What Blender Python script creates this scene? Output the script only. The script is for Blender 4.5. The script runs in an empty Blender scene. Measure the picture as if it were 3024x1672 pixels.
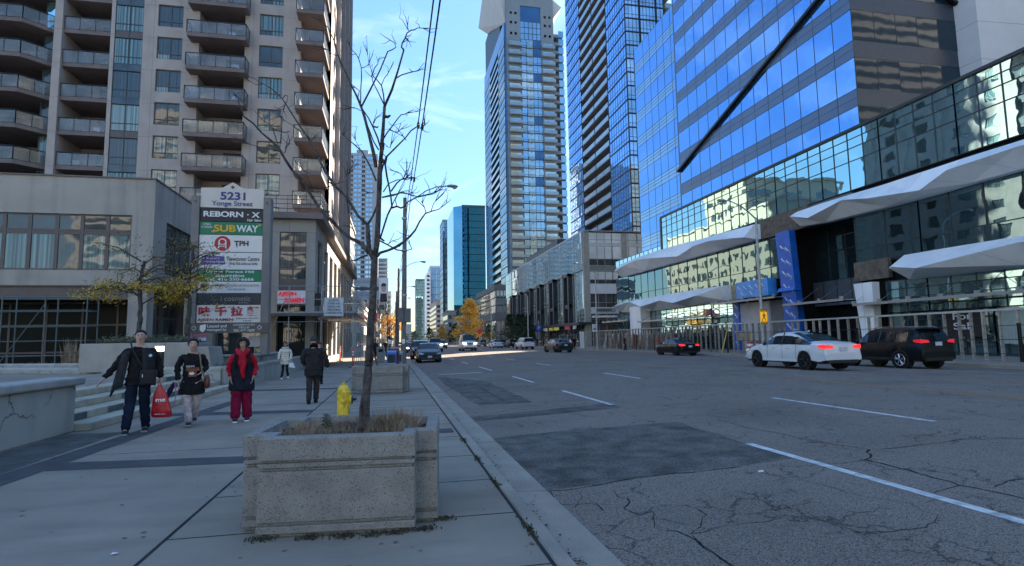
import bpy, math, random
from mathutils import Vector, Matrix
R = math.radians
rnd = random.Random(7)
SC = bpy.context.scene
COL = SC.collection

# ---------------------------------------------------------------- camera
YAW, PITCH, ROLL, CAMZ = R(11.89), R(5.704), R(-0.95), 1.45
fwd = Vector((math.sin(YAW)*math.cos(PITCH), math.cos(YAW)*math.cos(PITCH), math.sin(PITCH)))
rgt = Vector((math.cos(YAW), -math.sin(YAW), 0)); upv = rgt.cross(fwd)
r2 = rgt*math.cos(ROLL)+upv*math.sin(ROLL); u2 = upv*math.cos(ROLL)-rgt*math.sin(ROLL)
cam = bpy.data.cameras.new('camera'); co = bpy.data.objects.new('camera', cam); COL.objects.link(co)
mw = Matrix((r2, u2, -fwd)).transposed().to_4x4(); mw.translation = (0, 0, CAMZ)
co.matrix_world = mw
cam.sensor_width = 36; cam.lens = 20.095; cam.clip_start = .05; cam.clip_end = 9000
SC.camera = co
def gy(px, py, Y):
    """point of the photograph (3024 px wide) on the plane y=Y"""
    d = fwd*1688+r2*(px-1512)-u2*(py-836); return Vector((0, 0, CAMZ))+d*(Y/d.y)

# ---------------------------------------------------------------- light
SUN_AZ, SUN_EL = R(50), R(28)
W = bpy.data.worlds.new('World'); SC.world = W; W.use_nodes = True
nt = W.node_tree; bg = nt.nodes['Background']
sky = nt.nodes.new('ShaderNodeTexSky'); sky.sky_type = 'NISHITA'; sky.sun_disc = False
sky.sun_elevation = SUN_EL; sky.sun_rotation = SUN_AZ; sky.altitude = 100
sky.air_density = 1.0; sky.dust_density = .2; sky.ozone_density = 1.9
tc = nt.nodes.new('ShaderNodeTexCoord'); mp = nt.nodes.new('ShaderNodeMapping'); mp.vector_type = 'TEXTURE'
mp.inputs['Scale'].default_value = (.55, 1.5, .22); mp.inputs['Rotation'].default_value = (R(18), R(-24), R(35))
nz = nt.nodes.new('ShaderNodeTexNoise'); nz.inputs['Scale'].default_value = 2.1; nz.inputs['Detail'].default_value = 7
nz.inputs['Roughness'].default_value = .55; nz.inputs['Distortion'].default_value = .7
rp = nt.nodes.new('ShaderNodeValToRGB'); rp.color_ramp.elements[0].position = .52; rp.color_ramp.elements[1].position = .86
rp.color_ramp.elements[1].color = (.62, .62, .62, 1)
mx = nt.nodes.new('ShaderNodeMix'); mx.data_type = 'RGBA'; mx.inputs[7].default_value = (2.6, 2.8, 3.1, 1)
L = nt.links.new
hs = nt.nodes.new('ShaderNodeHueSaturation'); hs.inputs['Saturation'].default_value = 1.16
L(tc.outputs['Generated'], mp.inputs['Vector']); L(mp.outputs[0], nz.inputs['Vector']); L(nz.outputs[0], rp.inputs[0])
L(sky.outputs[0], hs.inputs['Color']); L(rp.outputs[0], mx.inputs[0])
# keep the sky beside the sun from burning out: radiance / (1 + k * luminance)
bw = nt.nodes.new('ShaderNodeRGBToBW'); ma = nt.nodes.new('ShaderNodeMath'); ma.operation = 'MULTIPLY_ADD'; ma.inputs[1].default_value = .42; ma.inputs[2].default_value = 1
dv = nt.nodes.new('ShaderNodeVectorMath'); dv.operation = 'DIVIDE'; L(hs.outputs[0], bw.inputs[0]); L(bw.outputs[0], ma.inputs[0]); L(hs.outputs[0], dv.inputs[0]); L(ma.outputs[0], dv.inputs[1])
L(dv.outputs[0], mx.inputs[6]); L(mx.outputs[2], bg.inputs[0]); bg.inputs[1].default_value = .14
sl = bpy.data.lights.new('sun', 'SUN'); sl.energy = 5; sl.angle = R(.5); sl.color = (1, .9, .76)
so = bpy.data.objects.new('sun', sl); COL.objects.link(so)
sd = Vector((math.sin(SUN_AZ)*math.cos(SUN_EL), math.cos(SUN_AZ)*math.cos(SUN_EL), math.sin(SUN_EL)))
so.rotation_euler = sd.to_track_quat('Z', 'Y').to_euler()
SC.view_settings.view_transform = 'Standard'; SC.view_settings.look = 'None'
SC.view_settings.gamma = 1; SC.view_settings.use_curve_mapping = False; SC.view_settings.exposure = 2.24
try:
    SC.cycles.caustics_reflective = False; SC.cycles.caustics_refractive = False
    SC.cycles.max_bounces = 8; SC.cycles.glossy_bounces = 4; SC.cycles.diffuse_bounces = 3
    SC.cycles.sample_clamp_indirect = 6
except Exception: pass

# ---------------------------------------------------------------- materials
MATS = {}
def mat(name, col, rough=.6, metal=0, var=.12, sc=2.0, bump=0, bsc=None, spec=.5, emit=None, es=1, ior=None, stretch=None, dark=None, joints=None, wavy=0, wsc=.5, objrand=0, coat=0, alpha=1):
    """procedural material: noise-varied colour, optional bump, streak stain, panel joints, wavy glass"""
    if name in MATS: return MATS[name]
    m = bpy.data.materials.new(name); m.use_nodes = True; n = m.node_tree; N = n.nodes; K = n.links.new
    b = N['Principled BSDF']; b.inputs['Roughness'].default_value = rough; b.inputs['Metallic'].default_value = metal
    b.inputs['Specular IOR Level'].default_value = spec if (rough < .66 or metal or spec != .5) else .18
    if ior: b.inputs['IOR'].default_value = ior
    if alpha < 1: b.inputs['Alpha'].default_value = alpha
    if coat: b.inputs['Coat Weight'].default_value = coat; b.inputs['Coat Roughness'].default_value = .04
    t = N.new('ShaderNodeTexCoord'); geo = N.new('ShaderNodeNewGeometry')
    z = N.new('ShaderNodeTexNoise'); z.inputs['Scale'].default_value = sc; z.inputs['Detail'].default_value = 6
    K(geo.outputs['Position'] if not objrand else t.outputs['Object'], z.inputs['Vector'])
    mixc = N.new('ShaderNodeMix'); mixc.data_type = 'RGBA'
    mixc.inputs[6].default_value = (*[c*(1-var) for c in col], 1); mixc.inputs[7].default_value = (*[min(1, c*(1+var)) for c in col], 1)
    cr = N.new('ShaderNodeMapRange'); cr.inputs[1].default_value = .3; cr.inputs[2].default_value = .7
    K(z.outputs[0], cr.inputs[0]); K(cr.outputs[0], mixc.inputs[0]); out = mixc.outputs[2]
    def dk(fac, amount, src):
        q = N.new('ShaderNodeMix'); q.data_type = 'RGBA'; q.blend_type = 'MULTIPLY'; q.inputs[7].default_value = (amount, amount, amount*1.02, 1)
        K(fac, q.inputs[0]); K(src, q.inputs[6]); return q.outputs[2]
    if stretch:
        mpp = N.new('ShaderNodeMapping'); mpp.inputs['Scale'].default_value = stretch; K(geo.outputs['Position'], mpp.inputs[0])
        z2 = N.new('ShaderNodeTexNoise'); z2.inputs['Scale'].default_value = 1; z2.inputs['Detail'].default_value = 5; K(mpp.outputs[0], z2.inputs['Vector'])
        c2 = N.new('ShaderNodeMapRange'); c2.inputs[1].default_value = .5; c2.inputs[2].default_value = .72; K(z2.outputs[0], c2.inputs[0]); out = dk(c2.outputs[0], dark or .6, out)
    if joints:
        sp = N.new('ShaderNodeSeparateXYZ'); K(geo.outputs['Position'], sp.inputs[0])
        ad = N.new('ShaderNodeMath'); ad.operation = 'ADD'; K(sp.outputs[0], ad.inputs[0]); K(sp.outputs[1], ad.inputs[1])
        cx = N.new('ShaderNodeCombineXYZ'); K(ad.outputs[0], cx.inputs[0])
        sb = N.new('ShaderNodeMath'); sb.operation = 'SUBTRACT'; sb.inputs[1].default_value = joints[2]; K(sp.outputs[2], sb.inputs[0]); K(sb.outputs[0], cx.inputs[1])
        br = N.new('ShaderNodeTexBrick'); br.offset = 0; br.inputs['Scale'].default_value = 1; br.inputs['Mortar Size'].default_value = joints[3]
        br.inputs['Brick Width'].default_value = joints[0]; br.inputs['Row Height'].default_value = joints[1]; br.inputs['Mortar Smooth'].default_value = .2
        K(cx.outputs[0], br.inputs['Vector']); out = dk(br.outputs['Fac'], .45, out)
    if objrand:
        oi = N.new('ShaderNodeObjectInfo'); hv = N.new('ShaderNodeHueSaturation'); mr = N.new('ShaderNodeMapRange')
        mr.inputs[3].default_value = 1-objrand; mr.inputs[4].default_value = 1+objrand; K(oi.outputs['Random'], mr.inputs[0]); K(mr.outputs[0], hv.inputs['Value']); K(out, hv.inputs['Color']); out = hv.outputs[0]
    K(out, b.inputs['Base Color'])
    if bump or wavy:
        bp = N.new('ShaderNodeBump'); bp.inputs['Strength'].default_value = 1
        z3 = N.new('ShaderNodeTexNoise'); z3.inputs['Detail'].default_value = 5 if bump else 1.5
        z3.inputs['Scale'].default_value = (bsc or sc*6) if bump else wsc; bp.inputs['Distance'].default_value = bump or wavy
        K(geo.outputs['Position'], z3.inputs['Vector']); K(z3.outputs[0], bp.inputs['Height']); K(bp.outputs[0], b.inputs['Normal'])
    if emit: b.inputs['Emission Color'].default_value = (*emit, 1); b.inputs['Emission Strength'].default_value = es
    MATS[name] = m; return m

def nodes_of(m): return m.node_tree.nodes, m.node_tree.links.new, m.node_tree.nodes['Principled BSDF']
def speckle(m, scale, col, thr=.12, dens=.5):
    """sprinkles small grains of another colour over a material (exposed aggregate, asphalt stones)"""
    N, K, b = nodes_of(m); lk = b.inputs['Base Color'].links[0]; src = lk.from_socket
    geo = N.new('ShaderNodeNewGeometry'); v = N.new('ShaderNodeTexVoronoi'); v.inputs['Scale'].default_value = scale
    K(geo.outputs['Position'], v.inputs['Vector'])
    ms = N.new('ShaderNodeMath'); ms.operation = 'LESS_THAN'; ms.inputs[1].default_value = thr; K(v.outputs['Distance'], ms.inputs[0])
    sp = N.new('ShaderNodeSeparateColor'); K(v.outputs['Color'], sp.inputs[0]); g = N.new('ShaderNodeMath'); g.operation = 'LESS_THAN'; g.inputs[1].default_value = dens; K(sp.outputs[0], g.inputs[0])
    mu = N.new('ShaderNodeMath'); mu.operation = 'MULTIPLY'; K(ms.outputs[0], mu.inputs[0]); K(g.outputs[0], mu.inputs[1])
    x = N.new('ShaderNodeMix'); x.data_type = 'RGBA'; x.inputs[7].default_value = (*col, 1); K(mu.outputs[0], x.inputs[0]); K(src, x.inputs[6]); K(x.outputs[2], b.inputs['Base Color'])
    return m
def cracks(m, scale, width, amount=.35, mask=.5, dist=.5):
    """thin meandering crack lines worn into a material"""
    N, K, b = nodes_of(m); src = b.inputs['Base Color'].links[0].from_socket
    geo = N.new('ShaderNodeNewGeometry'); z = N.new('ShaderNodeTexNoise'); z.inputs['Scale'].default_value = scale*3; z.inputs['Detail'].default_value = 6; K(geo.outputs['Position'], z.inputs['Vector'])
    va = N.new('ShaderNodeVectorMath'); va.operation = 'SCALE'; va.inputs['Scale'].default_value = dist/scale; K(z.outputs['Color'], va.inputs[0])
    vb = N.new('ShaderNodeVectorMath'); vb.operation = 'ADD'; K(geo.outputs['Position'], vb.inputs[0]); K(va.outputs[0], vb.inputs[1])
    v = N.new('ShaderNodeTexVoronoi'); v.feature = 'DISTANCE_TO_EDGE'; v.inputs['Scale'].default_value = scale; K(vb.outputs[0], v.inputs['Vector'])
    lt = N.new('ShaderNodeMapRange'); lt.inputs[1].default_value = width*.4; lt.inputs[2].default_value = width; lt.inputs[3].default_value = 1; lt.inputs[4].default_value = 0; K(v.outputs['Distance'], lt.inputs[0])
    z2 = N.new('ShaderNodeTexNoise'); z2.inputs['Scale'].default_value = scale*.5; K(geo.outputs['Position'], z2.inputs['Vector'])
    mk = N.new('ShaderNodeMapRange'); mk.inputs[1].default_value = mask; mk.inputs[2].default_value = mask+.08; K(z2.outputs[0], mk.inputs[0])
    mu = N.new('ShaderNodeMath'); mu.operation = 'MULTIPLY'; K(lt.outputs[0], mu.inputs[0]); K(mk.outputs[0], mu.inputs[1])
    x = N.new('ShaderNodeMix'); x.data_type = 'RGBA'; x.blend_type = 'MULTIPLY'; x.inputs[7].default_value = (amount, amount, amount, 1); K(mu.outputs[0], x.inputs[0]); K(src, x.inputs[6]); K(x.outputs[2], b.inputs['Base Color'])
    return m

# ---------------------------------------------------------------- mesh helpers
WL = {}
class MB:
    def __init__(s): s.v = []; s.f = []; s.m = []
    def add(s, vs, fs, mi=0):
        o = len(s.v); s.v += [tuple(p) for p in vs]; s.f += [tuple(i+o for i in f) for f in fs]; s.m += [mi]*len(fs); return s
    def box(s, x0, x1, y0, y1, z0, z1, mi=0):
        return s.add([(x0,y0,z0),(x1,y0,z0),(x1,y1,z0),(x0,y1,z0),(x0,y0,z1),(x1,y0,z1),(x1,y1,z1),(x0,y1,z1)],
                     [(0,3,2,1),(4,5,6,7),(0,1,5,4),(1,2,6,5),(2,3,7,6),(3,0,4,7)], mi)
    def hexa(s, a, b, mi=0):
        """solid between polygon a (bottom) and polygon b (top), same vertex count"""
        n = len(a); return s.add(list(a)+list(b), [tuple(range(n))[::-1], tuple(range(n, 2*n))]+[(i, (i+1) % n, n+(i+1) % n, n+i) for i in range(n)], mi)
    def poly(s, pts, mi=0): return s.add(pts, [tuple(range(len(pts)))], mi)
    def tube(s, pts, rad, n=8, mi=0, cap=True):
        pts = [Vector(p) for p in pts]; k = len(pts); o = len(s.v)
        if not hasattr(rad, '__len__'): rad = [rad]*k
        ref = None
        for i, p in enumerate(pts):
            d = (pts[min(i+1, k-1)]-pts[max(i-1, 0)]).normalized()
            if ref is None: ref = Vector((0, 0, 1)) if abs(d.z) < .9 else Vector((1, 0, 0))
            a = d.cross(ref); 
            if a.length < 1e-4: a = d.cross(Vector((0, 1, 0)))
            a.normalize(); b = d.cross(a); ref = b.cross(d) if False else ref
            for j in range(n):
                t = 2*math.pi*j/n; s.v.append(tuple(p+a*(math.cos(t)*rad[i])+b*(math.sin(t)*rad[i])))
        for i in range(k-1):
            for j in range(n):
                s.f.append((o+i*n+j, o+i*n+(j+1) % n, o+(i+1)*n+(j+1) % n, o+(i+1)*n+j)); s.m.append(mi)
        if cap:
            s.f.append(tuple(o+j for j in range(n))[::-1]); s.m.append(mi); s.f.append(tuple(o+(k-1)*n+j for j in range(n))); s.m.append(mi)
        return s
    def cyl(s, p, q, r, r1=None, n=10, mi=0): return s.tube([p, q], [r, r if r1 is None else r1], n, mi)
    def lathe(s, prof, c=(0, 0, 0), n=20, mi=0, sx=1, sy=1):
        o = len(s.v); k = len(prof)
        for r, z in prof:
            for j in range(n):
                t = 2*math.pi*j/n; s.v.append((c[0]+math.cos(t)*r*sx, c[1]+math.sin(t)*r*sy, c[2]+z))
        for i in range(k-1):
            for j in range(n): s.f.append((o+i*n+j, o+i*n+(j+1) % n, o+(i+1)*n+(j+1) % n, o+(i+1)*n+j)); s.m.append(mi)
        s.f.append(tuple(o+j for j in range(n))[::-1]); s.m.append(mi); s.f.append(tuple(o+(k-1)*n+j for j in range(n))); s.m.append(mi)
        return s
    def grid(s, rows, mi=0, closed=False):
        o = len(s.v); n = len(rows[0])
        for r in rows: s.v += [tuple(p) for p in r]
        for i in range(len(rows)-1):
            for j in range(n if closed else n-1): s.f.append((o+i*n+j, o+i*n+(j+1) % n, o+(i+1)*n+(j+1) % n, o+(i+1)*n+j)); s.m.append(mi)
        return s
    def build(s, name, mats, parent=None, smooth=False, bevel=0, seg=1):
        me = bpy.data.meshes.new(name); off = WL.get(parent.name, (0, 0, 0)) if parent else (0, 0, 0)
        me.from_pydata([(x-off[0], y-off[1], z-off[2]) for x, y, z in s.v], [], s.f)
        if not isinstance(mats, (list, tuple)): mats = [mats]
        for m in mats: me.materials.append(m)
        me.polygons.foreach_set('material_index', s.m)
        if smooth: me.polygons.foreach_set('use_smooth', [True]*len(s.f))
        me.update(); o = bpy.data.objects.new(name, me); COL.objects.link(o)
        if parent: o.parent = parent; WL[o.name] = off
        else: WL[o.name] = (0, 0, 0)
        if bevel:
            md = o.modifiers.new('bevel', 'BEVEL'); md.width = bevel; md.segments = seg; md.limit_method = 'ANGLE'; md.angle_limit = R(40)
        return o

def thing(name, label, cat, loc=(0, 0, 0), group=None, world=True):
    o = bpy.data.objects.new(name, None); COL.objects.link(o); o['label'] = label; o['category'] = cat
    o.empty_display_size = .2
    if group: o['group'] = group
    if world: o.location = loc; WL[o.name] = tuple(loc)
    else: WL[o.name] = (0, 0, 0)
    return o
def tag(o, label, cat, group=None):
    o['label'] = label; o['category'] = cat
    if group: o['group'] = group
    return o
def struct(name, mb, mats, **k):
    o = mb.build(name, mats, **k); o['kind'] = 'structure'; return o
def stuff(name, mb, mats, label, cat, **k):
    o = mb.build(name, mats, **k); o['kind'] = 'stuff'; return tag(o, label, cat)
def dup(o, parent=None, **kw):
    c = o.copy(); COL.objects.link(c); WL[c.name] = WL.get(o.name, (0, 0, 0))
    if parent: c.parent = parent
    for ch in list(o.children): dup(ch, c)
    return c
def place(root, loc, rz=0, label=None, group=None):
    root.location = loc; root.rotation_euler = (0, 0, rz)
    if label: root['label'] = label
    if group: root['group'] = group
    return root
def many(root, name, makers, mats, **k):
    """the first hundred as parts of their own, what is left beyond that as one part"""
    for f in makers[:100]:
        mb = MB(); f(mb); mb.build(name, mats, root, **k)
    if len(makers) > 100:
        mb = MB()
        for f in makers[100:]: f(mb)
        o = mb.build('far_'+name, mats, root, **k); o['kind'] = 'stuff'
TXT = []
def text(parent, s, x, z, w, h, y, mt, name='lettering', ax='y', bold=0.0, depth=.006, fitw=True):
    """words fitted to a box w x h, centred at (x,z) on a plane facing the camera (ax y) or the street (ax x / X)"""
    cu = bpy.data.curves.new('t', 'FONT'); cu.body = s; cu.extrude = depth; cu.offset = bold; cu.align_x = 'CENTER'
    ob = bpy.data.objects.new('t', cu); COL.objects.link(ob); bpy.context.view_layer.update()
    me = bpy.data.meshes.new_from_object(ob); bpy.data.objects.remove(ob)
    xs = [v.co.x for v in me.vertices]; ys = [v.co.y for v in me.vertices]
    if not xs: return None
    cx, cy = (min(xs)+max(xs))/2, (min(ys)+max(ys))/2; sx = w/(max(xs)-min(xs)); sy = h/(max(ys)-min(ys))
    off = WL.get(parent.name, (0, 0, 0)) if parent else (0, 0, 0)
    for v in me.vertices:
        a, b_, c = (v.co.x-cx)*sx, (v.co.y-cy)*sy, v.co.z
        if ax == 'y': p = (x+a, y-c, z+b_)
        elif ax == 'x': p = (y-c, x-a, z+b_)
        else: p = (y+c, x+a, z+b_)
        v.co = (p[0]-off[0], p[1]-off[1], p[2]-off[2])
    me.materials.append(mt); me.update(); o = bpy.data.objects.new(name, me); COL.objects.link(o); o.parent = parent; WL[o.name] = off
    return o
# facade helpers: a plane facing -x ('x'), +x ('X') or -y ('y'); u runs along it, off stands proud of it
def fp(ax, pl, u, z, off):
    return (pl-off, u, z) if ax == 'x' else (pl+off, u, z) if ax == 'X' else (u, pl-off, z)
def fq(mb, ax, pl, u0, u1, z0, z1, off=0, mi=0, tilt=0):
    a, b = rnd.uniform(-tilt, tilt), rnd.uniform(-tilt, tilt); uc, zc = (u0+u1)/2, (z0+z1)/2
    mb.poly([fp(ax, pl, u, z, off+a*(u-uc)+b*(z-zc)) for u, z in ((u0, z0), (u1, z0), (u1, z1), (u0, z1))], mi)
def fb(mb, ax, pl, u0, u1, z0, z1, o0, o1, mi=0):
    a, b = fp(ax, pl, u0, z0, o0), fp(ax, pl, u1, z1, o1)
    mb.box(min(a[0], b[0]), max(a[0], b[0]), min(a[1], b[1]), max(a[1], b[1]), z0, z1, mi)
def wall(mb, ax, pl, u0, u1, z0, z1, holes=(), th=.35, mi=0):
    us = sorted({u0, u1, *[h[0] for h in holes], *[h[1] for h in holes]}); zs = sorted({z0, z1, *[h[2] for h in holes], *[h[3] for h in holes]})
    us = [u for u in us if u0 <= u <= u1]; zs = [z for z in zs if z0 <= z <= z1]
    for j in range(len(zs)-1):
        run = None
        for i in range(len(us)-1):
            uc, zc = (us[i]+us[i+1])/2, (zs[j]+zs[j+1])/2
            solid = not any(h[0] < uc < h[1] and h[2] < zc < h[3] for h in holes)
            if solid and run is None: run = us[i]
            if not solid and run is not None: fb(mb, ax, pl, run, us[i], zs[j], zs[j+1], 0, -th, mi); run = None
        if run is not None: fb(mb, ax, pl, run, us[-1], zs[j], zs[j+1], 0, -th, mi)
def glaze(mb, ax, pl, u0, u1, z0, z1, nu, nz, mg=0, mm=1, tilt=.002, bar=.05, off=0, proud=.04, zs=None, us=None):
    """a field of separately tilted panes with mullion bars"""
    us = us or [u0+(u1-u0)*i/nu for i in range(nu+1)]; zs = zs or [z0+(z1-z0)*i/nz for i in range(nz+1)]
    for i in range(len(us)-1):
        for j in range(len(zs)-1): fq(mb, ax, pl, us[i], us[i+1], zs[j], zs[j+1], off, mg, tilt)
    for u in us: fb(mb, ax, pl, u-bar/2, u+bar/2, zs[0], zs[-1], off-.01, off+proud, mm)
    for z in zs: fb(mb, ax, pl, us[0], us[-1], z-bar/2, z+bar/2, off-.01, off+proud*.8, mm)
# ---------------------------------------------------------------- material palette
asph = speckle(speckle(cracks(cracks(mat('asphalt', (.24, .193, .158), .88, var=.25, sc=.35, bump=.006, bsc=90, stretch=(.35, .35, 1), dark=.75), .45, .008, .55, .58), 1.9, .035, .42, .5), 95, (.4, .37, .33), .34, .45), 60, (.04, .038, .04), .38, .5)
asph2 = speckle(speckle(mat('asphalt_patch', (.13, .115, .1), .85, var=.5, sc=2.6, bump=.008, bsc=60), 75, (.22, .21, .2), .36, .4), 48, (.03, .03, .032), .4, .5)
walk = cracks(speckle(speckle(mat('sidewalk_concrete', (.3, .256, .205), .85, var=.17, sc=.7, bump=.002, bsc=60, stretch=(.6, 2.5, 1), dark=.82), 120, (.12, .12, .12), .25, .15), 3.2, (.17, .16, .15), .09, .45), .35, .006, .5, .58)
kerbm = speckle(mat('kerb_concrete', (.33, .29, .235), .85, var=.18, sc=1.5, bump=.004, bsc=50), 90, (.14, .14, .13), .3, .25)
jointm = mat('joint_dirt', (.035, .035, .035), .95, var=.3, sc=8)
paver = mat('dark_paver', (.085, .085, .088), .85, var=.2, sc=3, bump=.002, bsc=60)
whitel = mat('road_paint', (.62, .62, .6), .7, var=.18, sc=9, stretch=(7, 7, 7), dark=.55)
yell = mat('yellow_paint', (.42, .25, .1), .75, var=.25, sc=7, stretch=(6, 6, 6), dark=.5)
exag = speckle(speckle(mat('exposed_aggregate', (.28, .265, .24), .9, var=.16, sc=6, bump=.006, bsc=90, stretch=(1.5, 1.5, .8), dark=.92), 75, (.09, .085, .085), .33, .4), 55, (.35, .32, .29), .25, .2)
stucco = cracks(mat('painted_stucco', (.42, .42, .38), .85, var=.1, sc=1.2, bump=.003, bsc=70, stretch=(2, 2, .5), dark=.85), 1.1, .02, .45, .42)
stone = mat('step_concrete', (.45, .4, .31), .85, var=.2, sc=3, bump=.004, bsc=60)
coping = mat('coping_concrete', (.38, .37, .34), .8, var=.15, sc=4, bump=.003, bsc=60)
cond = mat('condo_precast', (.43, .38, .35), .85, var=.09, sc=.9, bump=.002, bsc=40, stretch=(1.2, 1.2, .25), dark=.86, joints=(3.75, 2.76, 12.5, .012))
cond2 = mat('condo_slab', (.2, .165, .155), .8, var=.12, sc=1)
pod = mat('podium_stucco', (.42, .385, .34), .88, var=.1, sc=.8, bump=.003, bsc=40, stretch=(2.2, 2.2, .16), dark=.78)
podj = mat('podium_precast', (.39, .36, .32), .88, var=.08, sc=.8, bump=.003, bsc=40, joints=(3.6, 3.9, .9, .014), stretch=(2, 2, .2), dark=.9)
brown = mat('brown_metal', (.115, .095, .09), .5, .2, var=.1)
dark = mat('dark_void', (.012, .013, .015), .7, var=.3)
blackm = mat('black_metal', (.02, .02, .022), .4, .4)
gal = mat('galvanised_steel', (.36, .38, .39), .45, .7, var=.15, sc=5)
conc = mat('plain_concrete', (.38, .36, .32), .85, var=.12, sc=1.5, bump=.003, bsc=40, stretch=(1.5, 1.5, .3), dark=.85)
white = mat('white_panel', (.72, .73, .74), .45, var=.05, sc=1.5, bump=.004, bsc=3)
whitec = mat('white_cladding', (.93, .93, .93), .4, 0, var=.07, sc=.4, bump=.003, bsc=3, joints=(2.6, 60, -20, .012), stretch=(1, 1, .3), dark=.9)
gdark = mat('mullion', (.05, .06, .065), .4, .5)
wood = mat('timber', (.34, .3, .25), .8, var=.3, sc=5, objrand=.3)
bark = mat('bark', (.1, .088, .082), .95, var=.5, sc=14, bump=.03, bsc=28, stretch=(30, 30, 5), dark=.4)
barkt = mat('twig_bark', (.06, .05, .05), .9, var=.4, sc=30)
soil = mat('soil', (.06, .05, .043), .95, var=.5, sc=18, bump=.03, bsc=40)
hedge = mat('green_leaf', (.06, .095, .035), .7, var=.5, sc=6)
olive = mat('autumn_leaf', (.22, .17, .05), .7, var=.55, sc=1.3)
goldl = mat('golden_leaf', (.6, .4, .06), .7, var=.35, sc=2.2)
amber = mat('amber_leaf', (1, .45, .06), .6, var=.35, sc=.7)
straw = mat('dry_grass', (.33, .25, .165), .85, var=.45, sc=9)
weed = mat('weed_green', (.05, .09, .05), .7, var=.4, sc=9)
def glass(name, col, rough=.02, wavy=.0, metal=.9, wsc=.6, var=.05): return mat(name, col, rough, metal, var=var, sc=.3, wavy=wavy, wsc=wsc)
g_sky = glass('sky_glass', (.17, .38, .74), .015, .012)
g_nav = mat('spandrel_navy', (.12, .18, .29), .3, .25, var=.06, sc=.3)
g_lit = mat('spandrel_pale', (.3, .46, .62), .12, .75, var=.08, sc=.3)
g_teal = glass('teal_glass', (.42, .68, .72), .012, .012, wsc=.5)
g_dteal = glass('dark_teal_glass', (.17, .28, .31), .015, .012, wsc=.5)
g_win = mat('window_glass', (.045, .06, .065), .03, 0, var=.5, sc=.9, wavy=.01, wsc=.9, ior=1.6, spec=.6)
g_pale = mat('tower_glass', (.3, .46, .58), .06, .85, var=.15, sc=.25)
g_grey = mat('grey_glass', (.4, .5, .53), .04, .8, var=.25, sc=.2, wavy=.004)
guard = mat('guard_glass', (.3, .36, .37), .05, .55, var=.15, sc=.6, wavy=.006)
cguard = mat('smoked_guard', (.24, .25, .25), .06, .2, var=.35, sc=.8, ior=1.5, spec=.5, wavy=.008, alpha=.62)
def curtain(name, a, b_, scale, wet=1):
    """glass with the vertical folds of a blind just behind it"""
    m = mat(name, a, .04, 0, var=.05, ior=1.6, spec=.6, wavy=.012, wsc=.8); N, K, b = nodes_of(m)
    geo = N.new('ShaderNodeNewGeometry'); sp = N.new('ShaderNodeSeparateXYZ'); K(geo.outputs['Position'], sp.inputs[0])
    ad = N.new('ShaderNodeMath'); ad.operation = 'ADD'; K(sp.outputs[0], ad.inputs[0]); K(sp.outputs[1], ad.inputs[1])
    cx = N.new('ShaderNodeCombineXYZ'); K(ad.outputs[0], cx.inputs[0])
    z = N.new('ShaderNodeTexNoise'); z.inputs['Scale'].default_value = scale; z.inputs['Detail'].default_value = 3; K(cx.outputs[0], z.inputs['Vector'])
    cr = N.new('ShaderNodeMapRange'); cr.inputs[1].default_value = .42; cr.inputs[2].default_value = .6; K(z.outputs[0], cr.inputs[0])
    x = N.new('ShaderNodeMix'); x.data_type = 'RGBA'; x.inputs[6].default_value = (*a, 1); x.inputs[7].default_value = (*b_, 1); K(cr.outputs[0], x.inputs[0]); K(x.outputs[2], b.inputs['Base Color']); return m
c_pale = curtain('blind_pale', (.12, .17, .165), (.32, .42, .4), 9)
c_teal = curtain('blind_teal', (.03, .06, .065), (.2, .33, .33), 7)
c_dark = curtain('blind_dark', (.02, .028, .032), (.08, .11, .115), 8)
BL = [c_pale, c_teal, c_dark, g_win]
def tx(name, col, **k): return mat('ink_'+name, col, .55, var=.03, **k)
ink_b, ink_w, ink_r, ink_g, ink_n = tx('black', (.02, .02, .025)), tx('white', (.8, .8, .8)), tx('red', (.5, .012, .025)), tx('grey', (.3, .3, .3)), tx('navy', (.03, .05, .22))
ink_gold = tx('gold', (.75, .42, .03)); ink_green = tx('green', (.01, .2, .09)); ink_pur = tx('purple', (.1, .06, .3))

# ---------------------------------------------------------------- ground, road, pavements
def zr(x): return -.14+.022*(min(x, 14)-1.6)-.018*max(0, x-14)
mb = MB(); mb.poly([(-4000, -300, -.75), (4000, -300, -.75), (4000, 6000, -.75), (-4000, 6000, -.75)]); struct('ground', mb, mat('far_ground', (.12, .12, .12), .9))
mb = MB(); xs = [1.55, 2.4, 5, 8.6, 12, 14, 16, 19, 22, 24.8]; ys = [-30, 0, 4, 8, 12, 20, 40, 80, 160, 320, 900]
mb.grid([[(x, y, zr(x)) for x in xs] for y in ys]); struct('road', mb, asph)
mb = MB(); mb.box(-70, 1.04, -30, 900, -.3, 0); struct('sidewalk_near', mb, walk)
mb = MB(); mb.box(25.1, 90, -30, 900, -.5, .1); struct('sidewalk_far', mb, walk)
mb = MB()
y = -6.0
while y < 120:
    l = 3.0; mb.box(1.045, 1.18, y+.008, y+l-.008, -.3, .012+rnd.uniform(-.004, .004)); y += l
mb.box(1.05, 1.17, 120, 900, -.3, .01); o = struct('kerb_near', mb, kerbm, bevel=.015)
mb = MB(); y = -6.0
while y < 120:
    l = 3.0; a = rnd.uniform(-.006, .006); mb.hexa([(1.18, y+.01, -.3), (1.6, y+.01, -.3), (1.6, y+l-.01, -.3), (1.18, y+l-.01, -.3)], [(1.18, y+.01, -.115+a), (1.6, y+.01, -.132+a), (1.6, y+l-.01, -.132+a), (1.18, y+l-.01, -.115+a)]); y += l
struct('gutter_strip', mb, kerbm)
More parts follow.
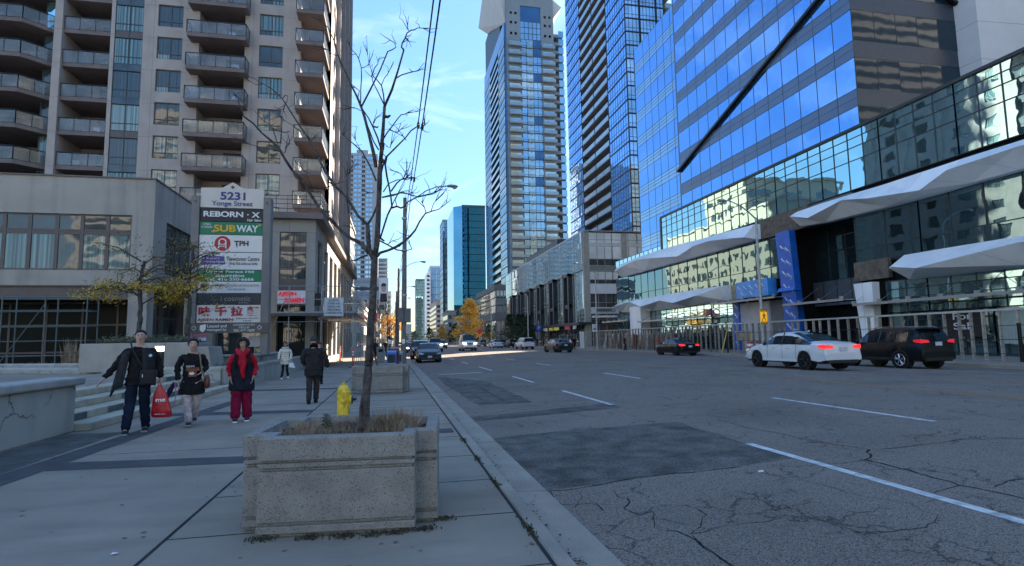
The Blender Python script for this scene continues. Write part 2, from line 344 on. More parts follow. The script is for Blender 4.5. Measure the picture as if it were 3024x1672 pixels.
mb = MB(); mb.box(24.8, 25.1, -30, 900, -.4, .105); struct('kerb_opposite', mb, kerbm, bevel=.015)
# joints, paver bands
mb = MB(); mb.box(1.018, 1.045, -8, 110, -.01, .003)
jx = -1.66; mb.box(jx-.013, jx+.013, -8, 90, -.01, .0035)
for i, y in enumerate([-2.6, -1.3, 0, 1.3, 2.6, 3.75, 4.9, 6.1, 7.4, 8.9, 10.3, 11.8, 13.3, 14.9, 16.5, 18.2, 20, 22, 24, 27, 30, 33, 37, 41, 46, 52, 60]):
    mb.box(jx, 1.02, y-.005, y+.005, -.01, .003)
    if i % 4 == 1: mb.box(-5.3, jx, y-.004, y+.004, -.01, .0025)
struct('pavement_joint_lines', mb, jointm)
mb = MB(); mb.poly([(-4.35, 7.95, .004), (-1.68, 7.72, .004), (-1.68, 8.17, .004), (-4.25, 8.45, .004)])
mb.poly([(-4.75, -2, .0045), (-4.35, -2, .0045), (-4.0, 8.5, .0045), (-3.75, 16, .0045), (-4.1, 16, .0045), (-4.4, 8.2, .0045)])
mb.poly([(-4.6, 13.2, .004), (-1.68, 12.9, .004), (-1.68, 13.4, .004), (-4.6, 13.8, .004)]); mb.poly([(-4.8, 19.4, .004), (-1.68, 19, .004), (-1.68, 19.6, .004), (-4.8, 20, .004)])
mb.poly([(-1.6, 9.3, .004), (.98, 9.3, .004), (.98, 9.75, .004), (-1.6, 9.75, .004)])
struct('pavement_paver_bands', mb, paver)
mb = MB()
for k in range(3):
    for y0 in range(0, 11): mb.box(-5.32+.3*k, -5.04+.3*k, y0*1.1-1, y0*1.1+.085, -.01, .0035)
struct('pavement_brick_strip', mb, mat('brick_strip', (.11, .11, .105), .85, var=.3, sc=2.5, bump=.003, bsc=50))
# painted lines on the road
mb = MB()
def ln(mb, x0, y0, x1, y1, w=.12, dz=.004):
    n = max(1, int(abs(y1-y0)/6)); 
    for i in range(n):
        a, b = i/n, (i+1)/n; xa, xb = x0+(x1-x0)*a, x0+(x1-x0)*b; ya, yb = y0+(y1-y0)*a, y0+(y1-y0)*b
        mb.poly([(xa-w/2, ya, zr(xa-w/2)+dz), (xa+w/2, ya, zr(xa+w/2)+dz), (xb+w/2, yb, zr(xb+w/2)+dz), (xb-w/2, yb, zr(xb-w/2)+dz)])
for a, b in ((2.2, 7.43), (12.58, 16.46), (20.07, 23.75), (28.84, 33.3), (38, 42), (47, 51), (56, 60), (66, 70), (76, 80), (86, 90), (97, 101), (108, 112), (120, 124)): ln(mb, 4.95, a, 4.95, b)
for a, b in ((-2, 1.5), (7.9, 11.96), (19.24, 22.81), (30.98, 34.3), (40.7, 44), (50, 53.5), (60, 63), (70, 73), (80, 83), (90, 93), (101, 104), (113, 116)): ln(mb, 8.66, a, 8.66, b)
ln(mb, 21.15, 11, 21.05, 22.2, .1); ln(mb, 20.9, 34, 20.9, 37, .1); ln(mb, 2.4, 29, 4.2, 29.1, .12)
mb.poly([(2.2, 27.5, zr(2.2)+.004), (4.3, 27.5, zr(4.3)+.004), (4.3, 27.75, zr(4.3)+.004), (2.2, 27.75, zr(2.2)+.004)])
struct('lane_markings', mb, whitel)
mb = MB(); ln(mb, 12.4, -5, 12.4, 700, .1); ln(mb, 12.65, 9, 12.65, 18, .07); ln(mb, 16.9, 2, 16.2, 20, .09, .005); ln(mb, 16.2, 20, 15.6, 30, .09, .005); ln(mb, 15.6, 30, 13.2, 58, .09, .005)
struct('yellow_lane_lines', mb, yell)
def gr(px, py, dz=0):
    d = fwd*1688+r2*(px-1512)-u2*(py-836); z = -.1
    for _ in range(12):
        t = (z-CAMZ)/d.z; p = Vector((0, 0, CAMZ))+d*t; z = zr(p.x)
    p.z = z+dz; return p
def strip(mb, pts, w, dz=.0035):
    w *= .55; P = [gr(x, y) for x, y in pts]; Q = []
    for i in range(len(P)-1):
        n = max(1, int((P[i+1]-P[i]).length/.09))
        for j in range(n): Q.append(P[i].lerp(P[i+1], j/n)+Vector((rnd.gauss(0, .011), rnd.gauss(0, .011), 0)))
    Q.append(P[-1]); rows = []
    for i, q in enumerate(Q):
        d = (Q[min(i+1, len(Q)-1)]-Q[max(i-1, 0)]); d.z = 0; d.normalize(); n = Vector((-d.y, d.x, 0)); ww = w*rnd.uniform(.35, 1.1)
        a, b = q-n*ww/2, q+n*ww/2; rows.append([(a.x, a.y, zr(a.x)+dz), (b.x, b.y, zr(b.x)+dz)])
    mb.grid(rows)
def c6(*p): return [(2050+x/2.119, 1000+y/2.119) for x, y in p]
def c5(*p): return [(1150+x/2.119, 1000+y/2.119) for x, y in p]
mb = MB()
for pts, w in ((c6((150,510),(230,530),(330,560),(460,580),(620,615),(850,660),(1100,695),(1220,690),(1430,665),(1690,632),(1900,628),(2064,630)), .035),
    (c6((1100,695),(1080,715),(1110,735),(1080,760),(1200,790),(1380,835),(1560,885),(1660,915),(1820,950),(2064,1003)), .06),
    (c6((1080,760),(900,785),(650,800),(450,800)), .025), (c6((560,850),(740,900),(880,940),(1030,985),(1180,1005),(1300,1025),(1340,1030),(1430,1080),(1530,1105),(1500,1150),(1430,1180),(1250,1210),(1000,1215)), .018),
    (c6((1500,970),(1560,940),(1670,918)), .03), (c6((1860,930),(1960,895),(2064,880)), .03), (c6((-10,1225),(120,1190),(200,1170),(400,1150),(620,1110)), .018), (c6((0,1240),(40,1290),(110,1330),(180,1380),(260,1440)), .03),
    (c5((1480,1000),(1500,1040),(1470,1070),(1560,1110),(1640,1080),(1660,1150),(1650,1190),(1800,1210),(1900,1250),(1960,1310),(2013,1340)), .028),
    (c5((960,965),(1200,935),(1450,890),(1600,865),(2013,825),(2200,800)), .05), (c5((820,845),(900,890),(960,965)), .07), (c5((1480,440),(1700,420),(2013,385),(2300,350)), .03),
    (c5((490,490),(700,460),(1000,432),(1380,408)), .06), (c5((530,520),(900,482),(1300,440),(1480,430)), .05), (c5((1000,960),(1040,1010),(1090,1040),(1180,1040),(1300,1030),(1340,1080)), .02), (c5((1180,950),(1210,1000),(1160,1060)), .018), (c5((1400,950),(1440,1000),(1480,1000)), .018), (c5((1560,890),(1570,930),(1480,950),(1400,950)), .015),
    (c5((330,340),(420,300),(520,290),(640,280)), .05), (c5((560,300),(640,350),(720,390)), .06), (c5((340,230),(380,270),(430,300)), .04), (c5((520,350),(590,390)), .04), (c6((1560,450),(1700,470),(1880,485),(2064,510)), .025), (c6((900,560),(1200,590)), .012), (c6((0,1060),(60,1100),(40,1180),(-20,1225)), .02), (c6((450,1040),(700,1100),(900,1180)), .012)):
    strip(mb, pts, w)
struct('road_cracks', mb, mat('crack', (.018, .018, .021), .95))
mb = MB()
def rp(mb, pts, dz, jag=.08):
    P = [gr(*p) for p in pts]; Q = []
    for i in range(len(P)):
        a, b = P[i], P[(i+1) % len(P)]; n = max(1, int((b-a).length/.35))
        for j in range(n): q = a.lerp(b, j/n)+Vector((rnd.uniform(-jag, jag)*.5, rnd.uniform(-jag, jag)*.5, 0)); Q.append((q.x, q.y, zr(q.x)+dz))
    mb.poly(Q)
rp(mb, c5((655,625),(1100,575),(1790,520))+c6((640,745),)+c5((1500,880),(960,958),(900,890),(820,840)), .0025)
rp(mb, c5((490,492),(1380,405),(1460,432),(530,520)), .0022)
rp(mb, c5((300,240),(620,270),(900,400),(560,420),(360,300)), .0018)
struct('road_patches', mb, asph2)
mb = MB(); mb.lathe([(.33, -.004), (.33, .003)], (9.5, 5.5, zr(9.5)), 24); struct('road_manhole', mb, asph2)
mb = MB()
for i in range(260):
    x, y, r_ = rnd.uniform(-5, .95), 3+13*rnd.random()**1.5, rnd.uniform(.008, .022); a0 = rnd.uniform(0, 6)
    mb.poly([(x+r_*rnd.uniform(.7, 1.3)*math.cos(a0+t), y+r_*rnd.uniform(.7, 1.3)*math.sin(a0+t), .0048) for t in (0, 1, 2.1, 3.1, 4.2, 5.2)])
struct('pavement_gum_spots', mb, mat('gum_spot', (.14, .13, .12), .8, var=.3, sc=15))
mb = MB()
for i in range(70):
    x, y, s_ = rnd.choice([rnd.uniform(-5, .9), .98+rnd.gauss(0, .05), 1.3+rnd.gauss(0, .08)]), 3+15*rnd.random()**1.3, rnd.uniform(.012, .03); a0 = rnd.uniform(0, 6)
    zz = .008 if x < 1.04 else -.1
    mb.poly([(x+s_*k_*math.cos(a0+t), y+s_*k_*math.sin(a0+t), zz+rnd.uniform(0, .008)) for t, k_ in ((0, 1.2), (1.3, .5), (3.1, 1.1), (4.5, .55))])
stuff('scattered_dry_leaves', mb, mat('dry_leaf', (.24, .17, .08), .8, var=.6, sc=12), 'small dry brown leaves scattered over pavement and gutter', 'leaves')
# debris and weeds along the gutter
mb = MB()
for i in range(300):
    y = rnd.choice([5.2, 5.3, 3.9, 4.0, 6.9, 8.1, 9, 11.5, 15])+rnd.gauss(0, .22); x = 1.2+abs(rnd.gauss(0, .06)); s = rnd.uniform(.006, .02); a = rnd.uniform(0, 3)
    mb.poly([(x+s*math.cos(a+t), y+s*math.sin(a+t), -.108+rnd.uniform(0, .012)) for t in (0, 1.6, 3.1, 4.7)])
for i in range(1100):
    cx_, cy_ = rnd.choice([(-.35, 4.62), (-.15, 4.6), (-.6, 4.65), (.05, 4.6), (-.95, 4.7), (.42, 4.85), (.25, 4.63), (1.03, 8.5), (1.03, 7.1), (1.03, 5.9), (1.03, 4.4)])
    x = cx_+rnd.gauss(0, .05 if cx_ < 1 else .02); y = cy_+rnd.gauss(0, .03 if cx_ < 1 else .12); h = rnd.uniform(.004, .035); s = .012
    mb.poly([(x, y, .002), (x+rnd.uniform(-s, s), y+rnd.uniform(-s, s), h), (x+s, y+s*.4, h*.6)])
stuff('gutter_weeds', mb, mat('weed_litter', (.06, .055, .035), .9, var=.6, sc=20), 'brown leaf litter and small weeds in the kerb joint', 'weeds')
for i, (x, y, lab) in enumerate(((-2.55, 4.35, 'pale fallen leaf lying on the open pavement'), (-1.9, 4.65, 'small white scrap of paper lying left of the near planter'))):
    mb = MB(); s = .035 if i == 0 else .022
    mb.poly([(x+s*math.cos(t)*(1 if k % 2 else .5), y+s*math.sin(t)*(1 if k % 2 else .5), .006+.006*(k % 3)) for k, t in enumerate([j*math.pi/4 for j in range(8)])] if i == 0 else [(x-s, y, .006), (x+s, y-.01, .012), (x+s, y+.03, .006), (x-s*.8, y+.035, .01)])
    tag(mb.build('fallen_leaf' if i == 0 else 'paper_scrap', mat('leaf_tan', (.5, .4, .28), .8) if i == 0 else ink_w), lab, 'leaf' if i == 0 else 'litter')
mb = MB(); mb.cyl((4.07, 4.75+1.2, zr(4)+.012), (4.13, 4.75+1.2, zr(4)+.012), .011); tag(mb.build('litter_cup', ink_w), 'tiny white piece of litter on the edge of the asphalt patch', 'litter')
# ---------------------------------------------------------------- retaining wall, steps, plaza
t = thing('retaining_wall', 'pale cracked retaining wall with a rounded coping beside the steps', 'wall', (-5.5, 7, 0))
mb = MB(); mb.box(-5.72, -5.36, -4, 11.4, 0, .80); mb.build('wall_body', stucco, t, bevel=.03, seg=3)
mb = MB(); y = -4
while y < 11.5: mb.box(-5.82, -5.27, y+.004, min(y+2.6, 11.52)-.004, .80, .935); y += 2.6
mb.build('coping', coping, t, bevel=.035, seg=3)
mb = MB(); mb.box(-60, -5.7, -10, 11.5, 0, .6); struct('ground_bed', mb, soil)
mb = MB(); mb.box(-60, -6.9, 11.5, 60, 0, .56); mb.box(-6.9, -5.7, 21.2, 60, 0, .555); struct('plaza', mb, walk)
t = thing('stairs', 'worn concrete steps with painted-on shadow stripes rising to the plaza', 'steps', (-5.8, 16, 0))
stepd = mat('step_shadow', (.13, .14, .14), .8, var=.25, sc=5, bump=.003, bsc=60)  # dark colour standing for the diagonal shadows that cross the risers
for k in range(4):
    mb = MB(); y = 11.42; i = k
    x0 = -5.12-.42*k
    mb.box(-6.9, x0, 11.42, 20.6+.1*k, .14*k, .14*k+.14)
    mb.build('step', stone, t, bevel=.012)
    mb = MB()
    for y0, y1 in (((11.43, 20),), ((11.45, 12.2), (13.0, 13.7), (14.25, 15.0), (16.2, 17.3)), ((12.0, 12.5), (14.6, 15.4), (17.5, 18.4)), ((15.1, 16.2), (18.4, 19.6)))[k]:
        if k: mb.box(x0, x0+.003, y0, y1, .14*k+.003, .14*k+.125)
    if mb.v: mb.build('shadow_stripe', stepd, t)
def copew(name, lab, pts, z0, z1, w=.3, mt=stucco):
    t = thing(name, lab, 'wall', (pts[0][0], pts[0][1], z0)); mb = MB(); mc = MB()
    for (a, b), (c, d) in zip(pts[:-1], pts[1:]):
        v = Vector((c-a, d-b, 0)).normalized(); n = Vector((-v.y, v.x, 0))*w/2
        A = [(a-n.x, b-n.y), (a+n.x, b+n.y), (c+n.x, d+n.y), (c-n.x, d-n.y)]
        mb.hexa([(x, y, z0) for x, y in A], [(x, y, z1-.1) for x, y in A])
    mc.tube([(a, b, z1-.04) for a, b in pts], .085, 10)
    for (a, b), (c, d) in zip(pts[:-1], pts[1:]):
        v = Vector((c-a, d-b, 0)).normalized(); n = Vector((-v.y, v.x, 0))*(w/2+.03)
        A = [(a-n.x, b-n.y), (a+n.x, b+n.y), (c+n.x, d+n.y), (c-n.x, d-n.y)]
        mc.hexa([(x, y, z1-.1) for x, y in A], [(x, y, z1-.02) for x, y in A])
    mb.build('wall_body', mt, t); mc.build('coping', coping, t, smooth=False); return t
copew('low_wall', 'low pale wall with rolled coping running along the pavement behind the woman in red', [(-6.3, 20.75), (-5.6, 20.9), (-5.28, 21.6), (-5.22, 24), (-5.25, 30), (-5.3, 37.5)], 0, .7)
copew('low_kerb_wall', 'long low kerb wall with rolled coping across the plaza behind the walking man', [(-30, 27.5), (-14, 24.4), (-9, 21.5), (-6.5, 20.75)], .5, .72, .25)
copew('short_kerb_wall', 'short pale kerb stone behind the longer plaza kerb at the picture edge', [(-17, 27.2), (-12.2, 24.6), (-10.3, 23.9)], .56, .82, .25)
mb = MB(); mb.poly([(-30, 27.5, .66), (-14, 24.4, .66), (-9, 21.5, .66), (-5.6, 20.95, .6), (-5.3, 22, .6), (-5.3, 37, .6), (-12, 37, .66), (-30, 30, .66)]); struct('ground_planting_bed', mb, soil)
t = thing('planter_box', 'large tan concrete planter box with two honey locust trees behind the man', 'planter', (-8.5, 22.6, .6))
mb = MB(); mb.box(-10.15, -6.75, 21.6, 23.9, .6, 1.56); mb.build('box_body', conc, t, bevel=.02)
mb = MB(); mb.box(-10.0, -6.9, 21.75, 23.75, 1.55, 1.6); mb.build('soil_fill', soil, t)
t = thing('planter_step', 'pale chamfered concrete block right of the tan planter box', 'block', (-6.3, 23, .6))
mb = MB(); mb.hexa([(-6.68, 21.9, .6), (-6.15, 21.9, .6), (-6.15, 23.5, .6), (-6.68, 23.5, .6)], [(-6.68, 21.9, 1.4), (-6.3, 21.9, 1.4), (-6.3, 23.5, 1.4), (-6.68, 23.5, 1.4)]); mb.build('block_body', conc, t, bevel=.02)
t = thing('raised_bed_wall', 'grey weathered bed wall under the tall tenant sign', 'wall', (-7, 24.6, .5))
mb = MB(); mb.box(-9.5, -5.35, 24.3, 24.6, .5, .98); mb.box(-5.65, -5.36, 24.6, 30, .5, .98); mb.build('wall_body', conc, t)
mb = MB(); mb.box(-9.5, -5.28, 24.2, 24.66, .98, 1.07); mb.box(-5.7, -5.28, 24.66, 30, .98, 1.07); mb.build('coping', coping, t, bevel=.02)
mb = MB(); mb.box(-9.5, -5.7, 24.66, 30, .5, 1.0); struct('ground_raised_bed', mb, soil)
def leaf(mb, p, s, mi=0):
    a = Vector((rnd.gauss(0, 1), rnd.gauss(0, 1), rnd.gauss(0, 1))).normalized(); b = a.orthogonal().normalized(); c = a.cross(b); p = Vector(p)
    mb.poly([p+b*s, p+c*s*.45, p-b*s, p-c*s*.45], mi)
def blade(mb, x, y, z, h, lean, w=.006, mi=0):
    a = rnd.uniform(0, 6.28); dx, dy = math.cos(a)*lean, math.sin(a)*lean
    mb.poly([(x-w, y, z), (x+w, y, z), (x+dx*.45+w*.6, y+dy*.45, z+h*.6), (x+dx, y+dy, z+h), (x+dx*.45-w*.6, y+dy*.45, z+h*.6)], mi)
mb = MB()
for i in range(900): blade(mb, rnd.uniform(-8.8, -5.5), rnd.uniform(21.6, 24.2), .6, rnd.uniform(.05, .3), .1, .008, rnd.choice([0, 0, 1]))
for i in range(500): blade(mb, rnd.uniform(-16, -10), rnd.uniform(25.2, 27), .66, rnd.uniform(.05, .3), .15, .008, rnd.choice([0, 1]))
stuff('ground_cover_grass', mb, [hedge, straw], 'patchy green and dry grass in the plaza beds', 'grass')
t = thing('ornamental_grass', 'upright tuft of dry ornamental grass left of the tan planter box', 'grass tuft', (-12.2, 25.4, .66))
mb = MB()
for i in range(160): blade(mb, -12.2+rnd.gauss(0, .1), 25.4+rnd.gauss(0, .1), .66, rnd.uniform(.4, 1.25), .16, .012)
mb.build('blades', straw, t)
t = thing('small_shrub_row', 'low grey green shrubs filling the top of the tan planter box', 'shrub', (-8.7, 22.4, 1.58))
mb = MB()
for i in range(2200): leaf(mb, (rnd.uniform(-9.7, -7), rnd.uniform(21.7, 23.6), 1.6+abs(rnd.gauss(0, .09))), .045)
mb.build('foliage', mat('grey_green_leaf', (.13, .15, .1), .8, var=.4, sc=8), t)

def path_tree(t, limbs, mt, twigs=0, tmat=None, nodes=10):
    """limbs = list of (points, radius at start, radius at end)"""
    for pts, ra, rb in limbs:
        P = [Vector(p) for p in pts]; Q = [P[0]]; Rr = []
        for i in range(len(P)-1):
            n = max(1, int((P[i+1]-P[i]).length/.16))
            for j in range(1, n+1):
                q = P[i].lerp(P[i+1], j/n); w = min(ra, rb)*.5+.006
                Q.append(q+Vector((rnd.gauss(0, w*.5), rnd.gauss(0, w*.5), rnd.gauss(0, w*.3))) if j < n else q)
        k = len(Q); Rr = [ra+(rb-ra)*(i/(k-1)) for i in range(k)]; Rr = [r*rnd.uniform(.9, 1.12) for r in Rr]
        mt.tube(Q, Rr, nodes if ra > .03 else 6)
        if twigs and ra < .035:
            for q in Q[2:]:
                if rnd.random() < twigs:
                    d = Vector((rnd.gauss(0, 1), rnd.gauss(0, 1), rnd.gauss(.3, .8))).normalized(); l = rnd.uniform(.04, .13)
                    mt.tube([q, q+d*l*.6, q+d*l+Vector((rnd.gauss(0, .015), 0, .02))], [rb*1.2, rb*.95, rb*.5], 5)
def locust(x, y, H, lab, seed, spread, side):
    global rnd; keep = rnd; rnd = random.Random(seed)
    t = thing('honey_locust_tree', lab, 'tree', (x, y, 1.58), group='honey locust trees in the plaza'); mb = MB(); lf = MB()
    z0 = 1.56; limbs = [([(x, y, z0), (x+.05, y, z0+1.2), (x-.03, y+.05, z0+2.3), (x+.1, y, z0+H*.72)], .085, .05)]
    tips = []
    for i in range(15):
        a = i*2.4+rnd.uniform(-.3, .3); zz = z0+rnd.uniform(.9 if i % 3 == 0 else 1.6, H*.72); r = spread*rnd.uniform(.55, 1.05)*(1.1-.35*(zz-z0)/H); rise = rnd.uniform(-.15, .75)*r*.6
        dx = math.cos(a)+side*.25; p0 = Vector((x, y, zz)); p2 = Vector((x+dx*r, y+math.sin(a)*r*.7, zz+rise)); p1 = p0.lerp(p2, .5)+Vector((0, 0, .12*r))
        limbs.append(([p0, p1, p2], .032, .01)); tips += [(p1.lerp(p2, k/4), i) for k in range(1, 5)]+[(p2, i)]
        for j in range(4):
            q0 = p0.lerp(p2, rnd.uniform(.35, .9)); q1 = q0+Vector((rnd.gauss(0, .4), rnd.gauss(0, .35), rnd.gauss(.15, .25))); limbs.append(([q0, q1], .012, .005)); tips.append((q1, i))
    path_tree(t, limbs, mb)
    mb.build('trunk', bark, t)
    for p, i in tips:
        low = p.z < z0+H*.52; n = int(rnd.uniform(8, 38)*(1.6 if low else (.4 if i % 3 else .7)))
        for _ in range(n):
            leaf(lf, p+Vector((rnd.gauss(0, .2), rnd.gauss(0, .2), rnd.gauss(-.03, .09))), rnd.uniform(.025, .055), 1 if (low and rnd.random() < .6) or rnd.random() < .06 else 0)
    lf.build('crown', [olive, goldl], t); rnd = keep
locust(-8.85, 22.7, 4.1, 'leafier honey locust with yellow lower leaves, left one of two in the tan planter', 3, 2.0, -.35)
locust(-7.35, 23.0, 4.9, 'thinner honey locust with many bare twigs nearer the tenant sign', 11, 1.25, .1)
# bollard lights
t = thing('bollard_light', 'black bollard with a lit lantern head beside the plaza steps', 'light', (-6.58, 18.4, .56))
mb = MB(); mb.box(-6.67, -6.49, 18.3, 18.48, .56, 1.28); mb.build('post', blackm, t)
mb = MB(); mb.box(-6.67, -6.49, 18.3, 18.48, 1.3, 1.44); mb.build('lantern', mat('lantern_glow', (.8, .75, .5), .4, emit=(1, .85, .5), es=1.6), t)
mb = MB(); mb.box(-6.69, -6.47, 18.28, 18.5, 1.44, 1.5); mb.build('cap', coping, t); 

# ---------------------------------------------------------------- condominium tower and its base
C = thing('condominium_tower', 'brown grey precast condominium tower with glass balconies left of the street', 'building', (-16, 50, 0))
Y0 = 49; ZB = 12.55; FL = 2.76; NF = 13; ZT = ZB+FL*NF
zf = [ZB+FL*k for k in range(-1, NF)]
mb = MB()
h1 = [(-18.73, -16.87, z+.98, z+2.85) for z in zf]; h2 = [(-11, -9.13, z+.98, z+2.85) for z in zf]
wall(mb, 'y', Y0, -19.78, -15.62, 9, ZT, h1); wall(mb, 'y', Y0, -12.13, -7.7, 9, ZT, h2); mb.box(-25.95, -25.4, 48.8, 53, 9, ZT); mb.box(-22.1, -21.82, 49, 52, 9, ZT)
mb.box(-35, -33, 48.5, 53, 9, ZT)
mb.box(-8.05, -7.7, 49.35, 52.3, 9, ZT); wall(mb, 'y', 52.3, -7.7, -5.6, 9, ZT, th=.3)
wall(mb, 'X', -5.6, 52.3, 75.2, 9, ZT, [(a, b, z+.9, z+2.5) for z in zf for a, b in ((54.6, 56.0), (58.4, 60.6), (64, 66), (69.5, 71.5))])
mb.box(-35, -5.95, 74.9, 75.2, 9, ZT); mb.box(-35, -5.6, 53.5, 75.2, ZT, ZT+.4)
for y in (57.2, 62.4, 67.8, 73): mb.box(-5.6, -5.2, y, y+.6, 9, ZT)
mb.build('wall', cond, C)
mb = MB(); wall(mb, 'y', 52.6, -25.4, -22.1, 9, ZT, [(-24.3, -22.6, z+.1, z+2.3) for z in zf]); wall(mb, 'y', 51, -15.62, -12.13, 9, ZT, [(-14.1, -12.3, z+.1, z+2.3) for z in zf]); mb.box(-15.7, -15.6, 49.3, 51.2, 9, ZT); mb.box(-12.15, -12.05, 49.3, 51.2, 9, ZT)
wall(mb, 'y', 52.8, -33, -25.95, 9, ZT, [(-32, -27, z+.1, z+2.3) for z in zf]); mb.build('recess_wall', cond, C)
mb = MB()
for z in zf:
    for a, b, y in ((-24.3, -22.6, 52.75), (-14.1, -12.3, 51.2)): glaze(mb, 'y', y, a, b, z+.1, z+2.3, 2, 1, bar=.07)
    glaze(mb, 'y', 52.95, -32, -27, z+.1, z+2.3, 4, 1, bar=.07)
mb.build('balcony_doors', [c_dark, gdark], C)
wins = []
def win_part(ax, pl, u0, u1, z0, z1, low=.26, set_=.12):
    w = MB(); fb(w, ax, pl, u0, u1, z0, z0+.06, -set_+.03, -set_-.08); fb(w, ax, pl, u0, u1, z1-.06, z1, -set_+.03, -set_-.08); um = (u0+u1)/2
    for u in (u0, um-.03, u1-.06): fb(w, ax, pl, u, u+.06, z0, z1, -set_+.035, -set_-.08)
    fb(w, ax, pl, u0, u1, z0+(z1-z0)*low-.03, z0+(z1-z0)*low+.03, -set_+.032, -set_-.08)
    o = w.build('window', brown, C); p = MB(); zz = z0+(z1-z0)*low
    for a, b in ((u0, um), (um, u1)):
        fq(p, ax, pl, a, b, zz, z1, -set_-.02, 0, .004); fq(p, ax, pl, a, b, z0, zz, -set_-.02, 1 if a == u0 else 0, .003)
    q = p.build('pane', [rnd.choice(BL), rnd.choice([c_dark, g_win, c_pale])], o)
for a in h1+h2: win_part('y', Y0, *a)
for z in zf[:-1]:
    for a, b in ((54.6, 56.0), (58.4, 60.6)): win_part('X', -5.6, a, b, z+.9, z+2.5)
gz_ = []
def gb(z):
    def f(mb):
        for u0, u1, y in ((-21.82, -19.78, 49.1),):
            glaze(mb, 'y', y, u0, u1, z, z+FL, 2, 1, bar=.07, zs=[z-.25, z+.35, z+.95, z+2.5]); fq(mb, 'y', y, u0, u1, z-.25, z+.35, .03, 2)
    return f
for z in zf:
    mb = MB(); gb(z)(mb); mb.build('glazed_bay', [rnd.choice(BL[:3]), gdark, rnd.choice([brown, g_win, brown])], C)
    mb = MB(); glaze(mb, 'y', 49.6, -26.9, -25.95, z, z+FL, 1, 1, zs=[z-.2, z+.9, z+2.5], bar=.07); mb.build('glazed_bay', [rnd.choice([g_teal, c_teal, g_win]), gdark], C)
def balc(x0, x1, y0, y1, z, sides=True, cut=0):
    A = [(x0, y0), (x1-cut, y0), (x1, y0+cut), (x1, y1), (x0, y1)] if cut else [(x0, y0), (x1, y0), (x1, y1), (x0, y1)]
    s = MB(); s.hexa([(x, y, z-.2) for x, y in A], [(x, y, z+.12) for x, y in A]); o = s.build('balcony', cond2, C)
    g = MB(); k = MB(); n = max(3, int((x1-x0)/.95))
    edges = [(A[0], A[1])]+([(A[1], A[2]), (A[2], A[3])] if cut else ([(A[1], A[2]), (A[3], A[0])] if sides else []))
    for (a, b), (c, d) in edges:
        m = max(1, round(math.hypot(c-a, d-b)/1.0))
        for i in range(m+1):
            px_, py_ = a+(c-a)*i/m, b+(d-b)*i/m; k.box(px_-.025, px_+.025, py_-.025, py_+.025, z+.1, z+1.15)
            if i < m: qx, qy = a+(c-a)*(i+1)/m, b+(d-b)*(i+1)/m; tl = rnd.uniform(-.012, .012); g.poly([(px_, py_, z+.16), (qx, qy, z+.16), (qx, qy+tl, z+1.08), (px_, py_+tl, z+1.08)])
        k.tube([(a, b, z+1.15), (c, d, z+1.15)], .04, 6)
    g.build('guard_glass', cguard, o); k.build('railing', gdark, o)
for z in zf:
    balc(-25.4, -22.12, 49.05, 52.5, z, False); balc(-16.2, -11.78, 47.85, 51, z); balc(-7.9, -5.7, 47.7, 52.3, z, True); balc(-33, -26.2, 47.9, 52.8, z, True, 1.4)
# balcony furniture
for i in range(9):
    bx, by, z = rnd.choice([(-24.8, 50.3), (-23.2, 50.2), (-15, 48.7), (-13, 48.8)])+(0,); z = zf[i+1 if i < 7 else i-6]+.12; bx += rnd.uniform(-.3, .3)
    t = thing('balcony_chair', 'white plastic chair behind balcony glass on condominium floor %s above the roofline' % ['one', 'two', 'three', 'four', 'five', 'six', 'seven', 'one, its neighbour', 'two, its neighbour'][i], 'chair', (bx, by, z), 'chairs on the condominium balconies')
    mb = MB(); mb.box(bx-.24, bx+.24, by-.24, by+.24, z+.4, z+.45); mb.build('seat', ink_w, t)
    mb = MB(); mb.box(bx-.24, bx+.24, by+.2, by+.25, z+.45, z+.85); mb.build('backrest', ink_w, t)
    for sx in (-.2, .2):
        for sy in (-.2, .2): mb = MB(); mb.cyl((bx+sx, by+sy, z), (bx+sx, by+sy, z+.4), .02, n=5); mb.build('leg', ink_w, t)
mb = MB(); mb.box(-35, -26, 53, 75, 9, ZT); mb.box(-26, -22, 53, 75, 9, ZT); mb.box(-22, -7, 53.4, 74.9, 9, ZT-.1); mb.build('inner_core', dark, C)

B = thing('retail_base_building', 'two storey precast retail base of the condominium with tall brown windows', 'building', (-8, 50, 0))
mb = MB(); wall(mb, 'y', 39, -11.6, -4.95, 3.95, 9.65, [(-7.18, -5.52, 4.88, 8.73), (-10.9, -9.2, 4.88, 8.73)])
mb.box(-5.5, -4.95, 39, 39.6, 0, 3.95); mb.box(-8.2, -7.25, 39, 39.6, 0, 3.95); mb.box(-11.6, -11, 39, 39.6, 0, 3.95)
hs_ = []; y = 40.3
while y < 74: hs_.append((y, y+2.6, .4, 8.5)); y += 3.65
wall(mb, 'X', -4.95, 39.35, 75.6, 0, 9.65, hs_, .5); mb.box(-11.6, -5.4, 75.3, 75.6, 0, 9.6); mb.box(-11.6, -5, 39.4, 75.5, 9.6, 9.7); mb.build('wall', podj, B)
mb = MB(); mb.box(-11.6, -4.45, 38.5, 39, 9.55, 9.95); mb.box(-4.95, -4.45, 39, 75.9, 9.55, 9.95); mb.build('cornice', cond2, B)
for a, b in ((-7.18, -5.52), (-10.9, -9.2)):
    mb = MB(); glaze(mb, 'y', 39.15, a, b, 4.88, 8.73, 2, 1, bar=.09, zs=[5.6, 6.3, 7.75, 8.73]); fb(mb, 'y', 39.15, a, b, 4.88, 5.6, .05, -.05, 1); fb(mb, 'y', 39.15, a, b, 7.45, 7.75, .04, -.03, 1); mb.build('window', [c_dark, brown], B)
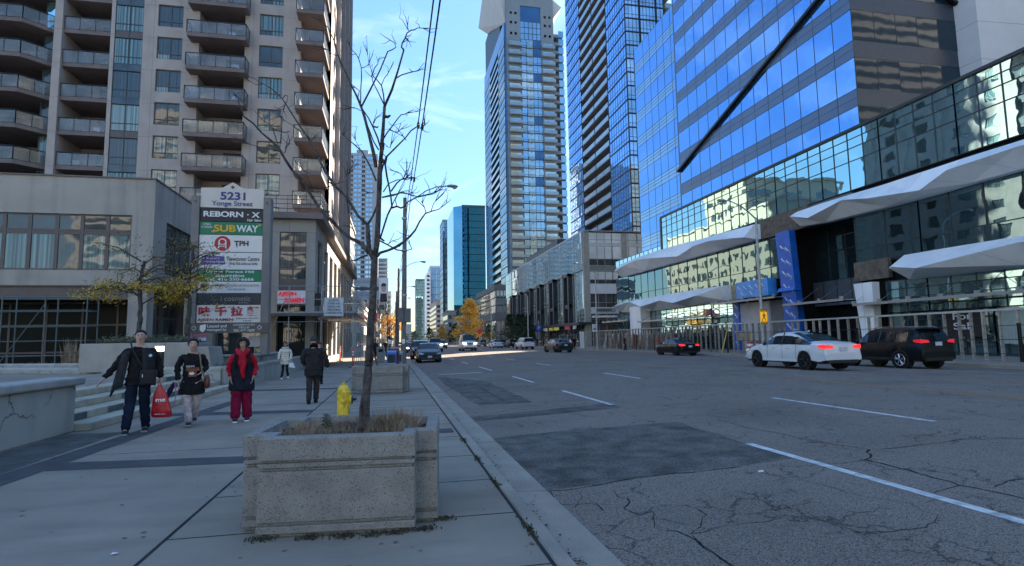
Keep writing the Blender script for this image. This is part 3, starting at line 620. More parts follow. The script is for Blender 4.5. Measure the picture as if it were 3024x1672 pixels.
for a, b, c, d in hs_:
    mb = MB(); glaze(mb, 'X', -4.95, a, b, c, d, 2, 1, bar=.09, off=-.25, zs=[.4, 3.6, 4.4, 5.6, 7.7, 8.5]); fb(mb, 'X', -4.95, a, b, 3.4, 4.4, -.2, -.3, 1); mb.build('window', [g_win, brown], B)
mb = MB(); mb.box(-11, -5.6, 40.2, 40.3, 0, 3.9); mb.build('shop_window', g_win, B)
k = MB()
for i in range(16): u = -7.2+i*.105; k.cyl((u, 39.3, .05), (u, 39.3, 3.6), .012, n=5)
k.build('entrance_grille', blackm, B)
k = MB(); pts = [(-11.6, 38.6), (-4.55, 38.6), (-4.55, 75.8)]
for (a, b), (c, d) in zip(pts[:-1], pts[1:]):
    n = int(math.hypot(c-a, d-b)/.7)
    for i in range(n+1): u, v = a+(c-a)*i/n, b+(d-b)*i/n; k.cyl((u, v, 9.95), (u, v, 11.05), .02, n=5)
    for z in (10.2, 10.5, 10.8, 11.05): k.tube([(a, b, z), (c, d, z)], .022, 5)
k.build('terrace_railing', gdark, B)
s = thing('shop_sign', 'white sign board with red AJISEN RAMEN letters on the corner of the retail base', 'sign', (-6.35, 38.9, 4.4))
mb = MB(); mb.box(-7.2, -5.5, 38.82, 39, 4.02, 4.86); mb.build('board', white, s); mr = mat('red_letters', (.6, .01, .03), .4, emit=(1, .02, .06), es=.06)
text(s, 'AJISEN', -6.6, 4.63, 1.1, .3, 38.78, mr, bold=.02, depth=.05); text(s, 'RAMEN', -6.15, 4.25, 1.15, .3, 38.78, mr, bold=.02, depth=.05)

P_ = thing('podium_building', 'low tan stucco podium with a strip of blinded windows at the left picture edge', 'building', (-20, 33, .5))
X0, X1 = -34, -11.6
mb = MB(); wall(mb, 'y', 31, X0, X1, 4.4, 9.73, [(-34, -12.59, 5.15, 7.9)], .4); mb.box(-12.59, -11.75, 31, 31.8, .5, 4.4)
wall(mb, 'X', -11.6, 31.4, 39, 4.4, 9.73, [(32.6, 37.6, 5.15, 7.9)], .4); mb.box(-34, -12, 31.4, 39, 9.5, 9.6); mb.box(-12.2, -11.6, 38.4, 39, .5, 4.4); mb.build('wall', pod, P_)
mb = MB(); mb.box(X0, -12.6, 31.05, 31.6, 3.73, 4.39); mb.box(X0, X1+.02, 30.94, 31.0, 4.36, 4.42); mb.build('fascia', brown, P_)
mb = MB(); mb.box(X0, X1+.05, 30.93, 31.45, 9.73, 9.8); mb.box(-12, X1+.05, 31.45, 39, 9.73, 9.8); mb.build('parapet_cap', cond2, P_)
edges = [-34, -31.2, -28.4, -25.6, -23.2, -20.6, -19.2, -18.04, -16.99, -15.85, -14.78, -13.67, -12.59]
for i, (a, b) in enumerate(zip(edges[:-1], edges[1:])):
    mb = MB(); glaze(mb, 'y', 31.12, a+.04, b-.04, 5.2, 7.87, 1, 1, bar=.08, zs=[5.2, 6.95, 7.12, 7.87]); fq(mb, 'y', 31.12, a, b, 7.12, 7.87, .002, 2, .003); fq(mb, 'y', 31.12, a, b, 6.95, 7.12, .02, 3)
    mb.build('window', [c_teal if i % 4 != 1 else c_dark, brown, g_win, brown], P_)
mb = MB(); glaze(mb, 'X', -11.6, 32.6, 37.6, 5.15, 7.9, 4, 1, bar=.09, off=-.15, zs=[5.15, 7, 7.15, 7.9]); mb.build('window', [c_dark, brown], P_)
mb = MB(); glaze(mb, 'y', 34, X0, -12.6, .5, 3.75, 13, 1, bar=.1, zs=[.5, 1.2, 2.6, 3.75]); mb.build('shop_front', [mat('unlit_glass', (.01, .014, .015), .25, 0, ior=1.3, spec=.2), brown], P_)
mb = MB(); glaze(mb, 'X', -12.9, 34.2, 38.4, .5, 4.4, 3, 1, bar=.1, zs=[.5, 1.2, 3, 4.4]); mb.build('shop_front', [g_win, brown], P_)
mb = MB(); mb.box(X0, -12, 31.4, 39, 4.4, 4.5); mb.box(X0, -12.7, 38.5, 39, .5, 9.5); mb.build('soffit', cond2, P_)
em = mat('lamp_glow', (.9, .85, .6), .4, emit=(1, .8, .45), es=3)
for i, (x, y, z, w) in enumerate(((-9.75, 36.5, 3.75, .22), (-8.35, 38, 3.1, .3), (-9.2, 37.6, 3.35, .3), (-13.3, 33.2, 2.9, .12))):
    t = thing('wall_light', 'small warm lit %s between podium and retail base' % ['square lamp', 'strip lamp, lowest', 'strip lamp beside the square one', 'dot lamp deep in the arcade'][i], 'light', (x, y, z)); mb = MB(); mb.box(x-w/2, x+w/2, y, y+.05, z, z+(.25 if i == 0 else .08)); mb.build('lamp_body', em, t)
# link wall between the podium and the base with its lower entrance
L_ = thing('entrance_link_building', 'dim glazed entrance wing between the podium and the retail base', 'building', (-11, 44, .5))
mb = MB(); wall(mb, 'y', 44, -12.6, -7, .5, 9.6, [(-12, -9.4, .6, 4), (-11.5, -9, 5, 8.7)], .4); mb.build('wall', podj, L_)
mb = MB(); glaze(mb, 'y', 44.2, -12, -9.4, .6, 4, 3, 2, bar=.08); mb.build('shop_front', [g_win, brown], L_); mb = MB(); glaze(mb, 'y', 44.2, -11.5, -9, 5, 8.7, 2, 2, bar=.08); mb.build('window', [c_dark, brown], L_)

# ---------------------------------------------------------------- tenant pylon sign
S = thing('tenant_pylon_sign', 'tall grey pylon sign headed 5231 Yonge Street with eight tenant panels', 'sign', (-6.6, 25.7, 1)); ys = 25.5
post = mat('sign_grey', (.2, .19, .185), .6, var=.08, sc=2, stretch=(2, 2, .4), dark=.85); band_m = mat('sign_band', (.1, .092, .09), .6)
for a, b in ((-8.14, -7.84), (-5.36, -5.06)):
    mb = MB(); mb.box(a, b, 25.42, 25.95, 1.0, 7.66); mb.build('post', post, S, bevel=.01)
mb = MB(); mb.box(-7.84, -5.36, 25.6, 25.85, 2.3, 7.2); mb.build('cabinet', post, S)
mb = MB(); mb.box(-8.2, -5.0, 25.3, 25.415, 1.93, 2.34); mb.build('name_band', band_m, S)
tan = mat('sign_cream', (.66, .6, .54), .5, var=.04)
mb = MB(); yy = 25.48; pr = [(-7.83, 7.17), (-5.37, 7.17), (-5.37, 8.0), (-6.2, 8.03), (-6.6, 8.27), (-7.0, 8.03), (-7.83, 8.0)]
mb.hexa([(x, yy, z) for x, z in pr], [(x, yy+.2, z) for x, z in pr]); hd = mb.build('header_panel', tan, S)
mb = MB(); mb.hexa([(-6.6+a*.09, yy-.01, 8.06+b*.08) for a, b in ((0, 1), (1, 0), (0, -1), (-1, 0))], [(-6.6+a*.09, yy+.02, 8.06+b*.08) for a, b in ((0, 1), (1, 0), (0, -1), (-1, 0))]); mb.build('diamond', brown, hd)
for x in (-7.99, -5.21):
    mb = MB(); mb.hexa([(x+a*.07, 25.41, 7.4+b*.07) for a, b in ((0, 1), (1, 0), (0, -1), (-1, 0))], [(x+a*.07, 25.43, 7.4+b*.07) for a, b in ((0, 1), (1, 0), (0, -1), (-1, 0))]); mb.build('diamond', brown, S)
text(hd, '5231', -6.58, 7.68, .98, .34, yy-.01, ink_n, bold=.03); text(hd, 'Yonge Street', -6.6, 7.33, 1.6, .26, yy-.01, ink_n, bold=.015)
def panel(z0, z1, mt):
    mb = MB(); mb.box(-7.82, -5.38, yy+.02, yy+.12, z0+.015, z1-.015); o = mb.build('tenant_panel', mt, S); return o
pw = mat('sign_white', (.72, .71, .7), .4, var=.03); Y_ = yy+.01
o = panel(6.58, 7.15, ink_b); text(o, 'REBORN · X', -6.6, 6.9, 2.2, .24, Y_, ink_w, bold=.03); text(o, 'Hair Salon', -5.72, 6.67, .55, .12, Y_, ink_w, bold=.01)
o = panel(6.03, 6.58, ink_green); text(o, 'SUB', -6.86, 6.3, .86, .3, Y_, ink_gold, bold=.03); text(o, 'WAY', -5.98, 6.3, .86, .3, Y_, ink_w, bold=.03); text(o, 'OPEN', -7.56, 6.46, .3, .09, Y_, ink_w); text(o, '24 HOURS', -7.56, 6.34, .44, .09, Y_, ink_w)
mb = MB(); mb.hexa([(-5.54, Y_, 6.4), (-5.54, Y_, 6.52), (-5.42, Y_, 6.46)], [(-5.54, Y_+.01, 6.4), (-5.54, Y_+.01, 6.52), (-5.42, Y_+.01, 6.46)]); mb.hexa([(-7.28, Y_, 6.1), (-7.28, Y_, 6.22), (-7.38, Y_, 6.16)], [(-7.28, Y_+.01, 6.1), (-7.28, Y_+.01, 6.22), (-7.38, Y_+.01, 6.16)]); mb.build('arrow_mark', ink_gold, o)
o = panel(5.29, 6.03, pw); mb = MB(); mb.hexa([(-6.93+.31*math.cos(t), Y_, 5.66+.31*math.sin(t)) for t in [i*math.pi/14 for i in range(28)]], [(-6.93+.31*math.cos(t), Y_+.015, 5.66+.31*math.sin(t)) for t in [i*math.pi/14 for i in range(28)]]); mb.build('round_emblem', ink_r, o)
mb = MB(); mb.tube([(-6.93+.13*math.cos(t), Y_-.01, 5.72+.12*math.sin(t)) for t in [i*math.pi/10 for i in range(21)]], .03, 5); mb.tube([(-7.06, Y_-.01, 5.74), (-7.07, Y_-.01, 5.45)], .03, 5); mb.tube([(-6.8, Y_-.01, 5.74), (-6.79, Y_-.01, 5.45)], .03, 5); mb.tube([(-7.07, Y_-.01, 5.53), (-6.79, Y_-.01, 5.53)], .025, 5); mb.build('emblem_lines', ink_w, o)
text(o, 'TPH', -6.2, 5.67, .56, .22, Y_, ink_b, bold=.03)
o = panel(4.55, 5.29, pw); mb = MB(); mb.hexa([(-7.76, Y_, 4.75), (-6.8, Y_, 4.78), (-6.86, Y_, 5.12), (-7.7, Y_, 5.14)], [(-7.76, Y_+.01, 4.75), (-6.8, Y_+.01, 4.78), (-6.86, Y_+.01, 5.12), (-7.7, Y_+.01, 5.14)]); mb.build('purple_flag', ink_pur, o)
text(o, "St. Stephen's", -7.36, 5.02, .68, .11, Y_-.01, ink_w); text(o, 'Community House', -7.28, 4.88, .88, .11, Y_-.01, ink_w); text(o, 'Newcomer Centre', -6.1, 5.02, 1.25, .19, Y_, ink_b); text(o, '(416) 925-2103 ext 2242', -6.1, 4.8, 1.1, .13, Y_, ink_b)
o = panel(4.07, 4.55, ink_green); text(o, 'Upper Forest Hill', -6.6, 4.46, 1.85, .13, Y_, ink_w, bold=.02); text(o, 'Education', -6.6, 4.31, 1.1, .13, Y_, ink_w, bold=.02); text(o, 'Tel: 416-250-6666', -6.6, 4.16, 1.85, .13, Y_, ink_w, bold=.02)
o = panel(3.57, 4.07, pw); text(o, 'CANADA COLLEGE OF EDUCATION', -6.37, 3.9, 1.8, .09, Y_, ink_g, bold=.01); text(o, '416-926-0540', -6.35, 3.74, .72, .08, Y_, ink_g)
mb = MB(); mb.tube([(-7.6+.13*math.cos(t), Y_, 3.82+.14*math.sin(t)) for t in [i*math.pi/10 for i in range(21)]], .015, 5); mb.hexa([(-7.7, Y_, 3.88), (-7.6, Y_, 3.93), (-7.5, Y_, 3.88), (-7.6, Y_, 3.72)], [(-7.7, Y_+.01, 3.88), (-7.6, Y_+.01, 3.93), (-7.5, Y_+.01, 3.88), (-7.6, Y_+.01, 3.72)]); mb.build('crest', ink_b, o)
o = panel(3.1, 3.57, mat('sign_charcoal', (.035, .038, .042), .5)); text(o, 'i cosmetic', -6.35, 3.35, 1.15, .2, Y_, ink_g); text(o, '髮學美研', -6.05, 3.18, .4, .08, Y_, ink_g)
mb = MB(); mb.tube([(-7.3, Y_, 3.48), (-7.2, Y_, 3.36), (-7.1, Y_, 3.48)], .01, 4); mb.tube([(-7.3, Y_, 3.32), (-7.08, Y_, 3.32), (-7.2, Y_, 3.2), (-7.15, Y_, 3.14)], .01, 4); mb.build('emblem_lines', ink_g, o)
o = panel(2.35, 3.1, pw)
for i, ch in enumerate('味千拉麵'): text(o, ch, -7.52+.61*i, 2.83, .46, .4, Y_, ink_r, bold=.035, depth=.01)
text(o, 'AJISEN RAMEN', -7.1, 2.47, 1.35, .15, Y_, tx('maroon', (.25, .01, .03)), bold=.02); text(o, 'Japanese Noodle', -5.88, 2.53, .85, .07, Y_, ink_b); text(o, 'House', -5.88, 2.44, .3, .06, Y_, ink_b)
bnd = [q for q in S.children if q.name.startswith('name_band')][0]
text(bnd, 'Leased and', -6.98, 2.22, .72, .12, 25.29, ink_w, bold=.01); text(bnd, 'managed by', -6.98, 2.06, .74, .12, 25.29, ink_w, bold=.01); text(bnd, 'CONSERVATORY', -5.95, 2.26, .85, .08, 25.29, ink_w); text(bnd, 'GROUP', -5.95, 2.15, .4, .08, 25.29, ink_w); text(bnd, '905-477-7609', -5.95, 2.03, .8, .1, 25.29, ink_w)
mb = MB()
for x in (-7.84, -5.36): mb.tube([(x+.08*math.cos(t), 25.29, 2.14+.09*math.sin(t)) for t in (0, 1.57, 3.14, 4.71, 6.28)], .014, 4)
mb.hexa([(-7.62, 25.29, 2.05), (-7.5, 25.29, 1.97), (-7.4, 25.29, 2.1), (-7.4, 25.29, 2.3), (-7.62, 25.29, 2.25)], [(-7.62, 25.3, 2.05), (-7.5, 25.3, 1.97), (-7.4, 25.3, 2.1), (-7.4, 25.3, 2.3), (-7.62, 25.3, 2.25)]); mb.build('emblem', ink_w, bnd)
t = thing('for_lease_sign', 'blue and white FOR LEASE board between the legs of the tenant sign', 'sign', (-7.4, 24.9, 1)); mb = MB(); mb.box(-7.85, -7.2, 24.85, 24.9, .95, 1.9); mb.build('board', mat('lease_blue', (.16, .22, .36), .5), t)
mb = MB(); mb.box(-7.85, -7.2, 24.84, 24.85, 1.78, 1.9); mb.build('top_strip', mat('lease_red', (.3, .1, .14), .5), t)
text(t, 'FOR LEASE', -7.52, 1.66, .58, .16, 24.84, ink_w, bold=.02); text(t, '416-789-7652', -7.52, 1.44, .58, .13, 24.84, ink_w, bold=.02); text(t, 'RETAIL, REAL ESTATE', -7.52, 1.24, .56, .09, 24.84, ink_w)
t = thing('notice_board', 'blank white board behind the right leg of the tenant sign', 'sign', (-5.7, 26.6, 1)); mb = MB(); mb.box(-6.05, -5.42, 26.6, 26.64, 1.35, 1.8); mb.build('board', pw, t)
mb = MB(); mb.cyl((-5.7, 26.66, 1), (-5.7, 26.66, 1.5), .02); mb.build('stake', gal, t)

# ---------------------------------------------------------------- scaffolds
def scaf(lab, x0, x1, y0, y1, z0, lifts, nx, ny, gal=gal):
    t = thing('scaffold', lab, 'scaffold', (x0, y0, z0)); xs_ = [x0+(x1-x0)*i/nx for i in range(nx+1)]; ys_ = [y0+(y1-y0)*i/ny for i in range(ny+1)]
    for x in xs_:
        for y in ys_:
            if x in (xs_[0], xs_[-1]) or y in (ys_[0], ys_[-1]): mb = MB(); mb.cyl((x, y, z0), (x, y, lifts[-1]), .028, n=6); mb.build('upright', gal, t)
    for z in lifts:
        mb = MB()
        for y in (y0, y1): mb.cyl((x0, y, z), (x1, y, z), .024, n=5)
        for x in (x0, x1): mb.cyl((x, y0, z), (x, y1, z), .024, n=5)
        mb.build('ledger', gal, t)
    mb = MB()
    for i in range(nx):
        if i % 2 == 0: mb.cyl((xs_[i], y0, z0+.2), (xs_[i+1], y0, lifts[-1]-.3), .02, n=5)
    mb.build('brace', gal, t); return t
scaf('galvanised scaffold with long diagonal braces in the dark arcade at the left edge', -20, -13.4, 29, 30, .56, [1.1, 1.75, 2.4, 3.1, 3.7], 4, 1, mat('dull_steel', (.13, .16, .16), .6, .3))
t = scaf('tube scaffold carrying a white deck over the pavement beside the retail base', -7.9, -2.35, 36.2, 52, 0, [2.75, 3.25, 4.1, 4.9], 3, 7)
mb = MB(); mb.box(-7.9, -2.2, 36.1, 52.2, 3.27, 3.36); mb.build('deck', coping, t); mb = MB(); mb.box(-8, -2.3, 36.06, 36.1, 3.1, 3.27); mb.build('toe_board', band_m, t)
mb = MB()
for i in range(8):
    x = -4.5+i*.28; mb.cyl((x, 36.15, 2.78 if i % 2 else 3.22), (x+.28, 36.15, 3.22 if i % 2 else 2.78), .02, n=5)
mb.build('lattice_beam', gal, t)
t = thing('construction_notice', 'white board reading ALL RETAIL STORES AND OFFICES ARE OPEN DURING CONSTRUCTION on the scaffold', 'sign', (-3.45, 36, 3.6)); mb = MB(); mb.box(-4.03, -2.87, 35.95, 36.0, 3.05, 4.2); mb.build('board', mat('notice_white', (.62, .64, .68), .5), t, bevel=.03)
mb = MB(); q = [(-4.0, 3.08), (-2.9, 3.08), (-2.9, 4.17), (-4.0, 4.17), (-4.0, 3.08)]; mb.tube([(x, 35.945, z) for x, z in q], .012, 4); mb.build('border', ink_g, t)
for i, s_ in enumerate(('ALL RETAIL', 'STORES AND', 'OFFICES ARE', 'OPEN DURING', 'CONSTRUCTION')): text(t, s_, -3.45, 4.02-.19*i, (.62, .72, .74, .8, .94)[i], .12, 35.94, ink_b, bold=.012)
mb = MB(); mb.box(-3.2, -3.0, 37, 37.02, 3.12, 3.16); mb.build('maker_mark', ink_g, t)
t = thing('loudspeaker_fixture', 'black box fixture hanging at the corner of the retail base', 'fixture', (-4.7, 39, 4.3)); mb = MB(); mb.box(-4.93, -4.55, 38.9, 39.3, 3.9, 4.7); mb.build('housing', blackm, t, bevel=.04)
def pylon(x, y, lab, h=1.15, base=True, col='orange'):
    om = mat('safety_orange', (.75, .09, .03), .5); t = thing('delineator_post', lab, 'post', (x, y, 0)); mb = MB(); mb.lathe([(.07, .05), (.05, .3), (.045, h), (.02, h+.03)], (x, y, 0), 12); mb.build('tube', om, t, smooth=True)
    mb = MB(); mb.lathe([(.052, h*.62), (.051, h*.7)], (x, y, 0), 12); mb.lathe([(.05, h*.76), (.05, h*.84)], (x, y, 0), 12); mb.build('reflective_band', ink_w, t); mb = MB(); mb.box(x-.22, x+.22, y-.18, y+.18, 0, .05); mb.build('base', blackm, t, bevel=.01)
pylon(-2.24, 35, 'orange delineator post on a black foot beside the scaffold'); pylon(-4.0, 47.2, 'orange and white post in the sunlit gap under the scaffold', 1.2)
pylon(.2, 60, 'small orange post far along the kerb', .9)
# ---------------------------------------------------------------- big glass office building: podium
O = thing('office_podium_building', 'long glass podium with white folded canopies under reconstruction on the right of the street', 'building', (40, 45, 0))
PX = 34
def ribbon(name, z0, z1, ya, yb, zs, step, mg, mm, tilt=.004, x=PX, bar=.06):
    """one storey of panes, built in lengths so that each is a part of its own"""
    y = ya
    while y < yb-.5:
        e = min(y+step*4, yb); mb = MB(); n = max(1, round((e-y)/step)); us = [y+(e-y)*i/n for i in range(n+1)]
        glaze(mb, 'x', x, y, e, z0, z1, n, 1, zs=zs, us=us, tilt=tilt, bar=bar); mb.build(name, [mg, mm], O); y = e
ribbon('upper_glazing', 12.3, 16.8, 5, 67.2, [12.3, 14.5, 15.5, 16.2, 16.8], 1.42, g_teal, gdark, .0035)
ribbon('terrace_glazing', 12.3, 13.3, 67.2, 83, [12.3, 13.3], 1.4, g_teal, gdark, .004)
ribbon('middle_glazing', 6.6, 10.6, 43.9, 82.9, [6.6, 7.7, 10.6], 2.15, g_dteal, gdark, .0045)
ribbon('middle_glazing', 6.6, 10.6, 5, 36.15, [6.6, 7.7, 10.6], 2.15, g_dteal, gdark, .0045)
ribbon('transom_glazing', 2.9, 5.1, 50.4, 82.9, [2.9, 3.9, 4.5, 5.1], 1.5, g_teal, gdark, .004)
ribbon('transom_glazing', 2.9, 5.1, 5, 33.8, [2.9, 3.9, 4.5, 5.1], 1.6, g_teal, gdark, .004)
ribbon('shop_glazing', .1, 2.9, 50.4, 82.9, [.1, 1.6, 2.9], 1.7, g_dteal, gdark, .0045)
ribbon('shop_glazing', .1, 2.9, 5, 33.8, [.1, .9, 2.9], 1.8, g_dteal, gdark, .0045)
mb = MB(); mb.box(34.3, 60, 5, 67.2, 12, 16.7); mb.box(34.3, 46, 67.2, 83, 10, 12.3); mb.box(34.3, 60, 43.5, 83, .1, 12); mb.box(34.3, 60, 5, 36.3, .1, 12); mb.box(37, 60, 36, 44, .1, 12.2); mb.build('core_mass', dark, O)
mb = MB(); mb.box(33.85, 60, 5, 67.3, 16.8, 17.0); mb.build('roof_edge', gdark, O)
mb = MB(); mb.box(33.9, 34.3, 67.2, 67.5, 12.3, 16.8); mb.build('corner_post', gdark, O)
mb = MB(); glaze(mb, 'x', 36.6, 36.2, 43.8, 6, 11, 4, 2, bar=.08); mb.build('recess_glazing', [g_dteal, gdark], O)
mb = MB(); glaze(mb, 'x', 36.2, 36.2, 43.8, 3.9, 6, 5, 1, bar=.03, zs=[3.9, 6]); mb.build('recess_panel', [mat('slate_panel', (.1, .11, .125), .6), gdark], O)
mb = MB(); mb.box(34.2, 37, 36.2, 36.35, .1, 11); mb.box(34.2, 37, 43.7, 43.9, .1, 11); mb.box(34, 37, 36.2, 43.9, 10.9, 12.2); mb.build('recess_wall', mat('slate_panel', (.1, .11, .125)), O)
insul = mat('sheathing_board', (.16, .13, .1), .85, var=.35, sc=2.5, bump=.004, bsc=20)
mb = MB(); mb.box(33.6, 34.02, 40.6, 47, 10.4, 12.2); mb.build('bare_sheathing', insul, O)
mb = MB(); mb.box(33.7, 34.02, 33.2, 36.2, 5.35, 6.75); mb.build('bare_sheathing', insul, O)
mb = MB(); mb.box(33.55, 34.02, 48.5, 52.3, 5.05, 6.6); mb.build('bare_sheathing', mat('sheathing_tan', (.4, .33, .22), .8, var=.2, sc=3), O)
def canopy(lab, st, xo=32.5, xb=33.9, seed=1):
    """folded white canopy: stations (y, top z, crease z, crease x, bottom z)"""
    mb = MB(); rows = []
    for y, zt, zc, xc, zb in st: rows.append([(xb, y, zt+.05), (xo+.5, y, zt), (xc, y, zc), (xo+.75, y, zb), (xb, y, zb+.02)])
    o = len(mb.v)
    for r in rows: mb.v += r
    for i in range(len(rows)-1):
        for j in range(4):
            a, b, c, d = o+i*5+j, o+i*5+j+1, o+(i+1)*5+j+1, o+(i+1)*5+j
            mb.f += [(a, b, d), (b, c, d)] if (i+j) % 2 else [(a, b, c), (a, c, d)]; mb.m += [0, 0]
    mb.poly(rows[0][::-1]); mb.poly(rows[-1]); 
    q = mb.build('folded_canopy', whitec, O); q['label'] = lab
canopy('upper white canopy with a pointed far tip, ending at bare brown board', [(81, 11.3, 11.26, 33.2, 11.1), (79, 12.27, 11.25, 32.0, 10.5), (75, 12.4, 11.6, 31.8, 10.45), (71, 12.5, 11.9, 32.1, 10.45), (66.1, 12.45, 11.4, 31.7, 10.45), (60, 12.3, 10.75, 32.2, 10.42), (56, 12.1, 11.3, 32.0, 10.42), (52.3, 12.0, 11.2, 31.6, 10.42), (49, 11.9, 10.9, 32.2, 10.42), (46.7, 11.82, 10.55, 31.8, 10.42)])
canopy('upper white canopy nearest the camera', [(41, 11.7, 11.3, 32.3, 10.5), (38.2, 11.75, 10.55, 31.7, 10.25), (35, 11.72, 11.2, 32.0, 10.2), (32.5, 11.66, 10.7, 31.8, 10.15), (29, 11.68, 10.35, 32.2, 10.15), (26.6, 11.7, 10.9, 31.6, 10.2), (23, 11.67, 11.1, 32, 10.2), (18, 11.7, 10.6, 31.8, 10.2), (10, 11.7, 11, 32, 10.2)])
canopy('lower white canopy with a cut open end by the blue wrapped box', [(81, 6.1, 6.04, 33, 5.9), (79.5, 6.66, 6.1, 31.9, 5.28), (74, 6.72, 6.45, 32.1, 5.0), (69, 6.75, 5.5, 31.5, 4.95), (65, 6.72, 6.0, 32.2, 4.95), (60.5, 6.7, 5.4, 31.6, 5.0), (56, 6.68, 5.9, 32, 5.05), (51.9, 6.61, 6.5, 32.5, 5.05)])
canopy('lower white canopy nearest the camera', [(31.9, 5.95, 5.83, 32.4, 5.7), (31.2, 6.6, 5.8, 32.0, 5.0), (28.9, 6.6, 5.43, 31.3, 4.95), (23.5, 6.57, 6.1, 32.0, 4.94), (17, 6.6, 5.6, 31.6, 4.95), (10, 6.6, 6.1, 32, 4.95)])
bluew = mat('blue_membrane', (.012, .12, .52), .35, var=.2, sc=1.5, bump=.012, bsc=5); bm = mat('membrane_print', (.6, .7, .85), .5)
def prismy(x, yt0, yt1, zt, yb0, yb1, zb, d=.6): 
    mb = MB(); mb.hexa([(x, yb0, zb), (x, yb1, zb), (x+d, yb1, zb), (x+d, yb0, zb)], [(x, yt0, zt), (x, yt1, zt), (x+d, yt1, zt), (x+d, yt0, zt)]); return mb
t = thing('blue_wrapped_column', 'tall tapering column wrapped in bright blue membrane before the dark recess', 'column', (33, 42.5, .1)); q = prismy(32.9, 41.98, 43.75, 10.37, 41.3, 43.0, .1).build('membrane', bluew, t)
def marks(x, rows, par):
    mb = MB()
    for y, z in rows:
        for k in range(1): mb.poly([(x, y-.3, z-.22), (x, y-.18, z-.3), (x, y+.26, z+.16), (x, y+.15, z+.27)]); mb.poly([(x, y-.36, z-.22), (x, y-.2, z-.36), (x, y-.06, z-.16), (x, y-.24, z-.02)])
    mb.build('printed_mark', bm, par)
marks(32.895, [(41.75+.62*(i % 2)+.045*(j)+.3, .9+j*1.12+.25*(i % 2)) for j in range(8) for i in range(2)], q)
mb = MB(); mb.hexa([(32.6, 41.4, 5.2), (32.6, 43.6, 5.2), (33.3, 43.6, 5.2), (33.3, 41.4, 5.2)], [(32.75, 41.5, 5.45), (32.75, 43.5, 5.5), (33.3, 43.5, 5.6), (33.3, 41.5, 5.5)]); mb.build('collar', bluew, t)
t = thing('blue_wrapped_box', 'blue membrane box with white print hung above the pale unfinished wall', 'cladding box', (33, 47, 5)); mb = MB(); mb.box(32.7, 33.6, 44.9, 49.7, 5.05, 6.6); q = mb.build('membrane', mat('light_blue_membrane', (.05, .3, .75), .35, var=.2, sc=1.2, bump=.02, bsc=3), t); marks(32.695, [(45.6+.9*j, 6.0) for j in range(5)], q); marks(32.694, [(45.9+1.4*j, 5.4) for j in range(3)], q)
t = thing('blue_wrapped_post', 'narrow blue wrapped post left of the pale unfinished wall', 'column', (33, 50.2, .1)); mb = MB(); mb.box(32.9, 33.6, 49.8, 50.75, .1, 4.9); q = mb.build('membrane', bluew, t); marks(32.895, [(50.3, .8+j*.9) for j in range(5)], q)
t = thing('unfinished_wall', 'pale grey unfinished block wall between two blue wrapped columns', 'wall', (33.3, 47.5, .1)); mb = MB(); mb.box(33.1, 33.9, 45.5, 49.8, .1, 4.6); mb.build('wall_body', mat('pale_block', (.5, .48, .46), .85, var=.12, sc=1, bump=.004, bsc=30), t)
mb = MB(); mb.box(33.3, 33.9, 43.2, 45.5, .1, 4.6); mb.build('grey_panel', mat('grey_board', (.17, .17, .175), .8), t)
t = thing('white_clad_pillar', 'broad white pillar under the far lower canopy', 'pillar', (32.8, 73, .1)); mb = MB(); mb.box(32.5, 33.9, 71.3, 74.8, .1, 5.7); mb.build('cladding', whitec, t)
t = thing('white_tapered_pillar', 'white pillar narrowing downwards right of the dark garage recess', 'pillar', (33, 34.6, .1)); prismy(32.9, 33.85, 35.5, 5.1, 33.95, 34.95, .1).build('cladding', whitec, t)
for lab, y0, y1, z in (('thin steel and glass awning over the pavement under the blue wrapped box', 43, 53, 4.72), ('thin steel and glass awning in front of the dark garage recess', 35.5, 42, 3.95), ('thin steel and glass awning above the near shop windows', 8, 34.6, 3.5), ('thin pale awning under the far lower canopy', 54, 71, 3.55), ('thin pale awning beyond the broad white pillar', 75, 84, 3.9)):
    t = thing('glass_awning', lab, 'awning', (33, y0, z), 'thin awnings along the glass podium'); mb = MB(); mb.box(31.9, 33.95, y0, y1, z, z+.06); mb.build('panel', guard, t)
    mb = MB(); mb.box(31.85, 31.95, y0, y1, z-.06, z+.12); mb.build('edge_channel', gal, t)
    for k in range(int((y1-y0)/2.2)+1):
        mb = MB(); yy_ = y0+.3+k*2.2; mb.cyl((32, yy_, z+.1), (34, yy_+.1, z+1.3), .018, n=5); mb.box(31.95, 32.15, yy_-.1, yy_+.1, z+.1, z+.3); mb.build('tie_rod', gal, t)
t = thing('window_notice', 'white window poster with a phone number behind the near timber frame fence', 'sign', (33.9, 22.5, .9)); mb = MB(); mb.box(33.86, 33.92, 20.6, 26.2, .8, 2.75); mb.build('board', mat('poster_pale', (.42, .5, .48), .5), t); text(t, '416 494 0600', 23.6, 1.15, 3.0, .3, 33.84, ink_b, ax='x', bold=.02)
text(t, 'LEASING', 22.3, 2.3, .9, .1, 33.84, ink_g, ax='x'); text(t, 'OFFICE RETAIL', 22.3, 2.05, 1.1, .1, 33.84, ink_g, ax='x'); text(t, 'SPACE NOW', 22.3, 1.8, 1.0, .1, 33.84, ink_g, ax='x')
t = thing('for_sale_lettering', 'white serif For Sal lettering on the dark window behind the near fence', 'sign', (33.9, 28.5, 2)); mb = MB(); mb.box(33.88, 33.93, 27.3, 29.6, 1.2, 2.9); mb.build('board', ink_b, t); text(t, 'For', 28.4, 2.45, 1.2, .42, 33.86, ink_w, ax='x', bold=.01); text(t, 'Sal.', 28.4, 1.85, 1.2, .42, 33.86, ink_w, ax='x', bold=.01)

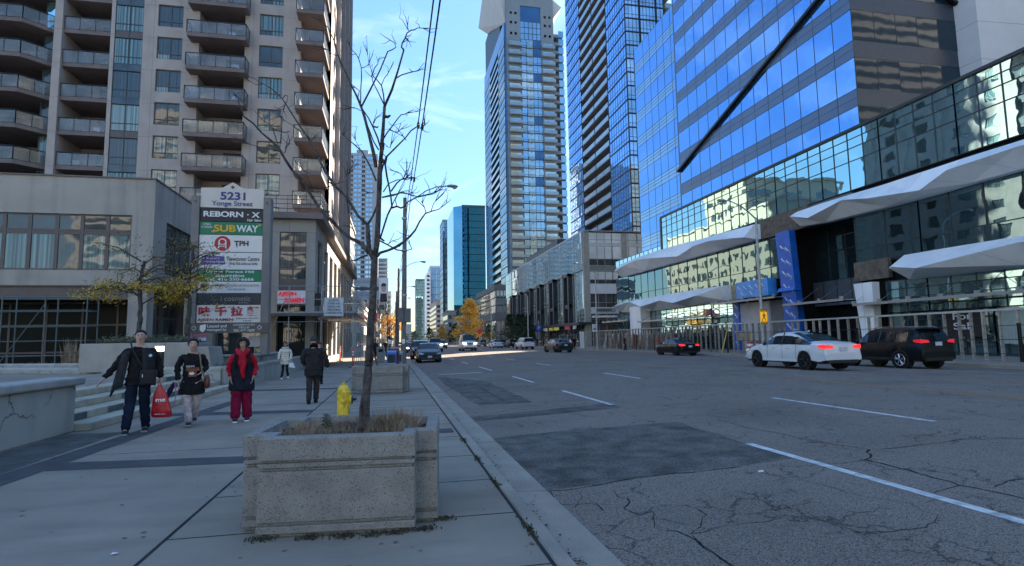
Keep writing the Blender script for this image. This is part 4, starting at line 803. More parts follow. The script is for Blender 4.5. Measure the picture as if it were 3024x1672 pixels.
# ---------------------------------------------------------------- office tower above the podium
T = thing('office_tower', 'blue mirror glass office tower with grey spandrel bands and a dark diagonal beam', 'building', (42, 50, 17))
us = [37, 39.05, 41.2, 43.35, 45.5, 47.65, 49.8, 51.95, 54.1, 56.25, 58.4, 60.55, 62.7, 65.35]; k = -1
while 20.86+4.02*(k-1) < 70:
    zb = 16.84+4.02*(k); zt = zb+2.62; k += 1
    if zt < 18: continue
    mb = MB(); glaze(mb, 'x', 36, 37, 65.35, zb, zt, 1, 1, us=us, zs=[max(zb, 17), zt], tilt=.0012, bar=.05, proud=.02); mb.build('window_band', [g_sky, gdark], T)
    mb = MB(); glaze(mb, 'x', 36, 37, 65.35, zt, zt+1.4, 1, 1, us=us, zs=[zt, zt+.7, zt+1.4], tilt=.001, bar=.03, proud=.015); mb.build('spandrel_band', [g_nav, gdark], T)
    uf = [36, 38.1, 40.2, 42.3, 44.4, 46.2]
    mb = MB(); glaze(mb, 'y', 37, 36, 46.2, zb, zt, 1, 1, us=uf, zs=[max(zb, 17), zt], tilt=.002, bar=.04, proud=.02); mb.build('window_band', [mat('tower_front_glass', (.02, .04, .06), .03, .15, var=.1, wavy=.006, wsc=.5), gdark], T)
    mb = MB(); fb(mb, 'y', 37, 36, 46.2, zt, zt+1.4, .012, -.02); mb.build('spandrel_band', mat('front_spandrel_dark', (.05, .06, .08), .3, .1), T)
mb = MB(); mb.box(36.3, 60, 37.3, 65, 17, 72); mb.build('core_mass', dark, T)
mb = MB(); mb.box(36, 36.3, 65.35, 65.6, 17, 72); mb.build('corner_fin', g_nav, T)
def beam(a, b, w=.13, nrm=(1, 0, 0)):
    a, b = Vector(a), Vector(b); d = (b-a).normalized(); n = Vector(nrm); s_ = d.cross(n).normalized()*w
    mb = MB(); A = [a+s_, a-s_, a-s_-n*.35, a+s_-n*.35]; B_ = [b+s_, b-s_, b-s_-n*.35, b+s_-n*.35]; mb.hexa(A, B_); return mb
beam((35.95, 65.6, 22.6), (35.95, 36.8, 31.2)).build('diagonal_beam', blackm, T)
beam((36.0, 36.9, 35.3), (46.2, 36.9, 28.9), .14, (0, 1, 0)).build('diagonal_beam', blackm, T)
for (y, z) in ((36.9, 17.0), (46.2, 0)): pass
T2b = thing('office_tower_wing', 'stepped back blue glass wing with paler bands at the far end of the office tower', 'building', (42, 75, 13)); us = [65.6, 67.8, 70, 72.2, 74.4, 76.6, 78.8, 82]; k = 0
for k in range(9):
    zb = 13.1+4.02*k-.25; 
    mb = MB(); glaze(mb, 'x', 38, 65.6, 82, zb, zb+2.5, 1, 1, us=us, zs=[zb, zb+2.5], tilt=.003, bar=.05, proud=.02); mb.build('window_band', [g_sky, gdark], T2b)
    if k < 8: mb = MB(); glaze(mb, 'x', 38, 65.6, 82, zb+2.5, zb+4.02, 1, 1, us=us, zs=[zb+2.5, zb+3.1, zb+3.55, zb+4.02], tilt=.001, bar=.035, proud=.015); mb.build('spandrel_band', [g_lit, gdark], T2b)
mb = MB(); mb.box(38.3, 58, 65.6, 81.9, 12.5, 47.2); mb.build('core_mass', dark, T2b)
mb = MB(); mb.box(38, 58, 65.4, 82, 47.3, 47.6); mb.build('roof_edge', g_lit, T2b)
K_ = thing('concrete_stair_core', 'smooth pale concrete core standing against the right side of the office tower', 'building', (49, 37, 16)); mb = MB(); mb.hexa([(46.2, 37.3, 16.6), (46.4, 35.3, 16.6), (51.3, 35.0, 16.6), (51.3, 39, 16.6)], [(46.2, 37.3, 60), (46.4, 35.3, 60), (51.3, 35.0, 60), (51.3, 39, 60)])
mb.build('concrete_shaft', mat('pale_precast', (.72, .7, .7), .8, var=.06, sc=.5, bump=.003, bsc=20, joints=(50, 3.2, 1, .02)), K_)
J = thing('glass_wing', 'pale blue glass wing edge behind the concrete core', 'building', (52, 36, 16))
for k in range(10):
    z = 17+k*2.0*2
    for nm, a, b, m_ in (('window_band', z, z+2.6, g_pale), ('spandrel_band', z+2.6, z+4, g_nav)):
        mb = MB(); mb.hexa([(51.3, 35.6, a), (52.9, 33.3, a), (54, 34, a), (52, 37, a)], [(51.3, 35.6, b), (52.9, 33.3, b), (54, 34, b), (52, 37, b)]); mb.build(nm, m_, J)

# ---------------------------------------------------------------- five storey glass retail building beyond it
M = thing('corner_retail_building', 'five storey grey glass retail building with dark portal frames on the street side', 'building', (45, 130, 0)); MX, MY = 33, 94.5
def seg(name, z0, z1, zs, ys_, mg, mm=gal, off=0, tilt=.004, bar=.1):
    for a, b in zip(ys_[:-1], ys_[1:]):
        mb = MB(); n = max(1, round((b-a)/1.6)); glaze(mb, 'x', MX, a, b, z0, z1, n, 1, zs=zs, tilt=tilt, bar=.05, off=off); fb(mb, 'x', MX, a-.12, a+.12, z0, z1, -.02, .12+off, 1); mb.build(name, [mg, mm], M)
ys_ = [95.1, 100, 108.3, 117.2, 126.5, 136, 146, 156, 164.4]
seg('top_glazing', 18.4, 20.3, [18.4, 20.3], ys_, g_grey, off=.25); seg('upper_glazing', 13.6, 18.4, [13.6, 14.4, 17.6, 18.4], ys_, g_grey, off=.22, tilt=.0025); seg('street_glazing', 4.4, 13.6, [4.4, 5.2, 8.6, 9.4, 12.8, 13.6], ys_, g_grey, tilt=.002)
for i, y in enumerate((102.0, 112.3, 122.8, 132.6, 142.6, 152.6)):
    w = 3.6; mb = MB(); 
    for a, b in ((y, y+.6), (y+w-.6, y+w)): mb.box(32.2, 33, a, b, 4.3, 13.7)
    mb.box(32.2, 33, y, y+w, 13.1, 13.7); mb.box(32.35, 33, y, y+w, 7.2, 7.9); mb.build('portal_frame', mat('charcoal_frame', (.03, .035, .045), .5), M)
mb = MB(); mb.box(31.3, 33.2, 94, 164.6, 3.9, 4.35); mb.box(31.3, 52, 93.6, 94.4, 3.9, 4.3); mb.build('canopy_band', gdark, M)
for i in range(12):
    y = 96+i*5.7; mb = MB(); glaze(mb, 'x', 33.1, y, y+5.0, .1, 3.9, 3, 1, zs=[.1, 3.0, 3.9], bar=.1); mb.box(32.85, 33.3, y+5, y+5.7, .1, 3.9, 1); mb.build('shop_front', [g_win, gdark], M)
mb = MB(); mb.box(32.8, 33.8, 94.4, 95.1, .1, 20.4); mb.build('corner_pier', conc, M)
uf = [33.8, 35.3, 36.7, 38.1, 40.0, 41.2, 42.9, 44.6, 46.3, 48, 50]
g_fr = mat('pale_front_glass', (.9, .95, .88), .08, .1, var=.3, sc=.35)
for nm, z0, z1, mg in (('front_glazing', 18.2, 20.1, g_fr), ('front_glazing', 14.2, 17.7, g_fr), ('front_glazing', 11, 13.2, g_fr), ('front_glazing', 6.9, 9.3, g_win), ('front_glazing', 4.3, 5.8, g_win), ('front_glazing', .1, 3.9, g_win)):
    for a, b in ((0, 3), (3, 6), (6, 10)):
        mb = MB(); glaze(mb, 'y', MY, uf[a], uf[b], z0, z1, 1, 1, us=uf[a:b+1], zs=[z0, z0+(z1-z0)*.35, z1], tilt=.006, bar=.09, mm=1)
        if z0 in (14.2, 11): fq(mb, 'y', MY, uf[a]+.06, uf[b]-.06, z0+.08, z0+(z1-z0)*.35-.06, .012, 2, .001); [fb(mb, 'y', MY, u_-.05, u_+.05, z0, z1, -.01, .06, 1) for u_ in uf[a:b+1]]
        mb.build(nm, [mg, gal, g_win], M)
pale_c = mat('pale_spandrel', (.62, .62, .58), .6)
for z0, z1, m_ in ((17.7, 18.2, pale_c), (13.2, 14.2, guard), (9.3, 11, white), (5.8, 6.9, pale_c)):
    mb = MB(); fb(mb, 'y', MY, 33.8, 50, z0, z1, .05, -.1); mb.build('front_spandrel', m_, M)
mb = MB(); fb(mb, 'y', MY, 39.9, 40.9, 4.3, 20.1, .08, -.1); mb.build('front_pier', conc, M)
mb = MB(); mb.box(33.3, 52, 94.8, 164.4, 0, 20); mb.build('core_mass', dark, M); mb = MB(); mb.box(32.7, 52, 94.3, 164.6, 20.3, 20.5); mb.build('roof_edge', gal, M)
mb = MB(); mb.box(38, 50, 128, 160, 20.5, 25); mb.build('roof_plant_room', mat('charcoal_clad', (.06, .07, .08), .6), M)
t = thing('parking_sign', 'PARKING lettering on the grey spandrel of the retail building front', 'sign', (36.5, 94.3, 6.3)); mb = MB(); fb(mb, 'y', MY, 34.6, 38.4, 6.0, 6.75, .1, .06); mb.build('board', conc, t); text(t, 'PARKING', 36.3, 6.4, 2.7, .42, 94.38, ink_b, bold=.03)
t = thing('white_awning', 'long white awning bar across the front of the retail building', 'awning', (34, 93.5, 4.9)); mb = MB(); mb.box(33.9, 42, 93, 94.4, 5.05, 5.4); mb.build('awning_panel', white, t)
for i, (y, c, w, lab) in enumerate(((99, (.5, .05, .06), 3.2, 'red lit shop sign under the canopy nearest the corner'), (106, (.75, .62, .12), 3.6, 'yellow shop sign under the canopy'), (110.4, (.7, .58, .1), 2.6, 'second yellow shop sign beyond the first'), (114.5, (.75, .7, .55), 3, 'cream shop sign farthest along the canopy'), (95.6, (.5, .5, .55), 1.6, 'small pale round shop sign at the corner'))):
    t = thing('shop_fascia_sign', lab, 'sign', (31.5, y, 3.3), 'shop signs under the retail canopy'); mb = MB(); mb.box(31.35, 31.5, y, y+w, 3.2, 3.8); mb.build('sign_box', mat('shop_sign_%d' % i, c, .5), t)

# ---------------------------------------------------------------- residential towers
crw = mat('crown_concrete', (.5, .5, .5), .8, var=.05, sc=.2)
H1 = thing('tall_residential_tower', 'very tall residential tower with white balconies and a flared concrete crown', 'building', (52, 230, 0)); HY = 213; FH = 3.55
cw = mat('tower_concrete', (.22, .26, .3), .8, var=.06, sc=.2); tbl = mat('tower_blue_panel', (.06, .14, .26), .2, .6, var=.15, sc=.2); dkb = mat('tower_dark', (.05, .065, .075), .5)
ZC = 122; zs_ = [ZC-FH*(i+1) for i in range(33)]
mb = MB(); wall(mb, 'y', HY, 44.2, 50, 8, 172, [(46.6+a, 47.6+a, z, z+1.1) for a in (-.9, 1) for z in (123.4, 128, 132)], .5); wall(mb, 'y', HY, 58.5, 63.8, 8, 172, [(59.8+a, 60.8+a, z, z+1.1) for a in (0, 2) for z in (123.4, 127.8, 131.5)], .5)
mb.box(50, 58.5, 213, 214, 136, 172); mb.box(50, 58.5, 213.4, 214, 128, 136); mb.build('concrete_frame', cw, H1)
mb = MB(); fb(mb, 'y', HY, 49.5, 58.6, 129.5, 136, -.3, -.5); mb.build('blue_louvre_panel', tbl, H1)
mb = MB(); glaze(mb, 'y', HY+.3, 50, 58.5, 121.9, 129.5, 5, 3, bar=.25); mb.build('upper_glazing', [g_pale, dkb], H1)
mb = MB(); mb.box(44.6, 63.6, 214, 262, 8, 128); mb.box(63.6, 69.2, 218.2, 262, 8, 128); mb.box(45, 63.5, 214, 240, 8, 141); mb.box(43.9, 60, 225, 262, 120, 146); mb.build('core_mass', dkb, H1)
mb = MB(); mb.hexa([(43.9, 213.5, 128), (43.4, 254, 146), (45, 256, 146), (45, 214, 130)], [(38, 213.5, 162), (40.8, 264, 154), (46, 264, 158), (46, 213.5, 162)]); mb.build('flared_crown', crw, H1)
mb = MB(); mb.hexa([(63.5, 214, 133), (63.5, 225, 133), (64.5, 225, 133), (64.5, 214, 133)], [(63.5, 214, 141), (63.5, 225, 141), (67.8, 225, 137.5), (67.8, 214, 137.5)]); mb.build('flared_crown', crw, H1)
def bal1(x0, x1, z, d=1.6):
    return lambda mb: (mb.box(x0, x1, HY-d, HY, z-.35, z, 0), mb.box(x0+.05, x1-.05, HY-d+.05, HY-d+.12, z, z+1.1, 1), mb.box(x0+.5, x1-.6, HY-.05, HY+.02, z+.1, z+2.3, 2))
many(H1, 'balcony', [bal1(44.8, 50.2, z) for z in zs_]+[bal1(58.6, 64, z) for z in zs_]+[bal1(52.4, 55, z, .3) for z in zs_], [cw, guard, g_grey])
def tg(a, b, z, m_): return lambda mb: (glaze(mb, 'y', HY+.1, a, b, z, z+FH, max(1, round((b-a)/1.4)), 1, mg=m_, mm=4, bar=.14, zs=[z+.1, z+.75, z+3.3]), fb(mb, 'y', HY+.1, a, b, z-.25, z+.1, .08, -.1, 4))
many(H1, 'window_bay', [tg(50.2, 52.3, z, rnd.choice([0, 0, 2, 3])) for z in zs_]+[tg(55.1, 58.5, z, rnd.choice([0, 0, 0, 1, 2])) for z in zs_]+[tg(52.3, 55.1, z, 2) for z in zs_], [g_pale, tbl, g_grey, guard, dkb])
HX = 43.2
def tl(y0, y1, z, m_): return lambda mb: (glaze(mb, 'x', HX, y0, y1, z, z+FH, max(1, round((y1-y0)/1.5)), 1, mg=m_, mm=2, bar=.12, zs=[z+.1, z+1.2, z+3.3]), fb(mb, 'x', HX, y0, y1, z-.25, z+.12, .1, -.1, 2))
zs2 = zs_+[]
many(H1, 'side_window_bay', [tl(213.1, 226, z, rnd.choice([0, 1])) for z in zs2]+[tl(246, 262, z, 0) for z in zs2], [g_pale, g_grey, dkb], )
many(H1, 'side_balcony', [(lambda z: lambda mb: (mb.box(43.3, 44.6, 226, 246, z-.3, z, 0), mb.box(43.1, 43.25, 226, 246, z-.3, z+1.0, 1)))(z) for z in zs2], [dkb, guard])
mb = MB(); mb.box(43.4, 44.2, 213.05, 213.9, 8, 122); mb.box(43.2, 44.6, 213.1, 262, 122, 128); mb.build('corner_strip', tbl, H1)
def rb(z): return lambda mb: (mb.box(64.4, 66.8, 216, 218, z-.3, z+.9, 0), mb.box(67, 69.2, 217, 217.3, z+.3, z+3, 1))
many(H1, 'rear_balcony', [rb(z) for z in [126-FH*i for i in range(30)]], [mat('grey_balcony', (.2, .23, .27), .6), g_pale])

H2 = thing('glass_condominium_tower', 'dark framed glass condominium tower with long balcony rows behind the office wing', 'building', (58, 135, 0)); F2 = 3.12; z2 = [22+F2*i for i in range(27)]; GX, GY = 50, 112
bl2 = mat('tower_sky_glass', (.2, .43, .8), .04, .9, var=.2, sc=.3)
def t2(y0, y1, z, n): return lambda mb: (glaze(mb, 'x', GX, y0, y1, z, z+F2, n, 1, bar=.07, mm=1, zs=[z+.16, z+1.0, z+3.05], tilt=.006), fb(mb, 'x', GX, y0, y1, z-.12, z+.16, .12, -.1, 2))
many(H2, 'window_bay', [t2(112, 123, z, 8) for z in z2]+[t2(142.5, 154, z, 8) for z in z2], [bl2, gdark, blackm])
many(H2, 'balcony', [(lambda z: lambda mb: (mb.box(50.1, 52.2, 123, 142.5, z-.22, z, 0), mb.box(49.95, 50.05, 123.4, 132.4, z-.05, z+1.1, 1), mb.box(49.95, 50.05, 133, 142, z-.05, z+1.1, 1)))(z) for z in z2], [mat('tower_slab', (.13, .15, .18), .7), mat('bright_guard', (.3, .4, .5), .15, .3)])
def t3(x0, x1, z, n): return lambda mb: (glaze(mb, 'y', GY, x0, x1, z, z+F2, n, 1, bar=.1, mm=1, zs=[z+.16, z+1.0, z+3.05], tilt=.006, mg=rnd.choice([0, 0, 3])), fb(mb, 'y', GY, x0, x1, z-.12, z+.16, .12, -.1, 2), fb(mb, 'y', GY, x1-.3, x1, z, z+F2, .14, -.1, 2), fb(mb, 'y', GY, x0-.1, x0+.12, z, z+F2, .14, -.1, 2))
many(H2, 'front_window_bay', [t3(50, 53.6, z, 4) for z in z2]+[t3(53.6, 57.6, z, 5) for z in z2]+[t3(57.6, 59.6, z, 2) for z in z2], [mat('tower_front_pale', (.36, .52, .68), .05, .85, var=.3, sc=.3), gdark, blackm, g_pale])
many(H2, 'front_balcony', [(lambda z: lambda mb: (mb.box(59.6, 61.3, 111.6, 114, z-.2, z, 0), mb.box(59.6, 61.3, 111.5, 111.6, z, z+1.1, 1)))(z) for z in z2], [mat('tower_slab', (.14, .14, .14)), guard])
mb = MB(); mb.box(50.2, 59.5, 112.3, 123, 0, 106); mb.box(52.2, 61.3, 114, 154, 0, 106); mb.box(50.2, 60, 142.5, 153.9, 0, 106); mb.build('core_mass', mat('tower_void', (.11, .12, .13), .7), H2)

# ---------------------------------------------------------------- buildings farther down the street
def slab_tower(name, lab, x0, x1, y0, y1, H, mf, ml, fh, mm, roof=None, bands=None, nx=6, ny=8, cat='building', z0=0):
    t = thing(name, lab, cat, ((x0+x1)/2, (y0+y1)/2, 0)); n = int((H-z0)/fh)
    def fr(i): 
        def f(mb): z = z0+i*fh; glaze(mb, 'y', y0, x0, x1, z, z+fh, nx, 1, bar=.25, tilt=.004, proud=.1); 
        return f
    def sd(i):
        def f(mb): z = z0+i*fh; glaze(mb, 'x', x0, y0, y1, z, z+fh, ny, 1, bar=.25, tilt=.003, proud=.1)
        return f
    many(t, 'front_window_band', [fr(i) for i in range(n)], [mf, mm]); many(t, 'side_window_band', [sd(i) for i in range(n)], [ml, mm])
    mb = MB(); mb.box(x0+.3, x1, y0+.3, y1, 0, z0+n*fh); mb.build('core_mass', dark, t)
    mb = MB(); mb.box(x0-.2, x1+.2, y0-.2, y1, z0+n*fh, z0+n*fh+1.4); mb.build('parapet', roof or mm, t); return t
tealF = mat('teal_mirror', (.035, .22, .38), .02, .92, var=.1, sc=.1, wavy=.05, wsc=.12)
tt = slab_tower('teal_office_tower', 'tall deep teal mirror glass tower with one chamfered edge behind the golden tree', 36.2, 48.3, 297, 336, 72, tealF, tealF, 3.6, mat('teal_bar', (.02, .08, .12), .4), nx=10, ny=16)
mb = MB(); mb.hexa([(31.9, 301, 0), (36.2, 297, 0), (36.2, 336, 0), (31.9, 336, 0)], [(31.9, 301, 73), (36.2, 297, 73), (36.2, 336, 73), (31.9, 336, 73)]); mb.build('chamfer_glass', mat('teal_pale_mirror', (.1, .28, .42), .03, .9, var=.1, sc=.1), tt)
slab_tower('stepped_glass_tower', 'slim pale blue stepped tower left of the deep teal tower', 30.6, 34.6, 352, 372, 76, g_pale, mat('blue_mirror', (.35, .55, .85), .05, .9), 3.6, mat('steel_bar', (.2, .28, .36), .4), nx=3, ny=5)
slab_tower('dark_step_block', 'dark slim block in front of the stepped tower', 33.0, 37.8, 338, 350, 66, g_dteal, g_dteal, 3.6, gdark, nx=3, ny=3)
slab_tower('white_banded_tower', 'white office tower with pale blue window bands far down the street', 33, 44, 508, 540, 73, mat('band_blue', (.3, .55, .85), .08, .7), white, 6.1, mat('band_white', (.55, .6, .66), .5), nx=2, ny=4)
bw = thing('white_slotted_building', 'white building with dark slot windows beside the banded tower', 'building', (31, 515, 0)); mb = MB(); mb.box(29.8, 33, 505, 540, 0, 62); mb.build('wall', white, bw)
for i in range(16): mb = MB(); mb.box(29.9, 32.2, 504.9, 505.1, 4+i*3.6, 5.6+i*3.6); mb.build('window', dark, bw)
slab_tower('far_green_tower', 'hazy green glass tower farthest down the street', 28.2, 41.6, 700, 730, 77, g_teal, g_teal, 3.8, mat('green_bar', (.08, .16, .17), .4), nx=8, ny=4)
BR = thing('brown_midrise_building', 'brown glass midrise with a charcoal cornice at the foot of the tall tower', 'building', (40, 222, 0))
chc = mat('charcoal_cornice', (.07, .078, .085), .6)
mb = MB(); mb.box(35.6, 60, 199.6, 246, 19.3, 21.3); mb.build('cornice', chc, BR); mb = MB(); mb.box(35.6, 60, 199.6, 246, 8.6, 11.2); mb.build('lower_band', chc, BR)
for i, z in enumerate((11.2, 13.9, 16.6)):
    for j in range(9):
        y = 200+j*5.1; mb = MB(); glaze(mb, 'x', 36, y, y+5.1, z, z+2.7, 3, 1, bar=.3, mg=j % 2, mm=2); mb.build('window', [mat('bronze_glass', (.2, .16, .13), .05, .7), guard, mat('bronze_wall', (.13, .11, .1), .6)], BR)
    mb = MB(); glaze(mb, 'y', 200, 36.3, 41.5, z, z+2.7, 4, 1, bar=.35, mm=1); mb.build('window', [g_pale, mat('bronze_wall', (.13, .11, .1))], BR)
for j in range(8):
    y = 201+j*5.6; mb = MB(); glaze(mb, 'x', 36.3, y, y+5, .1, 8.6, 3, 1, bar=.4, zs=[.1, 3.6, 4.4, 8.6], mm=1); mb.build('shop_front', [g_grey, mat('bronze_wall', (.13, .11, .1))], BR)
mb = MB(); glaze(mb, 'y', 200.2, 36.3, 44, .1, 8.6, 5, 1, bar=.4, zs=[.1, 3.6, 4.4, 8.6], mm=1); mb.build('shop_front', [g_grey, mat('bronze_wall', (.13, .11, .1))], BR)
mb = MB(); mb.box(36.6, 60, 200.5, 246, 0, 21); mb.build('core_mass', dark, BR)
def lowrise(name, lab, x0, x1, y0, y1, H, mt, fl=3.4, side='x', rear=False):
    t = thing(name, lab, 'building', ((x0+x1)/2, (y0+y1)/2, 0)); mb = MB(); mb.box(x0, x1, y0, y1, 0, H); mb.build('wall', mt, t); mb = MB(); mb.box(x0-.3, x1+.3, y0-.3, y1, H, H+.5); mb.build('roof_edge', mt, t)
    for i in range(int(H/fl)):
        z = i*fl+.9
        mb = MB(); 
        if side == 'x': mb.box(x0-.06, x0, y0+1, y1-1, z, z+fl*.55)
        elif H in (29, 38, 42):
            for q_ in range(int((y1-y0)/3.1)): mb.box(x1, x1+.06, y0+1+q_*3.1, y0+2.5+q_*3.1, z, z+fl*.5)
        else: mb.box(x1, x1+.06, y0+1, y1-1, z, z+fl*.55)
        if rear: mb.box(x0+1, x1-1, y1, y1+.06, z, z+fl*.5)
        mb.build('window_band', g_win, t)
        for k in range(3):
            w = (x1-x0)/3; mb = MB(); mb.box(x0+w*k+w*.2, x0+w*k+w*.8, y0-.06, y0, z, z+fl*.55); mb.build('window', g_win, t)
    return t
gy1 = mat('warm_precast', (.33, .3, .28), .8); gy2 = mat('cool_precast', (.3, .33, .36), .8); 
lowrise('grey_shop_block', 'grey two storey shop block behind the golden tree', 30, 40, 262, 290, 12.5, gy2); lowrise('stone_lowrise', 'pale stone lowrise in front of the dark slim block', 28.5, 36, 300, 330, 17, gy1, 4)
lowrise('pink_grey_midrise', 'pinkish grey midrise at the foot of the banded tower', 30, 40, 400, 470, 30, mat('pinkish_precast', (.36, .3, .3), .8)); lowrise('distant_block', 'small distant block at the street end', 20, 60, 800, 830, 15, gy2); lowrise('distant_left_block', 'small pale block left of the street end', -30, 0, 760, 790, 24, gy1, side='X')
# left side, beyond the condominium
LT = thing('white_precast_tower', 'tall pale precast apartment tower with square windows behind the bare tree', 'building', (-25, 340, 0)); FY = 320; F3 = 2.68; z3 = [106-F3*(i+1.2) for i in range(36)]
wp = mat('white_precast', (.46, .46, .47), .8, var=.05, sc=.1)
cols = [-40.2, -38, -35.7, -33.4, -31.2, -29, -26.8, -24.6, -22.4, -20.2, -18.0, -15.9, -13.7, -11.8]
mb = MB(); wall(mb, 'y', FY, -44, -8.2, 0, 106, [(c-.75, c+.75, z+.6, z+2.2) for c in cols for z in z3], .6); mb.box(-44, -8.2, 320.6, 345, 106, 106.6); mb.build('wall', wp, LT)
mb = MB(); wall(mb, 'X', -8.2, 320.6, 345, 0, 103, [(a, a+2.5, z+.6, z+2.2) for a in (323, 329, 335) for z in z3], .5); mb.build('side_wall', wp, LT)
many(LT, 'window', [(lambda c, z, k: lambda mb: (mb.box(c-.75, c+.75, FY+.3, FY+.35, z+.6, z+2.2, k), mb.box(c-.06, c+.06, FY+.22, FY+.3, z+.6, z+2.2, 2)))(c, z, 1 if i % 3 == 2 else 0) for z in z3[::1] for i, c in enumerate(cols) if c > -27]+[(lambda c, z: lambda mb: mb.box(c-.75, c+.75, FY+.3, FY+.35, z+.6, z+2.2, 0))(c, z) for z in z3 for c in cols if c <= -27], [g_pale, dark, white])
mb = MB(); mb.box(-43, -9, 320.8, 344, 0, 105.5); mb.build('core_mass', dark, LT); mb = MB(); mb.box(-20, -13.5, 325, 335, 106, 110); mb.build('roof_plant_room', gy2, LT)
LS = thing('grid_balcony_tower', 'slim tower with a white balcony grid right of the pale precast tower', 'building', (-6, 425, 0)); mb = MB(); mb.box(-12, -3.4, 421, 440, 0, 62); mb.build('core_mass', gy2, LS)
many(LS, 'balcony', [(lambda z: lambda mb: mb.box(-12, -3.2, 419.5, 421, z, z+.9))(3+i*2.9) for i in range(20)], white)
lowrise('beige_apartment_block', 'beige apartment block seen mirrored in the right hand glass', -40, -9.5, 100, 150, 29, mat('beige_precast', (.38, .33, .26), .8, var=.06), 3, side='X')
lowrise('beige_stepped_block', 'taller beige block rising from the apartment block in the mirrored skyline', -38, -12, 116, 134, 38, mat('beige_precast', (.38, .33, .26), .8), 3, side='X')
lowrise('white_shop_row', 'white two storey shop front beyond the scaffold', -14, -5.0, 84, 150, 7.5, mat('white_render', (.55, .55, .55), .7), 3.6, side='X')
lowrise('old_street_row', 'low brick and render shop row under the billboard', -14, -4.4, 165, 240, 12, mat('old_render', (.4, .36, .32), .8), 3.8, side='X'); lowrise('far_street_row', 'farther pale low block with a stepped top', -14, -2.5, 250, 318, 22, gy1, 3.6, side='X')
lowrise('beige_far_block', 'beige far block at the end of the left pavement', -14, -1, 450, 520, 40, mat('far_beige', (.48, .43, .36), .8), 3.4, side='X')
BB = thing('rooftop_billboard', 'realtor billboard reading BIJAN BARATI above the low shops on the left', 'billboard', (-8, 180, 13)); bbm = mat('billboard_grey', (.42, .45, .47), .6)
mb = MB(); mb.box(-13, -4.1, 180, 180.6, 18.6, 21.3); mb.build('upper_board', bbm, BB); mb = MB(); mb.box(-13, -4.1, 180, 180.6, 14.4, 17.2); mb.build('lower_board', bbm, BB); mb = MB(); mb.box(-13, -4.1, 180.1, 180.5, 17.4, 18.4); mb.build('middle_board', chc, BB)
text(BB, 'BIJAN BARATI', -8.6, 19.9, 6.6, 1.2, 179.95, ink_g, bold=.03); text(BB, '416 829 7333', -9, 16.2, 5, 1.0, 179.95, ink_g, bold=.02)
mb = MB(); mb.box(-4.0, -1.2, 180, 180.5, 13.8, 21.3); pb = mb.build('portrait_board', white, BB); mb = MB(); mb.hexa([(-3.7, 179.96, 13.8), (-1.5, 179.96, 13.8), (-1.7, 179.96, 16.4), (-3.5, 179.96, 16.4)], [(-3.7, 179.99, 13.8), (-1.5, 179.99, 13.8), (-1.7, 179.99, 16.4), (-3.5, 179.99, 16.4)]); mb.build('suit_print', ink_b, pb)
mb = MB(); mb.hexa([(-2.6+.75*math.cos(i*.45), 179.95, 18.1+1.25*math.sin(i*.45)) for i in range(14)], [(-2.6+.75*math.cos(i*.45), 179.99, 18.1+1.25*math.sin(i*.45)) for i in range(14)]); mb.build('face_print', mat('print_skin', (.5, .36, .3), .6), pb)
mb = MB(); mb.hexa([(-3.35, 179.94, 18.6), (-1.85, 179.94, 18.6), (-1.9, 179.94, 19.4), (-2.6, 179.94, 19.7), (-3.3, 179.94, 19.3)], [(-3.35, 179.96, 18.6), (-1.85, 179.96, 18.6), (-1.9, 179.96, 19.4), (-2.6, 179.96, 19.7), (-3.3, 179.96, 19.3)]); mb.build('hair_print', ink_b, pb)
for x in (-12, -8, -4.5, -2): mb = MB(); mb.box(x, x+.3, 180.6, 181, 10, 20); mb.build('support_post', blackm, BB)
t = thing('street_banner_sign', 'red and white projecting shop sign beyond the bare tree', 'sign', (-4, 120, 6)); mb = MB(); mb.box(-4.9, -2.9, 120, 120.3, 5.6, 7.4); mb.build('board', ink_r, t); mb = MB(); mb.box(-4.9, -2.9, 119.98, 120.0, 4.8, 5.6); mb.build('lower_board', white, t)
# off camera neighbours that the mirror glass shows
lowrise('rear_apartment_block', 'cream banded apartment block behind the viewpoint, mirrored in condominium windows', -60, -14, -110, -60, 62, mat('rear_cream', (.6, .58, .52), .8), 3, side='X', rear=True)
lowrise('rear_right_block', 'tan banded apartment block across the street behind the viewpoint', 58, 170, -75, -45, 90, mat('rear_tan', (.14, .135, .13)), 3, rear=True)
